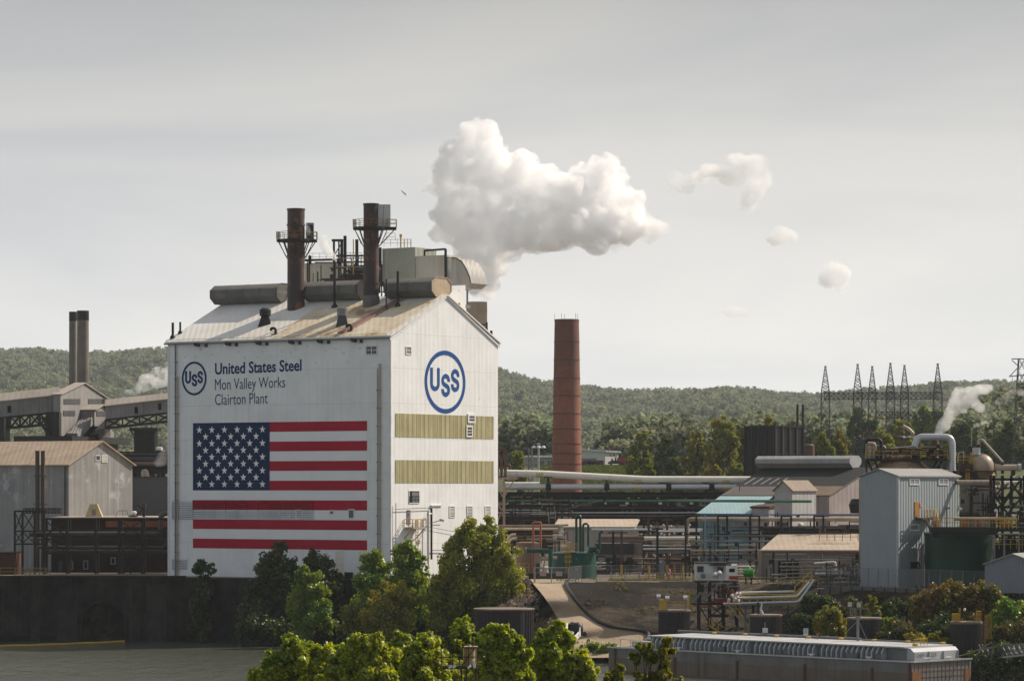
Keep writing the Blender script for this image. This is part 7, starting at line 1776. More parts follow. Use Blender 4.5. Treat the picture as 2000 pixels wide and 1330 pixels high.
t = thing('white_shed', 'narrow white shed with sunlit side right of the control cabin', 'shed', P(1430, 1125, 466)); mb = MB(); mb.box(X(1420, 466), X(1440.5, 466), 466, 469, Z(1131, 466), Z(1103, 466)); mb.build('wall', TRIM, t); MB().prect(Face((0, 466), (1, 0), (0, -1)), 1424, 1110, 1435, 1117, .01, .06).build('opening', DARKIN, t)
t = thing('dish_lamps', 'pair of white floodlight dishes on the front of the cabin', 'floodlight', P(1398, 1122, 462)); mb = MB()
for px, y in ((1397, 1122), (1405, 1119)): a = P(px, y, 462); mb.lathe(a.x, a.y, [(.1, a.z - .3), (.32, a.z - .1), (.32, a.z + .15), (.1, a.z + .35)], 12)
mb.build('dishes', TRIM, t); MB().bar(P(1401, 1132, 462), P(1401, 1118, 462), .1).build('stand', GREYM, t)
d = 458; ts = thing('riverside_trestle', 'dark riverside trestle tower carrying the white cabin, with grey slanting struts', 'trestle', (X(1400, d), d, 1.0)); mb = MB()
for px in (1366, 1387, 1414, 1440):
 for dy in (0, 3): mb.bar((X(px, d), d + dy, .5), (X(px, d), d + dy, zf - .05), .32)
mb.build('columns', DARK, ts); mb = MB(); mb.box(X(1352, d), X(1462, d), d - .3, d + 3.3, Z(1181, d), Z(1177.5, d)); mb.box(X(1357, d), X(1442, d), d - .2, d + 4, zf - .3, zf - .06); mb.box(X(1385, d), X(1422, d), d, d + 3, Z(1205, d), Z(1200, d)); mb.build('decks', DARK, ts)
mb = MB()
for a, b, y0, y1 in ((1387, 1414, 1182, 1202), (1414, 1387, 1182, 1202), (1387, 1414, 1206, 1232), (1414, 1387, 1206, 1232), (1414, 1440, 1140, 1176), (1440, 1414, 1140, 1176), (1387, 1414, 1140, 1176), (1366, 1387, 1182, 1220), (1440, 1462, 1182, 1215)): mb.bar((X(a, d), d - .15, Z(y0, d)), (X(b, d), d - .15, Z(y1, d)), .16)
mb.build('braces', DARK, ts); mb = MB(); mb.bar(P(1385, 1133, d - 1), P(1354, 1177, d - 1), .25); mb.bar(P(1411, 1134, d - 1), P(1370, 1176, d - 1), .28); mb.build('struts', GREYM, ts)
mb = MB(); random.seed(31)
for i in range(34): px = random.uniform(1366, 1440); y = random.uniform(1138, 1230); a = P(px, y, d + random.uniform(-.6, 1.5)); mb.bar(a, a + V(random.uniform(-1, 1), random.uniform(-.5, .5), random.uniform(-.6, .6)), random.uniform(.06, .16))
mb.build('small_gear', GREYD, ts)
mb = MB(); mb.rail([P(1367, 1190, d - .5), P(1387, 1190, d - .5)], .6, .6, .12); mb.build('orange_rail', ORAN, ts)
mb = MB()
for y in (1127, 1137, 1146): mb.box(X(1424, d), X(1441, d), d - .8, d + .2, Z(y + 3.5, d), Z(y - 3, d));
mb.build('red_panels', REDC, ts)
def stair(label, a, b, wd, mat, loc=None):
 a, b = Vector(a), Vector(b); t = thing('stair', label, 'stair', b); n = max(3, int((a - b).length / .45))
 mb = MB()
 for dy in (0, wd): mb.bar(a + V(0, dy, 0), b + V(0, dy, 0), .14, .25)
 for i in range(n + 1): p = a.lerp(b, i / n); mb.box(p.x - .16, p.x + .16, p.y, p.y + wd, p.z - .03, p.z + .04)
 mb.build('flight', mat, t); mb = MB()
 for dy in (0, wd):
  mb.bar(a + V(0, dy, 1.05), b + V(0, dy, 1.05), .09)
  for i in range(0, n + 1, 3): p = a.lerp(b, i / n); mb.bar(p + V(0, dy, 0), p + V(0, dy, 1.05), .07)
 mb.build('handrail', YEL, t)
stair('pale yellow stair descending right from the trestle deck towards the river', P(1424, 1183, d - 1.2), P(1456, 1222, d - 1.2), 1.0, M('pale_stringer', (.45, .40, .28), .6)); stair('lower bright yellow stair at the trestle foot by the barge', P(1386, 1222, d - 2), P(1415, 1240, d - 2), .9, YEL)
d = 452; lbz = Z(1178, d); t = thing('loading_bridge', 'sunlit loading bridge with pale pipes and yellow rails right of the trestle', 'pipe bridge', (X(1490, d), d, lbz)); mb = MB(); mb.box(X(1414, d), X(1558, d), d, d + 2.4, lbz - .25, lbz); mb.build('deck', TANP, t)
mb = MB(); mb.rail([(X(1450, d), d + .1, lbz), (X(1558, d), d + .1, lbz)], 1.2, 1.05, .07); mb.rail([(X(1450, d), d + 2.3, lbz), (X(1558, d), d + 2.3, lbz)], 1.2, 1.05, .07); mb.build('railing', YEL, t)
for px, y0, y1, w, mt in ((1457, 1180, 1245, .3, GREYM), (1472, 1180, 1200, .3, DARK), (1526, 1178, 1200, .3, ORAN), (1540, 1178, 1215, .2, GREYD)): MB().bar((X(px, d), d + 1, Z(y1, d)), (X(px, d), d + 1, Z(y0, d)), w).build('column', mt, t)
pb_ = lambda px, y, dy: P(px, y, d + dy)
eq('pipe', 'upper pale pipe on the loading bridge, at the back', 'pipe', [pb_(1444, 1157, 2.6), pb_(1552, 1154.5, 2.6)], .16, WPIPE); eq('pipe', 'middle pale pipe on the loading bridge climbing to the yard', 'pipe', [pb_(1442, 1167, -.1), pb_(1557, 1164, -.1), pb_(1581, 1136, 1)], .15, WPIPE)
eq('pipe', 'lowest silver pipe on the loading bridge climbing to the yard', 'pipe', [pb_(1448, 1178, -.5), pb_(1560, 1175, -.5), pb_(1590, 1132, 1)], .18, SPIPE)
stair('yellow stair climbing from the loading bridge to the yard', P(1586, 1130, d + 1.5), P(1553, 1160, d + 1.5), .9, YEL)
t = thing('manifold', 'red and white valve manifold at the left end of the loading bridge', 'manifold', pb_(1432, 1178, 0)); random.seed(41); mb = MB()
for i in range(14): a = pb_(random.uniform(1420, 1445), random.uniform(1158, 1176), random.uniform(-.5, 1.5)); mb.lathe(a.x, a.y, [(.1, a.z - .25), (.24, a.z), (.1, a.z + .25)], 8)
mb.build('valves', WPIPE, t); mb = MB()
for i in range(8): a = pb_(random.uniform(1420, 1450), random.uniform(1156, 1176), random.uniform(-.6, 1)); mb.bar(a, a + V(.1, 0, .5), .2)
mb.build('red_handles', REDC, t)
dd = 474
for i, y in enumerate((1098, 1105.5, 1112.5, 1120, 1127, 1134)):
 eq('pipe', ('topmost', 'second', 'third', 'fourth', 'fifth', 'lowest')[i] + ' of six stacked pale pipes right of the pale shed door', 'pipe', [P(1525, y + .5, dd), P(1590 - (i % 2) * 8, y - 1, dd)], .09, TPIPE, 6)
t = thing('pipe_stand', 'thin grey posts holding the six stacked pale pipes', 'pipe support', P(1550, 1145, dd)); mb = MB()
for px in (1526, 1537, 1549, 1562): mb.bar((X(px, dd), dd + .3, G), (X(px, dd), dd + .3, Z(1085, dd)), .1)
mb.build('posts', GREYM, t); mb = MB(); mb.bar((X(1524, dd), dd + .3, Z(1086, dd)), (X(1564, dd), dd + .3, Z(1086, dd)), .1); mb.build('top_bar', GREYM, t)
eq('pipe', 'grey pipe from the loading stair right to the blue-grey building', 'pipe', [P(1592, 1121, 470), P(1684, 1120, 470)], .22, GALV); eq('pipe', 'white elbow pipe above the six stacked pipes', 'pipe', [P(1590, 1100, 470), P(1632, 1097, 470), P(1632, 1118, 470)], .16, WPIPE)
eq('pipe', 'grey swan-neck pipe at the left foot of the blue-grey building', 'pipe', [P(1668, 1124, 468), P(1677, 1118, 468), P(1677, 1102, 468), P(1684, 1098, 468)], .24, GREYM)
t = thing('yard_clutter', 'rusty yellow pump rack before the blue-grey building', 'pump rack', P(1630, 1148, 465)); random.seed(51); mb = MB()
for i in range(16): a = P(random.uniform(1598, 1660), random.uniform(1124, 1146), 466); mb.bar(a, a + V(random.uniform(-1.2, 1.2), 0, random.uniform(-.6, .6)), random.uniform(.07, .2))
mb.build('pipes', BPIPE, t); MB().rail([P(1598, 1146, 465.5), P(1660, 1146, 465.5)], 1.2, 1, .07).build('railing', YEL, t); MB().box(X(1600, 470), X(1680, 470), 470, 472, G, Z(1122, 470)).build('dark_back', M('clutter_back', (.03, .026, .024), .8), t)
t = thing('retaining_wall', 'pale streaked concrete retaining wall below the blue-grey building', 'retaining wall', P(1720, 1190, 452)); a, b = P(1600, 0, 462), P(1815, 0, 447)
mb = MB(); n_ = V(.6, .6, 0); mb.hexa([V(a.x, a.y, 5), V(b.x, b.y, 5), V(b.x, b.y, 5) + n_, V(a.x, a.y, 5) + n_, V(a.x, a.y, G + .25), V(b.x, b.y, G + .25), V(b.x, b.y, G + .25) + n_, V(a.x, a.y, G + .25) + n_]); mb.build('wall', CONCL, t)
mb = MB()
for k in range(11): p_ = a.lerp(b, k / 10); mb.bar(V(p_.x, p_.y - .05, 5), V(p_.x, p_.y - .05, G + .25), .12)
mb.build('joints', CONC, t)
fence('chain link fence on the retaining wall before the blue-grey building and green tank', [V(a.x, a.y, G + .25), V(b.x, b.y, G + .25), V(X(2040, 436), 436, G)], 2.6, 1.75)
def bank(label, x0, x1, y0, y1, d, n, seed, mats, name='pipe_bank'):
 rg = random.Random(seed); t = thing(name, label, 'pipe bank', P((x0 + x1) / 2, y1, d)); mb = MB(); mb2 = MB()
 for i in range(n):
  y = rg.uniform(y0, y1); a = rg.uniform(x0, x1); b = min(x1, a + rg.uniform(.15, .7) * (x1 - x0)); dd = d + rg.uniform(-1.5, 1.5); w = rg.uniform(.04, .15)
  pts = [P(a, y, dd), P(b, y, dd)]
  if rg.random() < .5: pts.append(P(b, min(y1, y + rg.uniform(5, 22)), dd))
  mb.mat(i % len(mats)).pipe(pts, w, 6)
 for i in range(n // 2):
  px = rg.uniform(x0, x1); dd = d + rg.uniform(-1, 1); y = rg.uniform(y0 - 4, (y0 + y1) / 2); mb2.bar(P(px, y1, dd), P(px, y, dd), rg.uniform(.08, .2))
 for i in range(n // 3):
  a = P(rg.uniform(x0, x1), rg.uniform(y0, y1), d - 1.6); mb2.mat(0).box(a.x - .25, a.x + .25, a.y, a.y + .4, a.z - .25, a.z + .35)
 mb.build('pipes', mats, t); mb2.build('posts', DARK, t)
bank('tangle of pale pipes and posts in front of the low tan-roofed shed', 1490, 1680, 1080, 1142, 488, 34, 1, [TPIPE, GALV, BPIPE])
bank('tangle of pipes between the white cabin and the teal lean-to', 1345, 1480, 1062, 1126, 500, 26, 2, [GREYM, TPIPE, BPIPE])
bank('tangle of brown pipes behind the green tank by the fence', 985, 1110, 1022, 1100, 548, 30, 3, [BPIPE, TPIPE, BROWNS])
bank('tangle of pipes at the foot of the black rack behind the pump houses', 1100, 1340, 1040, 1085, 600, 40, 4, [TPIPE, GREYM, WPIPE, BPIPE])
bank('tangle of rusty pipes and ducts behind the dome vessel', 1862, 1945, 905, 945, 480, 24, 5, [BPIPE, DARK, TPIPE])
bank('tangle of pipes right of the black steel tower, at the picture edge', 1945, 2010, 985, 1035, 456, 22, 6, [DARK, BPIPE, GALV])
bank('rusty pipe tangle under the walkway at the right edge', 1945, 2020, 1046, 1085, 452, 20, 7, [BROWNS, YEL, DARK])
bank('tangle of pipes and posts right of the loading stair', 1590, 1680, 1098, 1150, 462, 24, 8, [GALV, TPIPE, BROWNS])
bank('tangle of pipes and gear on the deck of the riverside trestle', 1366, 1445, 1138, 1178, 457, 22, 9, [GREYM, DARK, REDC])
bank('dark tangle of pipes and rails between the two rusty roof stacks', 598, 742, 500, 572, 533, 30, 10, [DARK, BROWNS, GREYM])
bank('tangle of pipes behind the black frames, before the hall and dormer tower', 1345, 1690, 1004, 1058, 545, 44, 11, [DARK, GREYM, BPIPE])
bank('tangle of thin pipes inside the left end of the black rack', 985, 1115, 962, 1022, 632, 30, 12, [DARK, GALV, BPIPE])
bank('yard pipe tangle between the pump shed and the teal lean-to', 1110, 1350, 1082, 1122, 522, 36, 13, [BPIPE, TPIPE, DARK])
bank('tangle of gear on the dome deck around the motor unit', 1692, 1842, 872, 895, 484, 22, 14, [BROWNS, DARK, TPIPE])
bank('tangle of steel beside the dirty tank, below the long pale pipe', 1872, 1945, 948, 1008, 462, 18, 15, [DARK, BROWNS])
railing('yellow yard rail between the bollards and the white cabin', [(X(1262, 498), 498, G), (X(1352, 498), 498, G)], 1.1, 1.6, .08, YEL)
# -- sheet pile cells
def cell(px, ytop, wpx, d, label, n=44):
 r = wpx * d / F / 2; x, y = X(px, d), d + r; zt = Z(ytop, d)
 t = thing('mooring_cell', label, 'mooring cell', (x, y, -1), 'sheet pile mooring cells')
 mb = MB(); vs, fs = [], []
 N = n * 4
 for z in (-1.5, zt):
  for k in range(N):
   a = 2 * math.pi * k / N; rr_ = r * (1.0 if (k % 4) in (0, 1) else .965); vs.append((x + rr_ * math.cos(a), y + rr_ * math.sin(a), z))
 for k in range(N): fs.append((k, (k + 1) % N, N + (k + 1) % N, N + k))
 mb.add(vs, fs); mb.build('sheet_piles', SHEET, t)
 mb = MB(); mb.lathe(x, y, [(r * .96, zt - .3), (r * 1.02, zt - .12), (r * 1.02, zt + .03), (.1, zt + .12)], 44); mb.build('cap', SHEETT, t)
 return t, x, y, r, zt
CELLS = {}
for key, a in (('big', (984, 1190, 118, 441, 'widest black sheet pile cell, behind the leafy foreground trees')), ('c2', (1318.5, 1192, 63, 440, 'black sheet pile cell at the trestle, left of the stair, with yellow box on top')),
           ('c3', (1498.5, 1201, 63, 424, 'bare black sheet pile cell below the loading bridge')), ('c4', (1691.5, 1207, 67, 413, 'black sheet pile cell behind the grey lamp pole')), ('c5', (1891.5, 1215, 62, 402, 'tallest looking black sheet pile cell with yellow ladder near the right edge'))):
 CELLS[key] = cell(*a)
def celltop(key, parts):
 t, x, y, r, zt = CELLS[key]
 return x, y, r, zt
x, y, r, zt = celltop('c2', 0); z = zt + .12
t = thing('mooring_gear', 'yellow box and thin rail on the cell left of the trestle', 'mooring gear', (x, y - r * .6, z)); mb = MB(); mb.box(x - r + .1, x - r + 1.2, y - r * .7, y - r * .2, z, z + 1.3); mb.build('yellow_box', YEL, t); mb = MB(); mb.bar((x + r * .85, y - r * .4, z), (x + r * .85, y - r * .4, z + 1.9), .3); mb.build('yellow_post', YEL, t)
mb = MB(); mb.rail([(x - r + 1.2, y - r * .6, z), (x + r * .8, y - r * .6, z)], 1.1, .9, .06); mb.build('rail', YEL, t)
for px, y0, y1, lb in ((1286, 1200, 1164, 'floodlight on a thin post at the left of the trestle cell'), (1303, 1192, 1167, 'floodlight on a post in the middle of the trestle cell'), (1338, 1192, 1166, 'floodlight on a post at the right of the trestle cell')):
 a = P(px, y0, 439.5); t = thing('floodlight', lb, 'floodlight', (a.x, a.y, z)); mb = MB(); mb.tube((a.x, a.y, z - .2), (a.x, a.y, Z(y1 + 4, 439.5)), .07, n=6); mb.build('post', GREYM, t); b = P(px, y1 + 2, 439.5); mb = MB(); mb.hexa([b + V(-.25, -.3, -.2), b + V(.3, -.3, -.2), b + V(.3, .1, .1), b + V(-.25, .1, .1), b + V(-.25, -.4, .1), b + V(.3, -.4, .1), b + V(.3, 0, .4), b + V(-.25, 0, .4)]); mb.build('head', GALV, t)
t = thing('capstan_pipe', 'thick rusty slanted post on the trestle cell', 'post', P(1305, 1172, 440)); mb = MB(); mb.tube(P(1292, 1178, 441), P(1306, 1168, 441), .28); mb.build('pipe', BROWNS, t); MB().bar(P(1296, 1192, 441), P(1296, 1176, 441), .15).build('stand', DARK, t)
x, y, r, zt = celltop('c3', 0); z = zt + .12
t = thing('mooring_bitt', 'pale twisted mooring bitt and dark post on the bare cell', 'mooring bitt', (x - .8, y - r * .6, z)); mb = MB(); mb.bar((x - 1.1, y - r * .6, z), (x - 1.1, y - r * .6, z + 1.5), .25); mb.build('post', DARK, t); mb = MB(); mb.sweep([(x - .6, y - r * .6, z), (x - .8, y - r * .6, z + .6), (x - .6, y - r * .6, z + 1.4)], [.25, .15, .1], 8); mb.build('bitt', GALV, t)
t = thing('winch_box', 'small pale winch box on a pole before the bare cell', 'winch', P(1495, 1240, 418)); a = P(1494, 1240, 418); mb = MB(); mb.box(a.x - .3, a.x + .35, a.y - .3, a.y + .3, a.z + .3, a.z + .9); mb.build('box', GALV, t); mb = MB(); mb.bar(V(a.x, a.y, 2), a + V(0, 0, 1.6), .12); mb.build('pole', GREYM, t)
x, y, r, zt = celltop('c4', 0); z = zt + .12
t = thing('floodlight_stand', 'pale frame with two square floodlights on the fourth cell', 'floodlight frame', (x - .6, y - r * .7, z)); yy = y - r * .75
mb = MB();
for px in (1661, 1670, 1680): mb.bar((X(px, yy), yy, z), (X(px, yy), yy, Z(1190, yy)), .12)
mb.bar((X(1659, yy), yy, Z(1189, yy)), (X(1698, yy), yy, Z(1188, yy)), .1); mb.build('frame', GREYM, t); mb = MB()
for px, y_ in ((1660, 1180), (1677.5, 1181)): a = P(px, y_, yy); mb.box(a.x - .25, a.x + .25, a.y - .1, a.y + .1, a.z - .28, a.z + .28)
mb.build('lamps', GALV, t)
t = thing('lamp_pole', 'grey braced pole rising from the barge side before the fourth cell', 'pole', P(1675, 1250, 405)); d = 405; mb = MB(); mb.tube((X(1675.5, d), d, 2), (X(1675.5, d), d, Z(1206, d)), .16); mb.box(X(1671, d), X(1680, d), d - .2, d + .2, Z(1206, d), Z(1203, d)); mb.build('pole', GREYM, t); mb = MB(); mb.bar(P(1675, 1212, d), P(1651, 1236, d), .07); mb.bar(P(1677, 1213, d), P(1694, 1250, d), .09); mb.build('brace', GREYM, t)
x, y, r, zt = celltop('c5', 0); z = zt + .12
t = thing('mooring_gear', 'rusty yellow boxes and rails on the cell near the right edge', 'mooring gear', (x, y - r * .6, z)); mb = MB(); mb.box(x - r + .1, x - r + 1.0, y - r * .7, y - r * .2, z, z + .9); mb.box(x + r * .6, x + r * .9, y - r * .5, y, z, z + 1.2); mb.bar((x - .9, y - r * .5, z), (x - .9, y - r * .5, z + 1.6), .2); mb.build('yellow_boxes', M('rusty_yellow', (.38, .22, .02), .6), t); mb = MB(); mb.rail([(x - r + 1, y - r * .6, z), (x + r * .9, y - r * .6, z)], 1.1, 1.0, .05); mb.build('rail', BROWNS, t)
t = thing('cell_ladder', 'rusty yellow caged ladder on the right side of the cell near the right edge', 'ladder', (x + r + .3, y - r * .3, Z(1248, 402))); mb = MB(); d = 401
for px in (1924, 1928, 1936): mb.bar((X(px, d), d, Z(1247 if px > 1925 else 1262, d)), (X(px, d), d, Z(1200, d)), .09)
for i in range(12): yv = lerp(1202, 1246, i / 11); mb.bar((X(1924, d), d, Z(yv, d)), (X(1936, d), d, Z(yv, d)), .06)
mb.build('rails', M('ladder_rust', (.36, .2, .03), .6), t); mb = MB(); mb.bar((X(1922, d), d + .3, Z(1262, d)), (X(1922, d), d + .3, Z(1215, d)), .15); mb.build('fender', BROWNS, t)
t = thing('lamp', 'small round lamp behind the yellow boxes on the right cell', 'lamp', (X(1884, 404), 404, z)); mb = MB(); mb.tube((X(1884, 404), 404, z), (X(1884, 404), 404, Z(1192, 404)), .05, n=5); mb.build('stem', DARK, t); a = P(1884, 1190, 404); mb = MB(); mb.lathe(a.x, a.y, [(.05, a.z - .2), (.16, a.z - .05), (.16, a.z + .05), (.05, a.z + .2)], 10); mb.build('globe', TRIM, t)
x, y, r, zt = celltop('big', 0)
mb = MB()
for a, w in ((-.95, .05), (-.88, .08)): mb.tube((x + (r + .15) * math.cos(a), y + (r + .15) * math.sin(a), 0), (x + (r + .15) * math.cos(a), y + (r + .15) * math.sin(a), zt - .4), w, n=6)
mb.build('standpipe', GREYM, CELLS['big'][0])
# -- barge
BC = V(46.6, 388.0, 0)
be, bn = V(-.690, .724, 0).normalized(), V(.724, .690, 0).normalized()
BF = Face(BC, (be.x, be.y), (-bn.x, -bn.y)); BE = Face(BC, (bn.x, bn.y), (-be.x, -be.y))
BL, BW_, ZD = 49.7, 11.0, 3.1
bg = thing('barge', 'long grey covered cargo barge with ribbed hatch cover and rusty hull', 'barge', (BC.x, BC.y, -1))
def bat(u, b, z): p = BC + be * u + bn * b; return V(p.x, p.y, z)
mb = MB(); mb.hexa([bat(0, 0, -1), bat(BL, 0, -1), bat(BL, BW_, -1), bat(0, BW_, -1), bat(0, 0, ZD), bat(BL, 0, ZD), bat(BL, BW_, ZD), bat(0, BW_, ZD)]); mb.build('hull', HULL, bg)
HB = M('hull_lower', (.15, .115, .085), .75, (.20, .165, .13), .3, streak=1.0, sc=(.06, .035, .022), rust=.35, rustc=(.11, .05, .028), rscale=.4)
mb = MB(); mb.fbox(BF, .02, BL - .02, -1, 1.75, .002, .03); mb.build('lower_hull', HB, bg)
mb = MB(); mb.fbox(BF, -.1, BL + .1, ZD - .12, ZD + .06, .003, .16); mb.fbox(BE, .05, BW_ + .1, ZD - .12, ZD + .06, .003, .16); mb.build('rub_rail', GALV, bg)
mb = MB()
for u in (.25, 6, 16.5, 27.5, 38.0, 48.5): mb.fbox(BF, u - .16, u + .16, -1, ZD - .9 if 3 < u < 45 else ZD - .13, .031, .12)
mb.build('rust_strips', RUSTEDGE, bg)
mb = MB()
for i in range(15): u = .5 + i * .72; mb.fbox(BE, u - .03, u + .03, -1, ZD - .13, .003, .03)
for z in (1.9, 2.45, 1.2, .5): mb.fbox(BE, .2, BW_ - .1, z - .03, z + .03, .031, .05)
mb.build('end_plating', RUSTEDGE, bg)
mb = MB(); mb.fbox(BE, .05, 1.6, -1, 2.0, .051, .07); mb.fbox(BE, BW_ - 1.2, BW_ - .2, -1, 1.9, .051, .07); mb.build('rust_patches', M('rust_patch', (.27, .11, .04), .8, (.16, .07, .03), .6), bg)
u0, u1, b0, b1, zc = 2.2, 44.0, 1.3, BW_ - .9, 4.55
mb = MB(); mb.mat(1).hexa([bat(u0, b0 + .5, ZD), bat(u1, b0 + .5, ZD), bat(u1, b1, ZD), bat(u0, b1, ZD), bat(u0, b0 + .5, zc), bat(u1, b0 + .5, zc), bat(u1, b1, zc), bat(u0, b1, zc)])
mb.mat(0); k = 0; u = u0 + 3.2
skip = 0
while u < u1 - .3:
 mb.add([bat(u - .09, b0 - .35, ZD + .05), bat(u + .09, b0 - .35, ZD + .05), bat(u + .09, b0 + .5, ZD + .05), bat(u - .09, b0 + .5, ZD + .05), bat(u - .09, b0 + .1, zc - .02), bat(u + .09, b0 + .1, zc - .02), bat(u + .09, b0 + .5, zc - .02), bat(u - .09, b0 + .5, zc - .02),
   bat(u - .09, b0 - .35, ZD + .85), bat(u + .09, b0 - .35, ZD + .85)], [(0, 1, 2, 3), (4, 5, 6, 7), (0, 8, 4, 7, 3), (1, 2, 6, 5, 9), (0, 1, 9, 8), (8, 9, 5, 4), (2, 3, 7, 6)])
 k += 1; u += .78 if k % 13 else 1.4
mb.build('coaming', [M('rib_lit_grey', (.46, .47, .475), .55, (.36, .37, .375), .3), M('coaming_shade_grey', (.21, .215, .225), .55, (.15, .155, .16), .3, streak=.4)], bg)  # sun and shade put into colour: ribs paler, wall between them darker
mb = MB(); n = 10
for i in range(n):
 a, b = lerp(u0 - .1, u1 + .1, i / n) + .02, lerp(u0 - .1, u1 + .1, (i + 1) / n) - .02; bm = (b0 + b1) / 2
 mb.hexa([bat(a, b0 - .05, zc), bat(b, b0 - .05, zc), bat(b, b1 + .1, zc), bat(a, b1 + .1, zc), bat(a, b0 - .05, zc + .16), bat(b, b0 - .05, zc + .16), bat(b, b1 + .1, zc + .16 + .03 * (i % 2)), bat(a, b1 + .1, zc + .16 + .03 * (i % 2))])
mb.build('hatch_cover', COVER, bg)
mb = MB()                              # sloped bow end of the cover that carries the lettering
mb.add([bat(u0, b0 + .5, ZD + .02), bat(u0, b1, ZD + .02), bat(u0 - 1.0, b1, ZD + .02), bat(u0 - 1.0, b0 + .5, ZD + .02), bat(u0, b0 + .5, zc), bat(u0, b1, zc), bat(u0 - .55, b1, zc - .05), bat(u0 - .55, b0 + .5, zc - .05), bat(u0 - 1.0, b1, ZD + 1.0), bat(u0 - 1.0, b0 + .5, ZD + 1.0)],
       [(0, 1, 2, 3), (4, 7, 6, 5), (3, 2, 8, 9), (9, 8, 6, 7), (0, 3, 9, 7, 4), (1, 5, 6, 8, 2)])
for i in range(4): b = lerp(b0 + .55, b1 - .1, i / 3); mb.bar(bat(u0 - 1.06, b, ZD + .02), bat(u0 - 1.06, b, ZD + 1.0), .12)
mb.build('cover_end', M('cover_end', (.42, .43, .44), .55, (.36, .37, .38), .3), bg)
EF = Face(bat(u0 - 1.06, 0, 0), (bn.x, bn.y), (-be.x, -be.y))
def sm_text(name, text, f, u_, z, cap, wd, mat, parent):
 cu = bpy.data.curves.new('text', 'FONT'); cu.body = text; cu.resolution_u = 2; to = bpy.data.objects.new('text', cu); COL.objects.link(to); bpy.context.view_layer.update()
 me = bpy.data.meshes.new_from_object(to.evaluated_get(bpy.context.evaluated_depsgraph_get())); co = np.array([v.co for v in me.vertices]); fs = [tuple(p.vertices) for p in me.polygons]
 bpy.data.objects.remove(to); bpy.data.meshes.remove(me); bpy.data.curves.remove(cu)
 w = co[:, 0].max() - co[:, 0].min(); mb = MB(); mb.add([f.pt(u_ + (x - co[:, 0].min()) / w * wd, z + y / .729 * cap, .02) for x, y, _ in co], fs); return mb.build(name, mat, parent)
sm_text('lettering', 'CHEM', EF, 2.1, ZD + .4, .42, 1.6, BLACKT, bg); sm_text('lettering', '225', EF, 4.9, ZD + .4, .42, 1.0, BLACKT, bg)
mb = MB(); z = zc + .35
mb.pipe([bat(u0 + 14, b1 - .1, z), bat(u1 + 3, b1 - .1, z)], .16, 8); mb.pipe([bat(u0 + .5, b1 - .5, z - .05), bat(u0 + 13.5, b1 - .5, z - .05)], .1, 8); mb.build('deck_pipe', GREYM, bg)
mb = MB()
for i in range(8): a = bat(u0 + .8 + i * 5.3, b1 - .7, zc + .25); mb.lathe(a.x, a.y, [(.3, a.z), (.32, a.z + .14), (.2, a.z + .2)], 10)
a = bat(u0 + .4, 3.8, zc + .2); mb.lathe(a.x, a.y, [(.35, a.z), (.35, a.z + .2), (.25, a.z + .28)], 10)
mb.build('yellow_vents', YEL, bg)
mb = MB()
for u in (7, 16, 28, 38): a = bat(u, .55, ZD + .06); mb.bar(a + be * -.5 + V(0, 0, .22), a + be * .5 + V(0, 0, .22), .12); mb.bar(a, a + V(0, 0, .2), .3)
for b in (3.5, 7.5): a = bat(.6, b, ZD + .06); mb.bar(a - bn * .5 + V(0, 0, .22), a + bn * .5 + V(0, 0, .22), .12); mb.bar(a, a + V(0, 0, .2), .3)
mb.build('cleats', TRIM, bg)
mb = MB()
for u in (9.5, 10.5, 20.5, 21.5, 31, 32, 41.5, 5.8):
 mb.hexa([bat(u - .42, b0 - .4, ZD + .05), bat(u + .42, b0 - .4, ZD + .05), bat(u + .42, b0, ZD + .05), bat(u - .42, b0, ZD + .05), bat(u - .42, b0 - .4, ZD + .65), bat(u + .42, b0 - .4, ZD + .65), bat(u + .42, b0, ZD + .65), bat(u - .42, b0, ZD + .65)])
mb.build('winch_lockers', M('locker_grey', (.16, .165, .175), .6), bg)
mb = MB(); mb.rail([bat(45, 1.0, ZD + .06), bat(48.6, 1.0, ZD + .06)], .9, 1.8, .07, mid=False); mb.pipe([bat(45.5, 6, ZD + .9), bat(49, 6, ZD + .9), bat(49, 6, ZD + .1)], .16, 8); mb.fbox(BF, 45, 48.5, ZD + .05, ZD + .7, -4.5, -3.0); mb.build('stern_gear', GALV, bg)
mb = MB(); mb.rail([bat(2.6, 3.6, zc + .18), bat(2.6, 6.0, zc + .18)], .8, .6, .07); mb.build('yellow_rail', YEL, bg)
for px, y0, y1, wpx, lb, mt in ((1574, 1243, 1227, 9, 'white notice board with grey lines standing on the barge', SIGNW), (1597, 1243, 1236, 5, 'small pinkish red sign on the barge right of the notice board', SIGNR)):
 d = 409; a = P(px, y0, d); t = thing('notice_board', lb, 'sign', a); w = wpx * d / F / 2; h = (y0 - y1 - 3) * d / F
 mb = MB(); mb.box(a.x - w, a.x + w, a.y, a.y + .05, a.z + .2, a.z + .2 + h); mb.build('board', mt, t); mb = MB(); mb.bar((a.x, a.y + .1, zc + .1), (a.x, a.y + .1, a.z + .3), .06); mb.build('post', GREYM, t)
 mb = MB()
 for k in range(5 if wpx > 6 else 2): z = a.z + .28 + h * (.12 + k * (.16 if wpx > 6 else .4)); mb.box(a.x - w * .75, a.x + w * .7, a.y - .012, a.y - .004, z - .02, z + .035)
 mb.build('marks', BLACKT, t)
t = thing('mooring_rope', 'yellowish mooring rope from the barge bow to the right cell', 'rope', bat(.6, 9, ZD)); a, b = bat(.5, 8.6, ZD + .3), bat(-2.2, 12.2, ZD + 2.0)
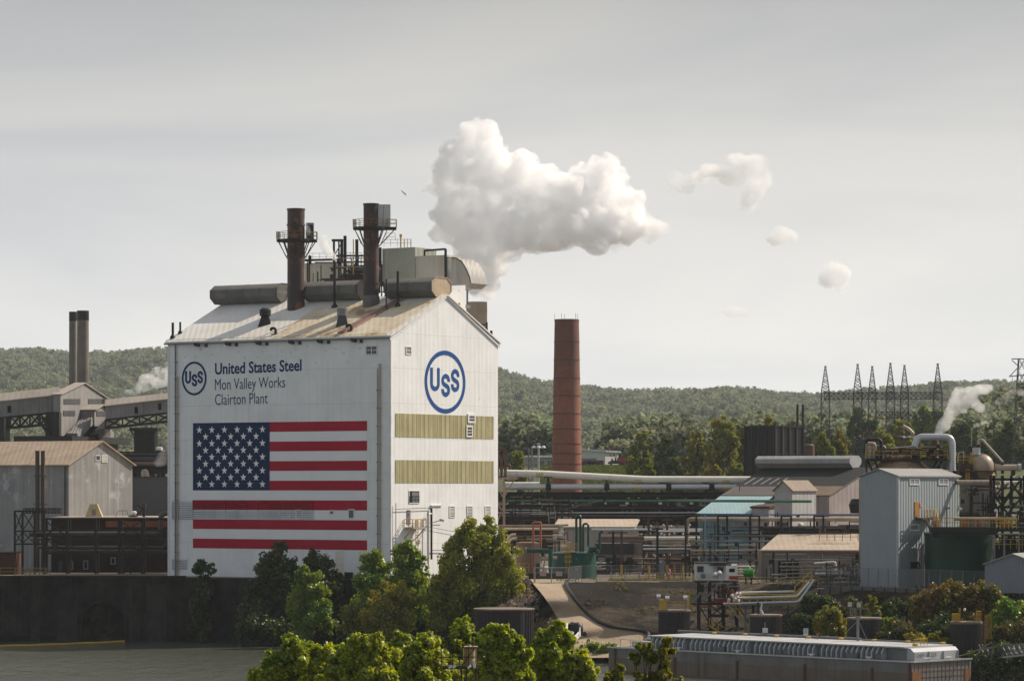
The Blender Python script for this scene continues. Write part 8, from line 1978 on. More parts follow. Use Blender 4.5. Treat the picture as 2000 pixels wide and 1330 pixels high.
MB().sweep([a.lerp(b, k / 10) + V(0, 0, -1.2 * (k / 10) * (1 - k / 10)) for k in range(11)], .06, 5).build('rope', M('rope', (.35, .3, .12), .8), t); MB().bar(b + V(0, 0, -1.9), b + V(0, 0, .1), .09).build('post', GREYM, t)
d = 400; t = thing('gangway', 'pale lattice gangway leading from the right cell out of the picture', 'gangway', P(1930, 1285, d)); a, b = P(1916, 1288, d), P(2060, 1272, d - 8)
mb = MB(); mb.bar(a, b, 1.2, .18); mb.build('deck', GALV, t); mb = MB(); mb.girder(a + V(0, -.6, 1.35), b + V(0, -.6, 1.35), 1.25, 14, .07); mb.girder(a + V(0, .6, 1.35), b + V(0, .6, 1.35), 1.25, 14, .07); mb.build('railing', GREYM, t); mb = MB(); mb.bar(P(1912, 1258, d), P(1926, 1285, d), .14); mb.build('stay', GALV, t)
t = thing('dock_ramp', 'pale steel dock ramp with raised side plates at the river bank', 'dock ramp', P(1112, 1275, 436)); d = 436
mb = MB(); mb.hexa([P(1103, 1272, d), P(1118, 1272, d), P(1121, 1236, d + 5), P(1107, 1232, d + 5)] + [P(1103, 1271, d) + V(0, 0, .1), P(1118, 1271, d) + V(0, 0, .1), P(1121, 1235, d + 5) + V(0, 0, .1), P(1107, 1231, d + 5) + V(0, 0, .1)]); mb.build('deck', GALV, t)
mb = MB(); mb.bar(P(1104.5, 1236, d), P(1108, 1222, d + 4), .15, .8); mb.bar(P(1118, 1252, d), P(1133, 1236, d + 4), .15, .7); mb.bar(P(1114, 1262, d - 1), P(1119, 1248, d), .15, .6); mb.bar(P(1131, 1240, d + 3), P(1133, 1226, d + 4), .1, .4); mb.build('side_plates', TRIM, t)
t = thing('tarpaulin_bundle', 'black tarpaulin covered bundle on the dirt road beside the dock ramp', 'bundle', P(1124, 1236, 446)); a = P(1124, 1226, 446); mb = MB(); vs, fs = [], []
random.seed(3)
for j, (zz, s) in enumerate(((-1.0, 1.0), (-.2, 1.06), (.5, .95), (.75, .6))):
 for k in range(12): an_ = 2 * math.pi * k / 12; q = s * random.uniform(.9, 1.1) * (1 / max(abs(math.cos(an_)), abs(math.sin(an_))) ** .6); vs.append((a.x + 1.0 * q * math.cos(an_), a.y + .8 * q * math.sin(an_), a.z + zz + random.uniform(-.08, .08)))
for j in range(3):
 for k in range(12): fs.append((j * 12 + k, j * 12 + (k + 1) % 12, (j + 1) * 12 + (k + 1) % 12, (j + 1) * 12 + k))
fs.append(tuple(36 + k for k in range(12))); mb.add(vs, fs); mb.build('tarpaulin', M('black_tarp', (.016, .014, .015), .5, (.03, .026, .026), 1.5), t); mb = MB(); mb.tube(a + V(1.2, -.3, -.8), a + V(1.35, .3, -.8), .35, n=12); mb.build('wheel', BROWNS, t)
t = thing('marker_post', 'thin brown marker post on the brushy slope left of the dirt ramp', 'post', P(1028, 1190, 472)); a = P(1028, 1200, 472); MB().bar(a, P(1028, 1139, 472), .16).build('post', BROWNS, t); MB().bar(P(1028, 1140, 472) + V(-.2, 0, 0), P(1028, 1140, 472) + V(.2, 0, 0), .12).build('cap', DARK, t)
# -- foreground light tower
d = 182; lt = thing('light_tower', 'brown lattice light tower with railing, pale drum and floodlights among the foreground trees', 'light tower', (X(916, d), d, 0))
q_ = lambda px, py, dy=0: P(px, py, d + dy)
DB = M('tower_brown', (.07, .045, .035), .6, (.045, .03, .025), .6, rust=.25)
mb = MB()
for px in (901, 911, 929):
 for dy in (0, .8): mb.bar(V(X(px, d), d + dy, 0), q_(px, 1306, dy), .1)
for i in range(12): z = i * 1.0; mb.bar(V(X(901, d), d, z), V(X(929, d), d, z + 1), .06); mb.bar(V(X(929, d), d, z), V(X(901, d), d, z + 1), .06)
mb.build('legs', DB, lt)
mb = MB(); mb.box(X(864, d), X(933, d), d - .1, d + 1.2, q_(0, 1306).z, q_(0, 1300).z); mb.build('platform', DB, lt)
mb = MB(); mb.rail([q_(862, 1301), q_(933, 1301)], (1301 - 1264) * d / F, .55, .05); mb.rail([q_(862, 1301, 1.1), q_(905, 1301, 1.1)], (1301 - 1264) * d / F, .55, .05); mb.bar(q_(902, 1300), q_(926, 1266), .05); mb.build('railing', DB, lt)
mb = MB(); a = q_(917, 1300, .5)
mb.lathe(a.x, a.y, [(.34, a.z), (.36, a.z + .1), (.36, q_(0, 1266).z), (.3, q_(0, 1264).z)], 18); mb.build('drum', M('pale_drum', (.55, .42, .24), .5, (.45, .33, .18), .6, streak=.6), lt)
mb = MB(); mb.box(X(906, d), X(933, d), d + .1, d + .9, q_(0, 1265).z, q_(0, 1262.5).z); mb.lathe(a.x, a.y, [(.1, q_(0, 1263).z), (.06, q_(0, 1259).z)], 8); mb.build('lid', TPIPE, lt)
mb = MB(); mb.bar(q_(930, 1300), q_(930, 1265), .1); mb.bar(q_(908, 1300, .1), q_(908, 1265, .1), .1); mb.build('orange_post', M('tan_orange', (.36, .2, .09), .6), lt)
for px, y0, y1, kx in ((863, 1264, 1233, -5), (877, 1264, 1243, -4), (904, 1264, 1241, -7), (923.5, 1262, 1236, 2)):
 mb = MB(); mb.bar(q_(px, y0), q_(px, y1 + 5), .06); mb.hexa([q_(px + kx - 4, y1 + 6, -.1), q_(px + kx + 5, y1 + 8, -.1), q_(px + kx + 5, y1 + 8, .2), q_(px + kx - 4, y1 + 6, .2), q_(px + kx - 5, y1, -.1), q_(px + kx + 5, y1 + 1, -.1), q_(px + kx + 5, y1 + 1, .2), q_(px + kx - 5, y1, .2)]); mb.build('floodlight', DARK, lt)
for px, kx in ((877, 5), (885, 4), (914, 5), (927, -2)):
 mb = MB(); mb.bar(q_(px, 1304, -.3), q_(px + kx, 1300 if px < 927 else 1288, -.35), .13); mb.build('spot_lamp', TRIM, lt)
a = P(789.5, 378.5, 480); t = MB(); t.add([a + V(-.45, 0, .55), a + V(-.05, 0, .15), a + V(.1, .1, .05), a + V(.35, 0, -.35), a + V(.15, 0, -.2), a + V(-.02, 0, -.02), a + V(-.3, .05, .2), a + V(0, .1, .02)], [(0, 1, 7, 6), (1, 2, 5, 7), (2, 3, 4, 5)])
t.add([a + V(-.12, -.06, .1), a + V(.2, -.06, -.1), a + V(.2, .12, -.1), a + V(-.12, .12, .1), a + V(-.1, -.03, .2), a + V(.22, -.03, 0), a + V(.22, .1, 0), a + V(-.1, .1, .2)], [(3, 2, 1, 0), (4, 5, 6, 7), (0, 1, 5, 4), (1, 2, 6, 5), (2, 3, 7, 6), (3, 0, 4, 7)])
tag(t.build('bird', BLACKT), 'small dark bird soaring left of the steam cloud', 'bird')
# -- trees and bushes
def tree(name, label, cat, d, base_px, base_z, blobs, n, leaf, mat, seed, lumps=14, lump_r=.34, limbs=True, trunk_r=.22, depth=.8, inner=.25, group=None):
 """blobs: (px, py, radius px) or (px, py, rx px, ry px) of the crown, at depth d"""
 rng = np.random.default_rng(seed)
 k = d / F; bl = []
 for b in blobs:
  rx, ry = b[2], (b[3] if len(b) > 3 else b[2])
  dj = rng.uniform(-.45, .45) * rx * k if len(blobs) > 1 else 0
  c = P(b[0], b[1], d); bl.append(((c.x, d + dj, c.z), (rx * k, rx * k * depth, ry * k)))
 bx = X(base_px, d)
 t = thing(name, label, cat, (bx, d, base_z), group)
 p, dirs = crown_points(bl, n, rng, lumps, lump_r, inner)
 v = leaf_arrays(p, leaf, rng, dirs) - np.array([bx, d, base_z])
 cr = bpy.data.objects.new('crown' if cat == 'tree' else 'foliage', quads_mesh('crown', v, mat)); COL.objects.link(cr); cr.parent = t; ORG[cr.name] = ORG[t.name]
 mb = MB(); base = V(bx, d, base_z - .5)
 top = sorted(bl, key=lambda b: -b[0][2])
 zc = np.mean([b[0][2] for b in bl]); xc = np.mean([b[0][0] for b in bl])
 mid = V(lerp(bx, xc, .6), d, lerp(base_z, zc, .75))
 mb.sweep([base, base.lerp(mid, .5) + V(rng.uniform(-.2, .2), 0, 0), mid], [trunk_r, trunk_r * .75, trunk_r * .55], 7)
 for (c, r) in bl:
  e = V(*c) + V(0, 0, r[2] * .4); s = base.lerp(mid, rng.uniform(.55, 1.0)); m_ = s.lerp(e, .5) + V(rng.uniform(-.15, .15) * r[0], 0, rng.uniform(0, .2) * r[2])
  mb.sweep([s, m_, e], [trunk_r * .45, trunk_r * .3, trunk_r * .1], 5)
  for j in range(3):
   q = V(*c) + V(rng.uniform(-.7, .7) * r[0], rng.uniform(-.6, .6) * r[1], rng.uniform(-.5, .8) * r[2]); mb.sweep([m_, q], [trunk_r * .2, trunk_r * .06], 4)
 mb.build('trunk' if cat == 'tree' else 'stem', BARK, t)
 return t
tree('climbing_shrub', 'small dark shrub against the river wall below the left end of the flag', 'shrub', 503, 395, .3, [(398, 1103, 13), (388, 1112, 12), (410, 1112, 12), (400, 1135, 20, 24), (392, 1180, 24, 36), (398, 1225, 26, 26)], 5200, .36, LEAF_DARK, 1)
tree('tree', 'dark tree whose pointed top overlaps the lowest red stripe of the flag', 'tree', 494, 545, .5, [(548, 1075, 14, 17), (540, 1095, 28), (570, 1102, 18), (515, 1110, 20), (545, 1135, 42), (505, 1160, 30), (570, 1170, 32), (520, 1205, 42), (560, 1225, 36)], 15000, .34, LEAF_DARK, 2, trunk_r=.3)
tree('tree', 'dark tree right behind the bright young tree, under the lower right of the flag', 'tree', 497, 625, .5, [(612, 1090, 17), (630, 1105, 26), (605, 1115, 22), (655, 1130, 20), (630, 1150, 35), (665, 1185, 30), (640, 1220, 36)], 10000, .34, LEAF_DARK, 3)
tree('young_tree', 'bright green young tree in front of the dark trees under the flag', 'tree', 486, 606, .4, [(592, 1118, 14), (585, 1140, 20), (615, 1135, 20), (630, 1155, 17), (600, 1165, 30), (635, 1185, 20), (575, 1190, 26), (612, 1205, 34), (590, 1228, 26), (640, 1220, 18)], 13000, .30, LEAF_BRIGHT, 4)
tree('tree', 'green tree with pointed top just left of the factory corner', 'tree', 480, 733, .8, [(737, 1085, 15, 18), (728, 1105, 24), (750, 1110, 20), (715, 1135, 24), (740, 1145, 34), (722, 1180, 36), (750, 1210, 36)], 12000, .32, LEAF_BRIGHT, 5)
tree('tree', 'green tree just right of the factory corner, below the yellow balcony ladder', 'tree', 478, 792, .9, [(795, 1070, 17), (782, 1085, 20), (812, 1090, 18), (800, 1105, 30), (822, 1115, 14), (780, 1130, 26), (800, 1150, 34), (775, 1185, 36), (815, 1195, 30)], 13000, .32, LEAF_BRIGHT, 6)
tree('tree', 'low yellow-leaved tree in front of the two trees at the factory corner', 'tree', 471, 762, .8, [(770, 1155, 24), (790, 1170, 22), (745, 1175, 24), (765, 1195, 34), (730, 1205, 24), (795, 1215, 22), (760, 1228, 34)], 10000, .28, LEAF_AUT, 7)
tree('tree', 'largest olive tree before the sunlit gable, taller than all trees on the bank', 'tree', 476, 930, 2.0, [(925, 1035, 24), (952, 1030, 18), (905, 1052, 30), (965, 1058, 30), (885, 1075, 24), (935, 1080, 42), (990, 1095, 30), (878, 1105, 32), (915, 1125, 48), (970, 1130, 48), (1002, 1135, 22), (860, 1135, 24), (890, 1165, 48), (950, 1175, 50), (995, 1165, 26), (855, 1180, 34), (865, 1215, 34), (910, 1215, 36)], 42000, .32, LEAF_OLIVE, 8, trunk_r=.4, lumps=15)
tree('shrub', 'small reddish-yellow shrub in the shade between the bright young tree and the yellow-leaved tree', 'shrub', 474, 682, .5, [(685, 1185, 12), (675, 1198, 16), (695, 1205, 18), (680, 1225, 22)], 2600, .28, LEAF_AUT, 9)
for i, (px, py, r, lb) in enumerate(((500, 1225, 30, 'dark shrub at the water edge left of the bright young tree'), (560, 1235, 26, 'dark shrub at the water edge below the bright young tree'), (690, 1235, 30, 'dark shrub at the water edge below the small reddish-yellow shrub'), (825, 1225, 30, 'dark shrub at the water edge left of the widest black cell'))):
 tree('shrub', lb, 'shrub', 482 if px > 650 else 490, px, -.2, [(px, py, r), (px - r * .8, py + 8, r * .7), (px + r * .8, py + 6, r * .7)], 3600, .3, LEAF_DARK, 20 + i)
tree('bush', 'wide bush with rusty yellow top below the dark green tank', 'bush', 424, 1865, 4.5, [(1800, 1175, 26), (1830, 1165, 24), (1860, 1160, 24), (1890, 1163, 24), (1925, 1163, 24), (1940, 1158, 18), (1815, 1195, 28), (1850, 1195, 34), (1890, 1200, 34), (1930, 1195, 28), (1800, 1215, 24)], 22000, .26, leafmat('leaf_rusty', (.19, .15, .03), (.10, .11, .024), (.24, .13, .04), .35), 31)
tree('bush', 'green bush at the right edge below the small grey shed', 'bush', 418, 1975, 4, [(1970, 1185, 28), (1945, 1205, 24), (1995, 1195, 26), (1965, 1225, 34), (2010, 1225, 34)], 12000, .26, LEAF_BRIGHT, 32)
tree('bush', 'brownish yellow bush left of the fourth mooring cell', 'bush', 424, 1618, 2.5, [(1622, 1200, 20), (1605, 1212, 20), (1640, 1212, 18), (1618, 1228, 26), (1645, 1235, 18)], 6500, .24, LEAF_AUT, 33)
tree('sapling', 'yellow sapling standing behind the fourth mooring cell', 'tree', 430, 1706, 4, [(1703, 1172, 8, 12), (1708, 1190, 11), (1698, 1185, 8), (1712, 1205, 10)], 1500, .24, LEAF_AUT, 34, trunk_r=.07)
tree('bush', 'small green bush between the fourth cell and the right cell', 'bush', 424, 1742, 3, [(1740, 1212, 16), (1755, 1225, 18), (1735, 1232, 18)], 3200, .24, LEAF_BRIGHT, 35)
tree('bush', 'low yellowish bush on the bank just behind the barge bow', 'bush', 404, 1835, 1.2, [(1805, 1255, 20), (1835, 1258, 22), (1855, 1265, 18), (1780, 1252, 14)], 5200, .22, LEAF_AUT, 36)
for i, (px, py, r, d, mt, lb) in enumerate(((1660, 1195, 26, 436, LEAF_BRUSH, 'dull brush at the foot of the retaining wall, left part'), (1600, 1180, 22, 440, LEAF_DARK, 'dark brush on the slope right of the loading bridge'), (1770, 1190, 28, 432, LEAF_DARK, 'dark brush left of the wide rusty-topped bush'), (1760, 1245, 26, 410, LEAF_BRUSH, 'dull brush right of the fourth cell above the barge'),
                                       (1850, 1235, 34, 412, LEAF_DARK, 'dark brush under the wide rusty-topped bush'), (1580, 1215, 26, 430, LEAF_DARK, 'dark brush on the slope right of the bare cell'), (1960, 1290, 40, 398, LEAF_DARK, 'dark brush under the gangway at the right edge'), (1985, 1250, 34, 408, LEAF_BRUSH, 'dull brush behind the gangway railing'), (1700, 1225, 30, 428, LEAF_DARK, 'dark brush behind the fourth cell'))):
 tree('brush', lb, 'brush', d, px, Z(py + r, d), [(px, py, r * 1.3, r), (px - r, py + 8, r * .8), (px + r, py + 6, r * .8)], 5200, .26, mt, 40 + i)
tree('bank_bush', 'fresh green growth on the bank between the dirt road and the barge', 'bush', 446, 1160, .5, [(1140, 1272, 14), (1160, 1268, 16), (1180, 1272, 16), (1150, 1285, 16), (1175, 1288, 16), (1195, 1262, 10)], 5000, .22, LEAF_BRIGHT, 55)
rng = np.random.default_rng(61); n = 9000
L0, L1 = np.array([pz(1012, 1150, 8.6), pz(1020, 1260, 1.5)]), np.array([tuple(p) for p in L_[2:-6]])
pts = []
for i in range(n):
 a = L1[rng.integers(len(L1))]; u = rng.random() ** .8; x = a[0] - .4 - u * 5.0; y = a[1] + rng.uniform(-1, 1) - u * 1.0
 pts.append((x, y, zground(x, y) + rng.uniform(.05, .5)))
o = bpy.data.objects.new('dry_brush', quads_mesh('dry_brush', leaf_arrays(np.array(pts), .34, rng, None, .3, 2.2), leafmat('leaf_dry', (.30, .245, .20), (.15, .12, .10), (.22, .18, .11), .2, gloss=0))); COL.objects.link(o)
tag(o, 'grey-brown dry brush covering the slope left of the dirt ramp', 'brush', kind='stuff')
def fore(label, px, blobs, n, seed, mat=LEAF_NEAR, d=200, leaf=.18, lumps=26):
 tree('tree', label, 'tree', d, px, 4, [(b[0], b[1], b[2] * 1.34) for b in blobs], int(n * 3.2), leaf, mat, seed, trunk_r=.16, lumps=lumps, lump_r=.25)
fore('leftmost leafy foreground tree, hanging over the dark water', 590, [(572, 1262, 20), (590, 1285, 30), (545, 1292, 22), (555, 1320, 34), (520, 1328, 26), (600, 1325, 36), (635, 1290, 22), (640, 1325, 30)], 9000, 71)
fore('second leafy foreground tree from the left, with two round tops', 700, [(690, 1270, 20), (722, 1258, 22), (705, 1290, 30), (675, 1300, 26), (740, 1290, 28), (700, 1325, 40), (660, 1330, 30), (745, 1330, 32)], 9500, 72, d=196)
fore('third leafy foreground tree from the left, just before the light tower', 810, [(785, 1262, 22), (830, 1258, 22), (808, 1280, 30), (775, 1300, 28), (845, 1290, 30), (810, 1325, 42), (860, 1325, 32)], 9500, 73, d=203)
fore('leafy foreground tree behind the light tower', 905, [(905, 1233, 18), (895, 1255, 24), (925, 1262, 24), (870, 1275, 24), (905, 1295, 36), (945, 1300, 28), (890, 1328, 34)], 9500, 74, d=210)
fore('leafy foreground tree right of the light tower, before the widest cell', 985, [(975, 1235, 17), (952, 1245, 16), (990, 1252, 22), (965, 1275, 30), (1010, 1280, 24), (985, 1305, 34), (950, 1325, 30), (1012, 1318, 22)], 9500, 75, d=198)
fore('leafy foreground tree right of the widest cell, beside the dock ramp', 1085, [(1092, 1232, 14), (1070, 1250, 20), (1098, 1258, 22), (1055, 1280, 24), (1090, 1285, 28), (1125, 1290, 22), (1070, 1318, 32), (1115, 1320, 32), (1150, 1315, 18), (1045, 1325, 20)], 10500, 76, d=204)
fore('low leafy foreground growth filling the gap between the first two foreground trees', 650, [(655, 1290, 24), (640, 1310, 28), (670, 1325, 30)], 5000, 78, d=207)
fore('low leafy foreground growth between the second and third foreground trees', 765, [(760, 1285, 24), (770, 1310, 28), (750, 1330, 26)], 5000, 79, d=206)
fore('low leafy foreground growth just left of the light tower legs', 865, [(860, 1288, 22), (868, 1312, 28), (848, 1328, 26)], 5000, 80, d=208)
fore('low leafy foreground growth just right of the light tower legs', 950, [(945, 1282, 22), (955, 1305, 26), (940, 1328, 26)], 5000, 81, d=207)
fore('low leafy foreground growth at the foot of the widest cell, its right side', 1030, [(1028, 1312, 20), (1040, 1328, 24), (1018, 1330, 22)], 3600, 82, d=209)
fore('sparse leafy branch tips rising before the barge hull', 1262, [(1255, 1268, 12), (1300, 1262, 13), (1272, 1280, 10), (1295, 1285, 16), (1240, 1285, 9), (1300, 1308, 14), (1210, 1322, 18), (1245, 1325, 12), (1285, 1322, 16), (1320, 1330, 10), (1190, 1330, 12)], 2900, 77, leafmat('leaf_amber', (.2, .21, .02), (.11, .14, .016), (.3, .22, .025), .45), d=188, leaf=.19, lumps=9)
MT = [(1256, 842, 26, 905, 'm', 'dark green tree right of the far pale building'), (1302, 850, 24, 890, 'd', 'dark rounded tree between the two tall olive trees and the pale building'), (1363, 842, 34, 860, 'o', 'tall yellowish tree with bare lower trunk right of the meadow'),
      (1412, 812, 38, 850, 'o', 'tallest olive tree left of the black cooling box'), (1450, 830, 26, 880, 'o', 'olive tree just behind the left edge of the black box'), (1265, 897, 14, 840, 'm', 'small green tree at the meadow edge'), (1318, 893, 28, 850, 'd', 'low dark tree above the white pipe'),
      (1395, 908, 24, 800, 'a', 'low yellow-green bushy tree just above the white pipe'), (1500, 818, 26, 870, 'a', 'brownish tree behind the black cooling box'), (1232, 890, 10, 1040, 'm', 'small bright round tree beside the red truck'), (1438, 900, 22, 810, 'm', 'low green tree at the foot of the black box'),
      (1604, 845, 26, 900, 'm', 'green tree between the black box and the first mast'), (1640, 842, 28, 910, 'a', 'yellowish tree behind the first lattice mast'), (1682, 792, 34, 1020, 'd', 'big dark round tree behind the second lattice mast'), (1722, 838, 28, 900, 'm', 'green tree behind the middle masts'),
      (1762, 818, 26, 930, 'o', 'olive tree behind the fifth lattice mast'), (1803, 792, 30, 1010, 'b', 'bright green tree behind the rightmost lattice mast'), (1836, 800, 24, 1000, 'b', 'bright green tree right of the rightmost mast'), (1625, 893, 26, 860, 'm', 'low green tree above the hall ridge ventilator'),
      (1660, 900, 22, 850, 'b', 'low bright yellow-green tree above the hall ridge'), (1742, 868, 26, 860, 'm', 'green tree right above the rusty dome'), (1788, 858, 26, 870, 'm', 'green tree above the big silver pipe'), (1850, 868, 26, 880, 'm', 'green tree right of the big silver pipe'), (1880, 820, 30, 960, 'd', 'dark tree under the right steam plume'),
      (1925, 858, 34, 900, 'd', 'dark tree behind the dome vessel'), (1965, 828, 34, 930, 'd', 'dark tree left of the pylon foot'), (1992, 872, 30, 880, 'd', 'dark tree at the right edge below the pylon'), (1012, 880, 20, 900, 'm', 'green tree between the factory and the far grey building'), (1470, 868, 24, 900, 'm', 'green tree behind the pipes left of the black box foot')]
MM = {'m': LEAF_MID, 'd': leafmat('leaf_mid_dark', (.095, .125, .05), (.055, .08, .038), (.13, .155, .055), .25, gloss=0), 'o': leafmat('leaf_mid_olive', (.25, .25, .07), (.14, .155, .05), (.32, .27, .08), .35, gloss=0), 'a': leafmat('leaf_mid_yellow', (.25, .22, .055), (.15, .155, .045), (.29, .21, .06), .35, gloss=0), 'b': leafmat('leaf_mid_bright', (.20, .26, .055), (.12, .17, .042), (.24, .27, .06), .4, gloss=0)}
for i, (px, py, r, d, k, lb) in enumerate(MT):
 rg = np.random.default_rng(100 + i)
 gz0 = zground(X(px, d), d) if px < 1830 else min(Z(905, d), 30)
 ybase = HZ + (H - gz0) * F / d
 bl = [(px, py + r * .45, r * .5)]
 yy = py + r * .9; w = r * .75
 while yy < min(ybase - r * .5, py + r * 3.4):
  for s in (-1, 1): bl.append((px + s * w * rg.uniform(.35, .6), yy + rg.uniform(-.15, .15) * r, w * rg.uniform(.5, .72)))
  yy += r * .62; w = min(r, w * 1.12)
 tree('tree', lb, 'tree', d, px, gz0, bl, 5200, .62, MM[k], 200 + i, trunk_r=.35, lumps=7)
rng = np.random.default_rng(91); pts = []
while len(pts) < 5200:
 x = rng.uniform(5, 78); d = rng.uniform(398, 500); z = zground(x, d)
 if 1.0 < z < G + .05 and math.sin(x * .8 + 2 * math.sin(d * .3)) + math.sin(d * .5 + x * .21) > .55 + (.7 if x < 36 else -.5): pts.append((x, d, z + rng.uniform(.02, .35)))
o = bpy.data.objects.new('weeds', quads_mesh('weeds', leaf_arrays(np.array(pts), .3, rng, None, .8, 1.8), leafmat('leaf_weed', (.12, .12, .04), (.06, .07, .025), (.2, .15, .07), .3, gloss=0))); COL.objects.link(o)
tag(o, 'sparse weeds and dry stalks over the dark river bank', 'weeds', kind='stuff')
# -- steam: closed lumpy hulls filled with vapour
def steam(label, d, blobs, dens, seed, vox=.7, n1=(4.0, 1.7), n2=(1.3, .7), flat=.75, name='steam_cloud', noise_d=None, col=(1, 1, 1), vor=None, big=1.0):
 import bmesh
 rg = np.random.default_rng(seed); k = d / F
 bm = bmesh.new()
 c0 = P(blobs[0][0], blobs[0][1], d)
 for b in blobs:
  b = (b[0], b[1]) + tuple(r_ * big for r_ in b[2:]); rx = b[2] * k; rz = (b[3] if len(b) > 3 else b[2]) * k
  c = P(b[0], b[1], d) - c0; c.y += rg.uniform(-.5, .5) * rx
  ret = bmesh.ops.create_icosphere(bm, subdivisions=2, radius=1.0)
  for v in ret['verts']: v.co = V(v.co.x * rx, v.co.y * rx * flat, v.co.z * rz) + c
 me = bpy.data.meshes.new(name); bm.to_mesh(me); bm.free()
 o = bpy.data.objects.new(name, me); COL.objects.link(o)
 r = o.modifiers.new('remesh', 'REMESH'); r.mode = 'VOXEL'; r.voxel_size = vox
 for i, (sc, st) in enumerate((n1, n2) if not vor else vor):
  if vor and i < len(vor) - 1:
   tx = bpy.data.textures.new('steam_noise', 'VORONOI'); tx.noise_scale = sc; tx.noise_intensity = 1.0; ml = .35
  else:
   tx = bpy.data.textures.new('steam_noise', 'CLOUDS'); tx.noise_scale = sc; tx.noise_depth = 3; ml = .5
  dm_ = o.modifiers.new('displace', 'DISPLACE'); dm_.texture = tx; dm_.strength = st; dm_.mid_level = ml; dm_.texture_coords = 'LOCAL'
 r = o.modifiers.new('remesh', 'REMESH'); r.mode = 'VOXEL'; r.voxel_size = vox
 bpy.context.view_layer.update()
 me2 = bpy.data.meshes.new_from_object(o.evaluated_get(bpy.context.evaluated_depsgraph_get()))
 o.modifiers.clear(); o.data = me2; bpy.data.meshes.remove(me)
 o.location = c0
 m, nd, lk, out = nt('steam')
 v = nd.new('ShaderNodeVolumePrincipled'); v.inputs['Color'].default_value = rgb(col); v.inputs['Anisotropy'].default_value = .25; v.inputs['Density'].default_value = dens
 if noise_d:
  tc = nd.new('ShaderNodeTexCoord').outputs['Object']
  nn = noise(nd, lk, tc, noise_d[0], 5, .65)
  lk.new(maprange(nd, lk, nn, noise_d[1], noise_d[2], 0.0, dens), v.inputs['Density'])
 lk.new(v.outputs[0], out.inputs['Volume'])
 me2.materials.clear(); me2.materials.append(m)
 me2.polygons.foreach_set('material_index', [0] * len(me2.polygons))
 return tag(o, label, 'steam', kind='stuff')
steam('big bright white steam cloud rising behind the factory gable and drifting right', 616,
      [(940, 250, 26), (955, 275, 32), (968, 300, 30), (915, 268, 28), (890, 300, 38), (860, 335, 30), (845, 362, 24), (830, 372, 14), (895, 355, 55), (870, 415, 34), (865, 455, 30), (905, 420, 60), (955, 350, 60), (1005, 330, 42), (1030, 355, 45), (960, 430, 72),
       (1015, 440, 66), (1050, 395, 60), (1095, 385, 60), (1115, 430, 62), (1135, 355, 42), (1165, 335, 38), (1192, 325, 32), (1210, 345, 30), (1180, 390, 58), (1225, 400, 40), (1225, 440, 42), (1000, 480, 34), (925, 490, 50), (935, 522, 42), (952, 518, 40), (946, 545, 33), (943, 566, 27), (938, 584, 20), (936, 594, 15), (1060, 470, 34), (1170, 450, 45)],
      1.3, 1, .36, noise_d=(.42, .36, .62), big=1.15, vor=((6.0, -2.6), (2.6, -1.5), (1.3, -.5), (.8, .6)))
steam('thin trailing right edge of the big steam cloud', 618, [(1235, 450, 34, 26), (1265, 445, 32, 20), (1290, 445, 24, 14), (1200, 478, 20, 22), (1250, 418, 22, 20), (1262, 470, 26, 10)], .5, 2, .6, (3.5, 2.4), (1.2, 1.0), noise_d=(.28, .42, .62))
steam('thin wisps hanging below the big steam cloud', 619, [(1045, 505, 8, 20), (1050, 525, 6, 14), (1000, 500, 14, 10)], .3, 3, .35, (2, .8), (.8, .4), noise_d=(.4, .4, .6))
steam('ragged pale drifting cloud right of the big steam cloud', 700, [(1325, 352, 20, 16), (1338, 368, 20, 15), (1360, 345, 24, 12), (1395, 335, 28, 14), (1425, 350, 26, 16), (1455, 335, 26, 26), (1480, 325, 24, 24), (1492, 350, 16, 20), (1475, 370, 18, 20), (1462, 392, 17, 22), (1440, 312, 22, 12)], .55, 4, .5, (3.5, 2.8), (1.3, 1.3), noise_d=(.3, .40, .64), big=1.12, col=(1, 1, 1))
steam('small round drifting steam puff, upper of the two round ones', 720, [(1528, 460, 22, 14), (1515, 468, 15, 9), (1542, 464, 14, 12), (1530, 452, 12, 9)], .7, 5, .35, (2.4, 2.2), (.9, .9), noise_d=(.45, .40, .66), big=1.25, col=(1, 1, 1))
steam('small drifting steam puff with a tail, lower of the two round ones', 720, [(1630, 535, 26, 20), (1618, 548, 16, 13), (1640, 555, 14, 18), (1648, 570, 6, 12), (1632, 522, 17, 11)], .7, 6, .35, (2.4, 2.4), (.9, .9), noise_d=(.42, .40, .66), big=1.25, col=(1, 1, 1))
steam('small flat drifting steam wisp right of the brick chimney top', 720, [(1435, 609, 20, 9), (1448, 613, 13, 6), (1420, 605, 11, 6)], .4, 7, .3, (1.8, 1.7), (.7, .8), noise_d=(.5, .36, .62), big=1.3, col=(1, 1, 1))
steam('white steam jet from the black vent pipe between the two stacks', 520, [(656, 508, 4), (652, 503, 7, 6), (647, 498, 9, 8), (640, 492, 11, 10), (636, 484, 11, 11), (632, 475, 10, 11), (628, 466, 8, 8), (634, 464, 7, 8)], 1.2, 8, .14, (.8, .3), (.3, .15), noise_d=(1.0, .3, .5), name='steam_jet')
steam('thin steam wisp at the left stack platform', 512, [(604, 455, 5, 5), (601, 448, 6, 7), (597, 440, 5, 8), (596, 432, 4, 7)], .6, 9, .14, (.8, .25), (.3, .12), noise_d=(1.0, .33, .6), name='steam_jet')
steam('thin upright steam wisp before the rounded gallery end', 528, [(877, 530, 3, 5), (877, 520, 4, 8), (878, 508, 5, 9), (880, 496, 6, 9)], .7, 10, .12, (.8, .2), (.3, .1), noise_d=(1.0, .33, .6), name='steam_jet')
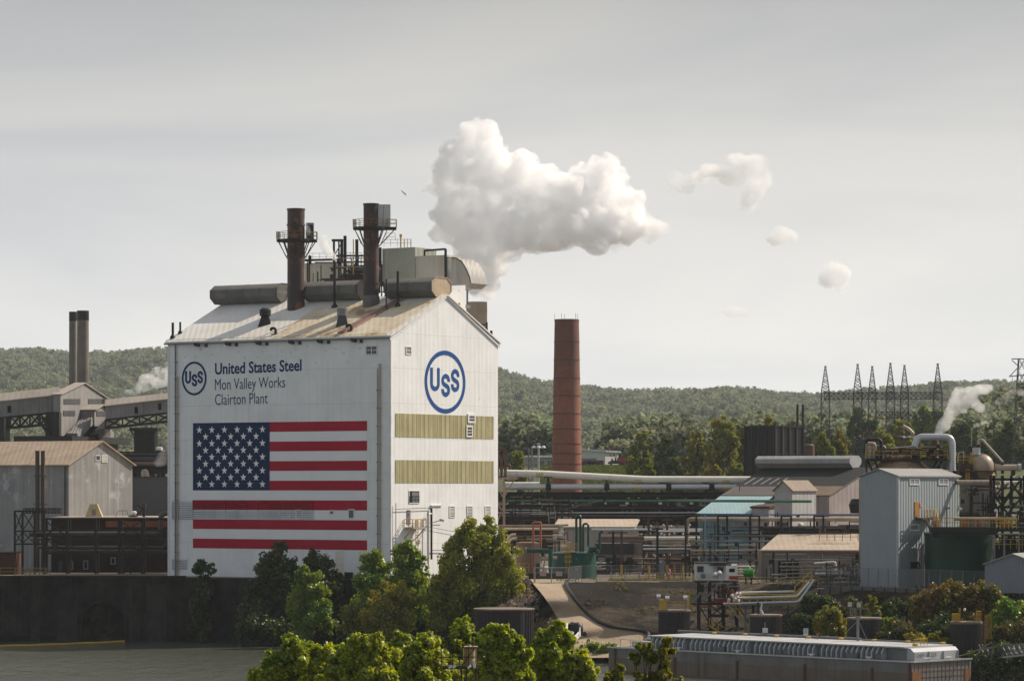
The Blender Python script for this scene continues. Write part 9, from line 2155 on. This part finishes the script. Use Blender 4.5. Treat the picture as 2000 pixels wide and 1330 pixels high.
steam('ragged steam drifting above the right conveyor beside the factory', 720, [(325, 742, 24, 18), (300, 745, 22, 14), (280, 755, 20, 10), (255, 766, 18, 8), (240, 772, 12, 6), (345, 738, 24, 16), (310, 728, 18, 12), (335, 722, 24, 16), (290, 740, 20, 12)], .6, 11, .5, (2.2, 1.5), (.9, .7), noise_d=(.45, .42, .62))
steam('faint steam haze along the lower conveyor truss', 705, [(285, 802, 24, 8), (310, 795, 20, 10), (268, 795, 14, 8)], .1, 12, .5, (2.2, 1.2), (.9, .6), noise_d=(.45, .42, .65))
steam('faint steam at the lower left factory edge', 600, [(322, 872, 10, 22), (316, 895, 12, 14), (310, 905, 14, 8)], .13, 13, .3, (1.6, .8), (.7, .4), noise_d=(.6, .4, .62))
steam('white steam plume rising right from the big silver pipe', 560, [(1836, 846, 12, 9), (1842, 835, 14, 12), (1848, 822, 16), (1858, 806, 17), (1866, 788, 18), (1876, 772, 19, 18), (1895, 768, 20, 14), (1915, 762, 18, 11), (1900, 786, 14, 12), (1914, 798, 12, 9), (1882, 800, 10, 10), (1930, 756, 10, 7)], .7, 14, .3, (2.0, 1.3), (.7, .5), noise_d=(.5, .33, .55))
steam('fainter steam trailing right of the white plume towards the pylon', 570, [(1925, 808, 10, 8), (1935, 798, 9, 10), (1948, 786, 10, 9), (1962, 778, 14, 10), (1985, 766, 18, 9), (1928, 818, 8, 6)], .3, 15, .3, (1.8, 1.1), (.7, .5), noise_d=(.5, .4, .62))
steam('small white steam jet from the thin vent pole', 472, [(1899, 837, 3), (1904, 833, 4), (1910, 830, 5), (1918, 826, 6, 5), (1927, 824, 6, 4), (1935, 822, 5, 3)], 1.2, 16, .1, (.7, .2), (.3, .1), noise_d=(1.2, .35, .6), name='steam_jet')
steam('small white steam jet beside the big silver pipe elbow', 486, [(1792, 852, 4), (1785, 854, 4, 3), (1776, 853, 5, 3), (1766, 853, 5, 3), (1758, 852, 4, 2)], 1.2, 17, .1, (.6, .2), (.3, .1), noise_d=(1.2, .35, .6), name='steam_jet')
steam('grey-white steam wisps above the dark green tank by the fence', 512, [(1107, 1062, 4, 5), (1103, 1052, 6, 8), (1098, 1040, 8, 9), (1096, 1030, 6, 8), (1085, 1048, 8, 6), (1080, 1046, 6, 5), (1100, 1066, 10, 6)], .3, 18, .2, (1.0, .6), (.4, .3), noise_d=(.9, .4, .62), name='steam_jet')
# -- air
m, nd, lk, out = nt('haze')
v = nd.new('ShaderNodeVolumePrincipled'); v.inputs['Color'].default_value = (.86, .93, 1.0, 1); v.inputs['Density'].default_value = 4.2e-5; v.inputs['Anisotropy'].default_value = 0.0
lk.new(v.outputs[0], out.inputs['Volume'])
mb = MB(); mb.box(-3300, 3300, -120, 7800, -8, 420)
hz = mb.build('haze', m, None, V(0, 3800, -8)); tag(hz, 'thin blue-grey summer haze filling the valley air', 'haze', kind='stuff')
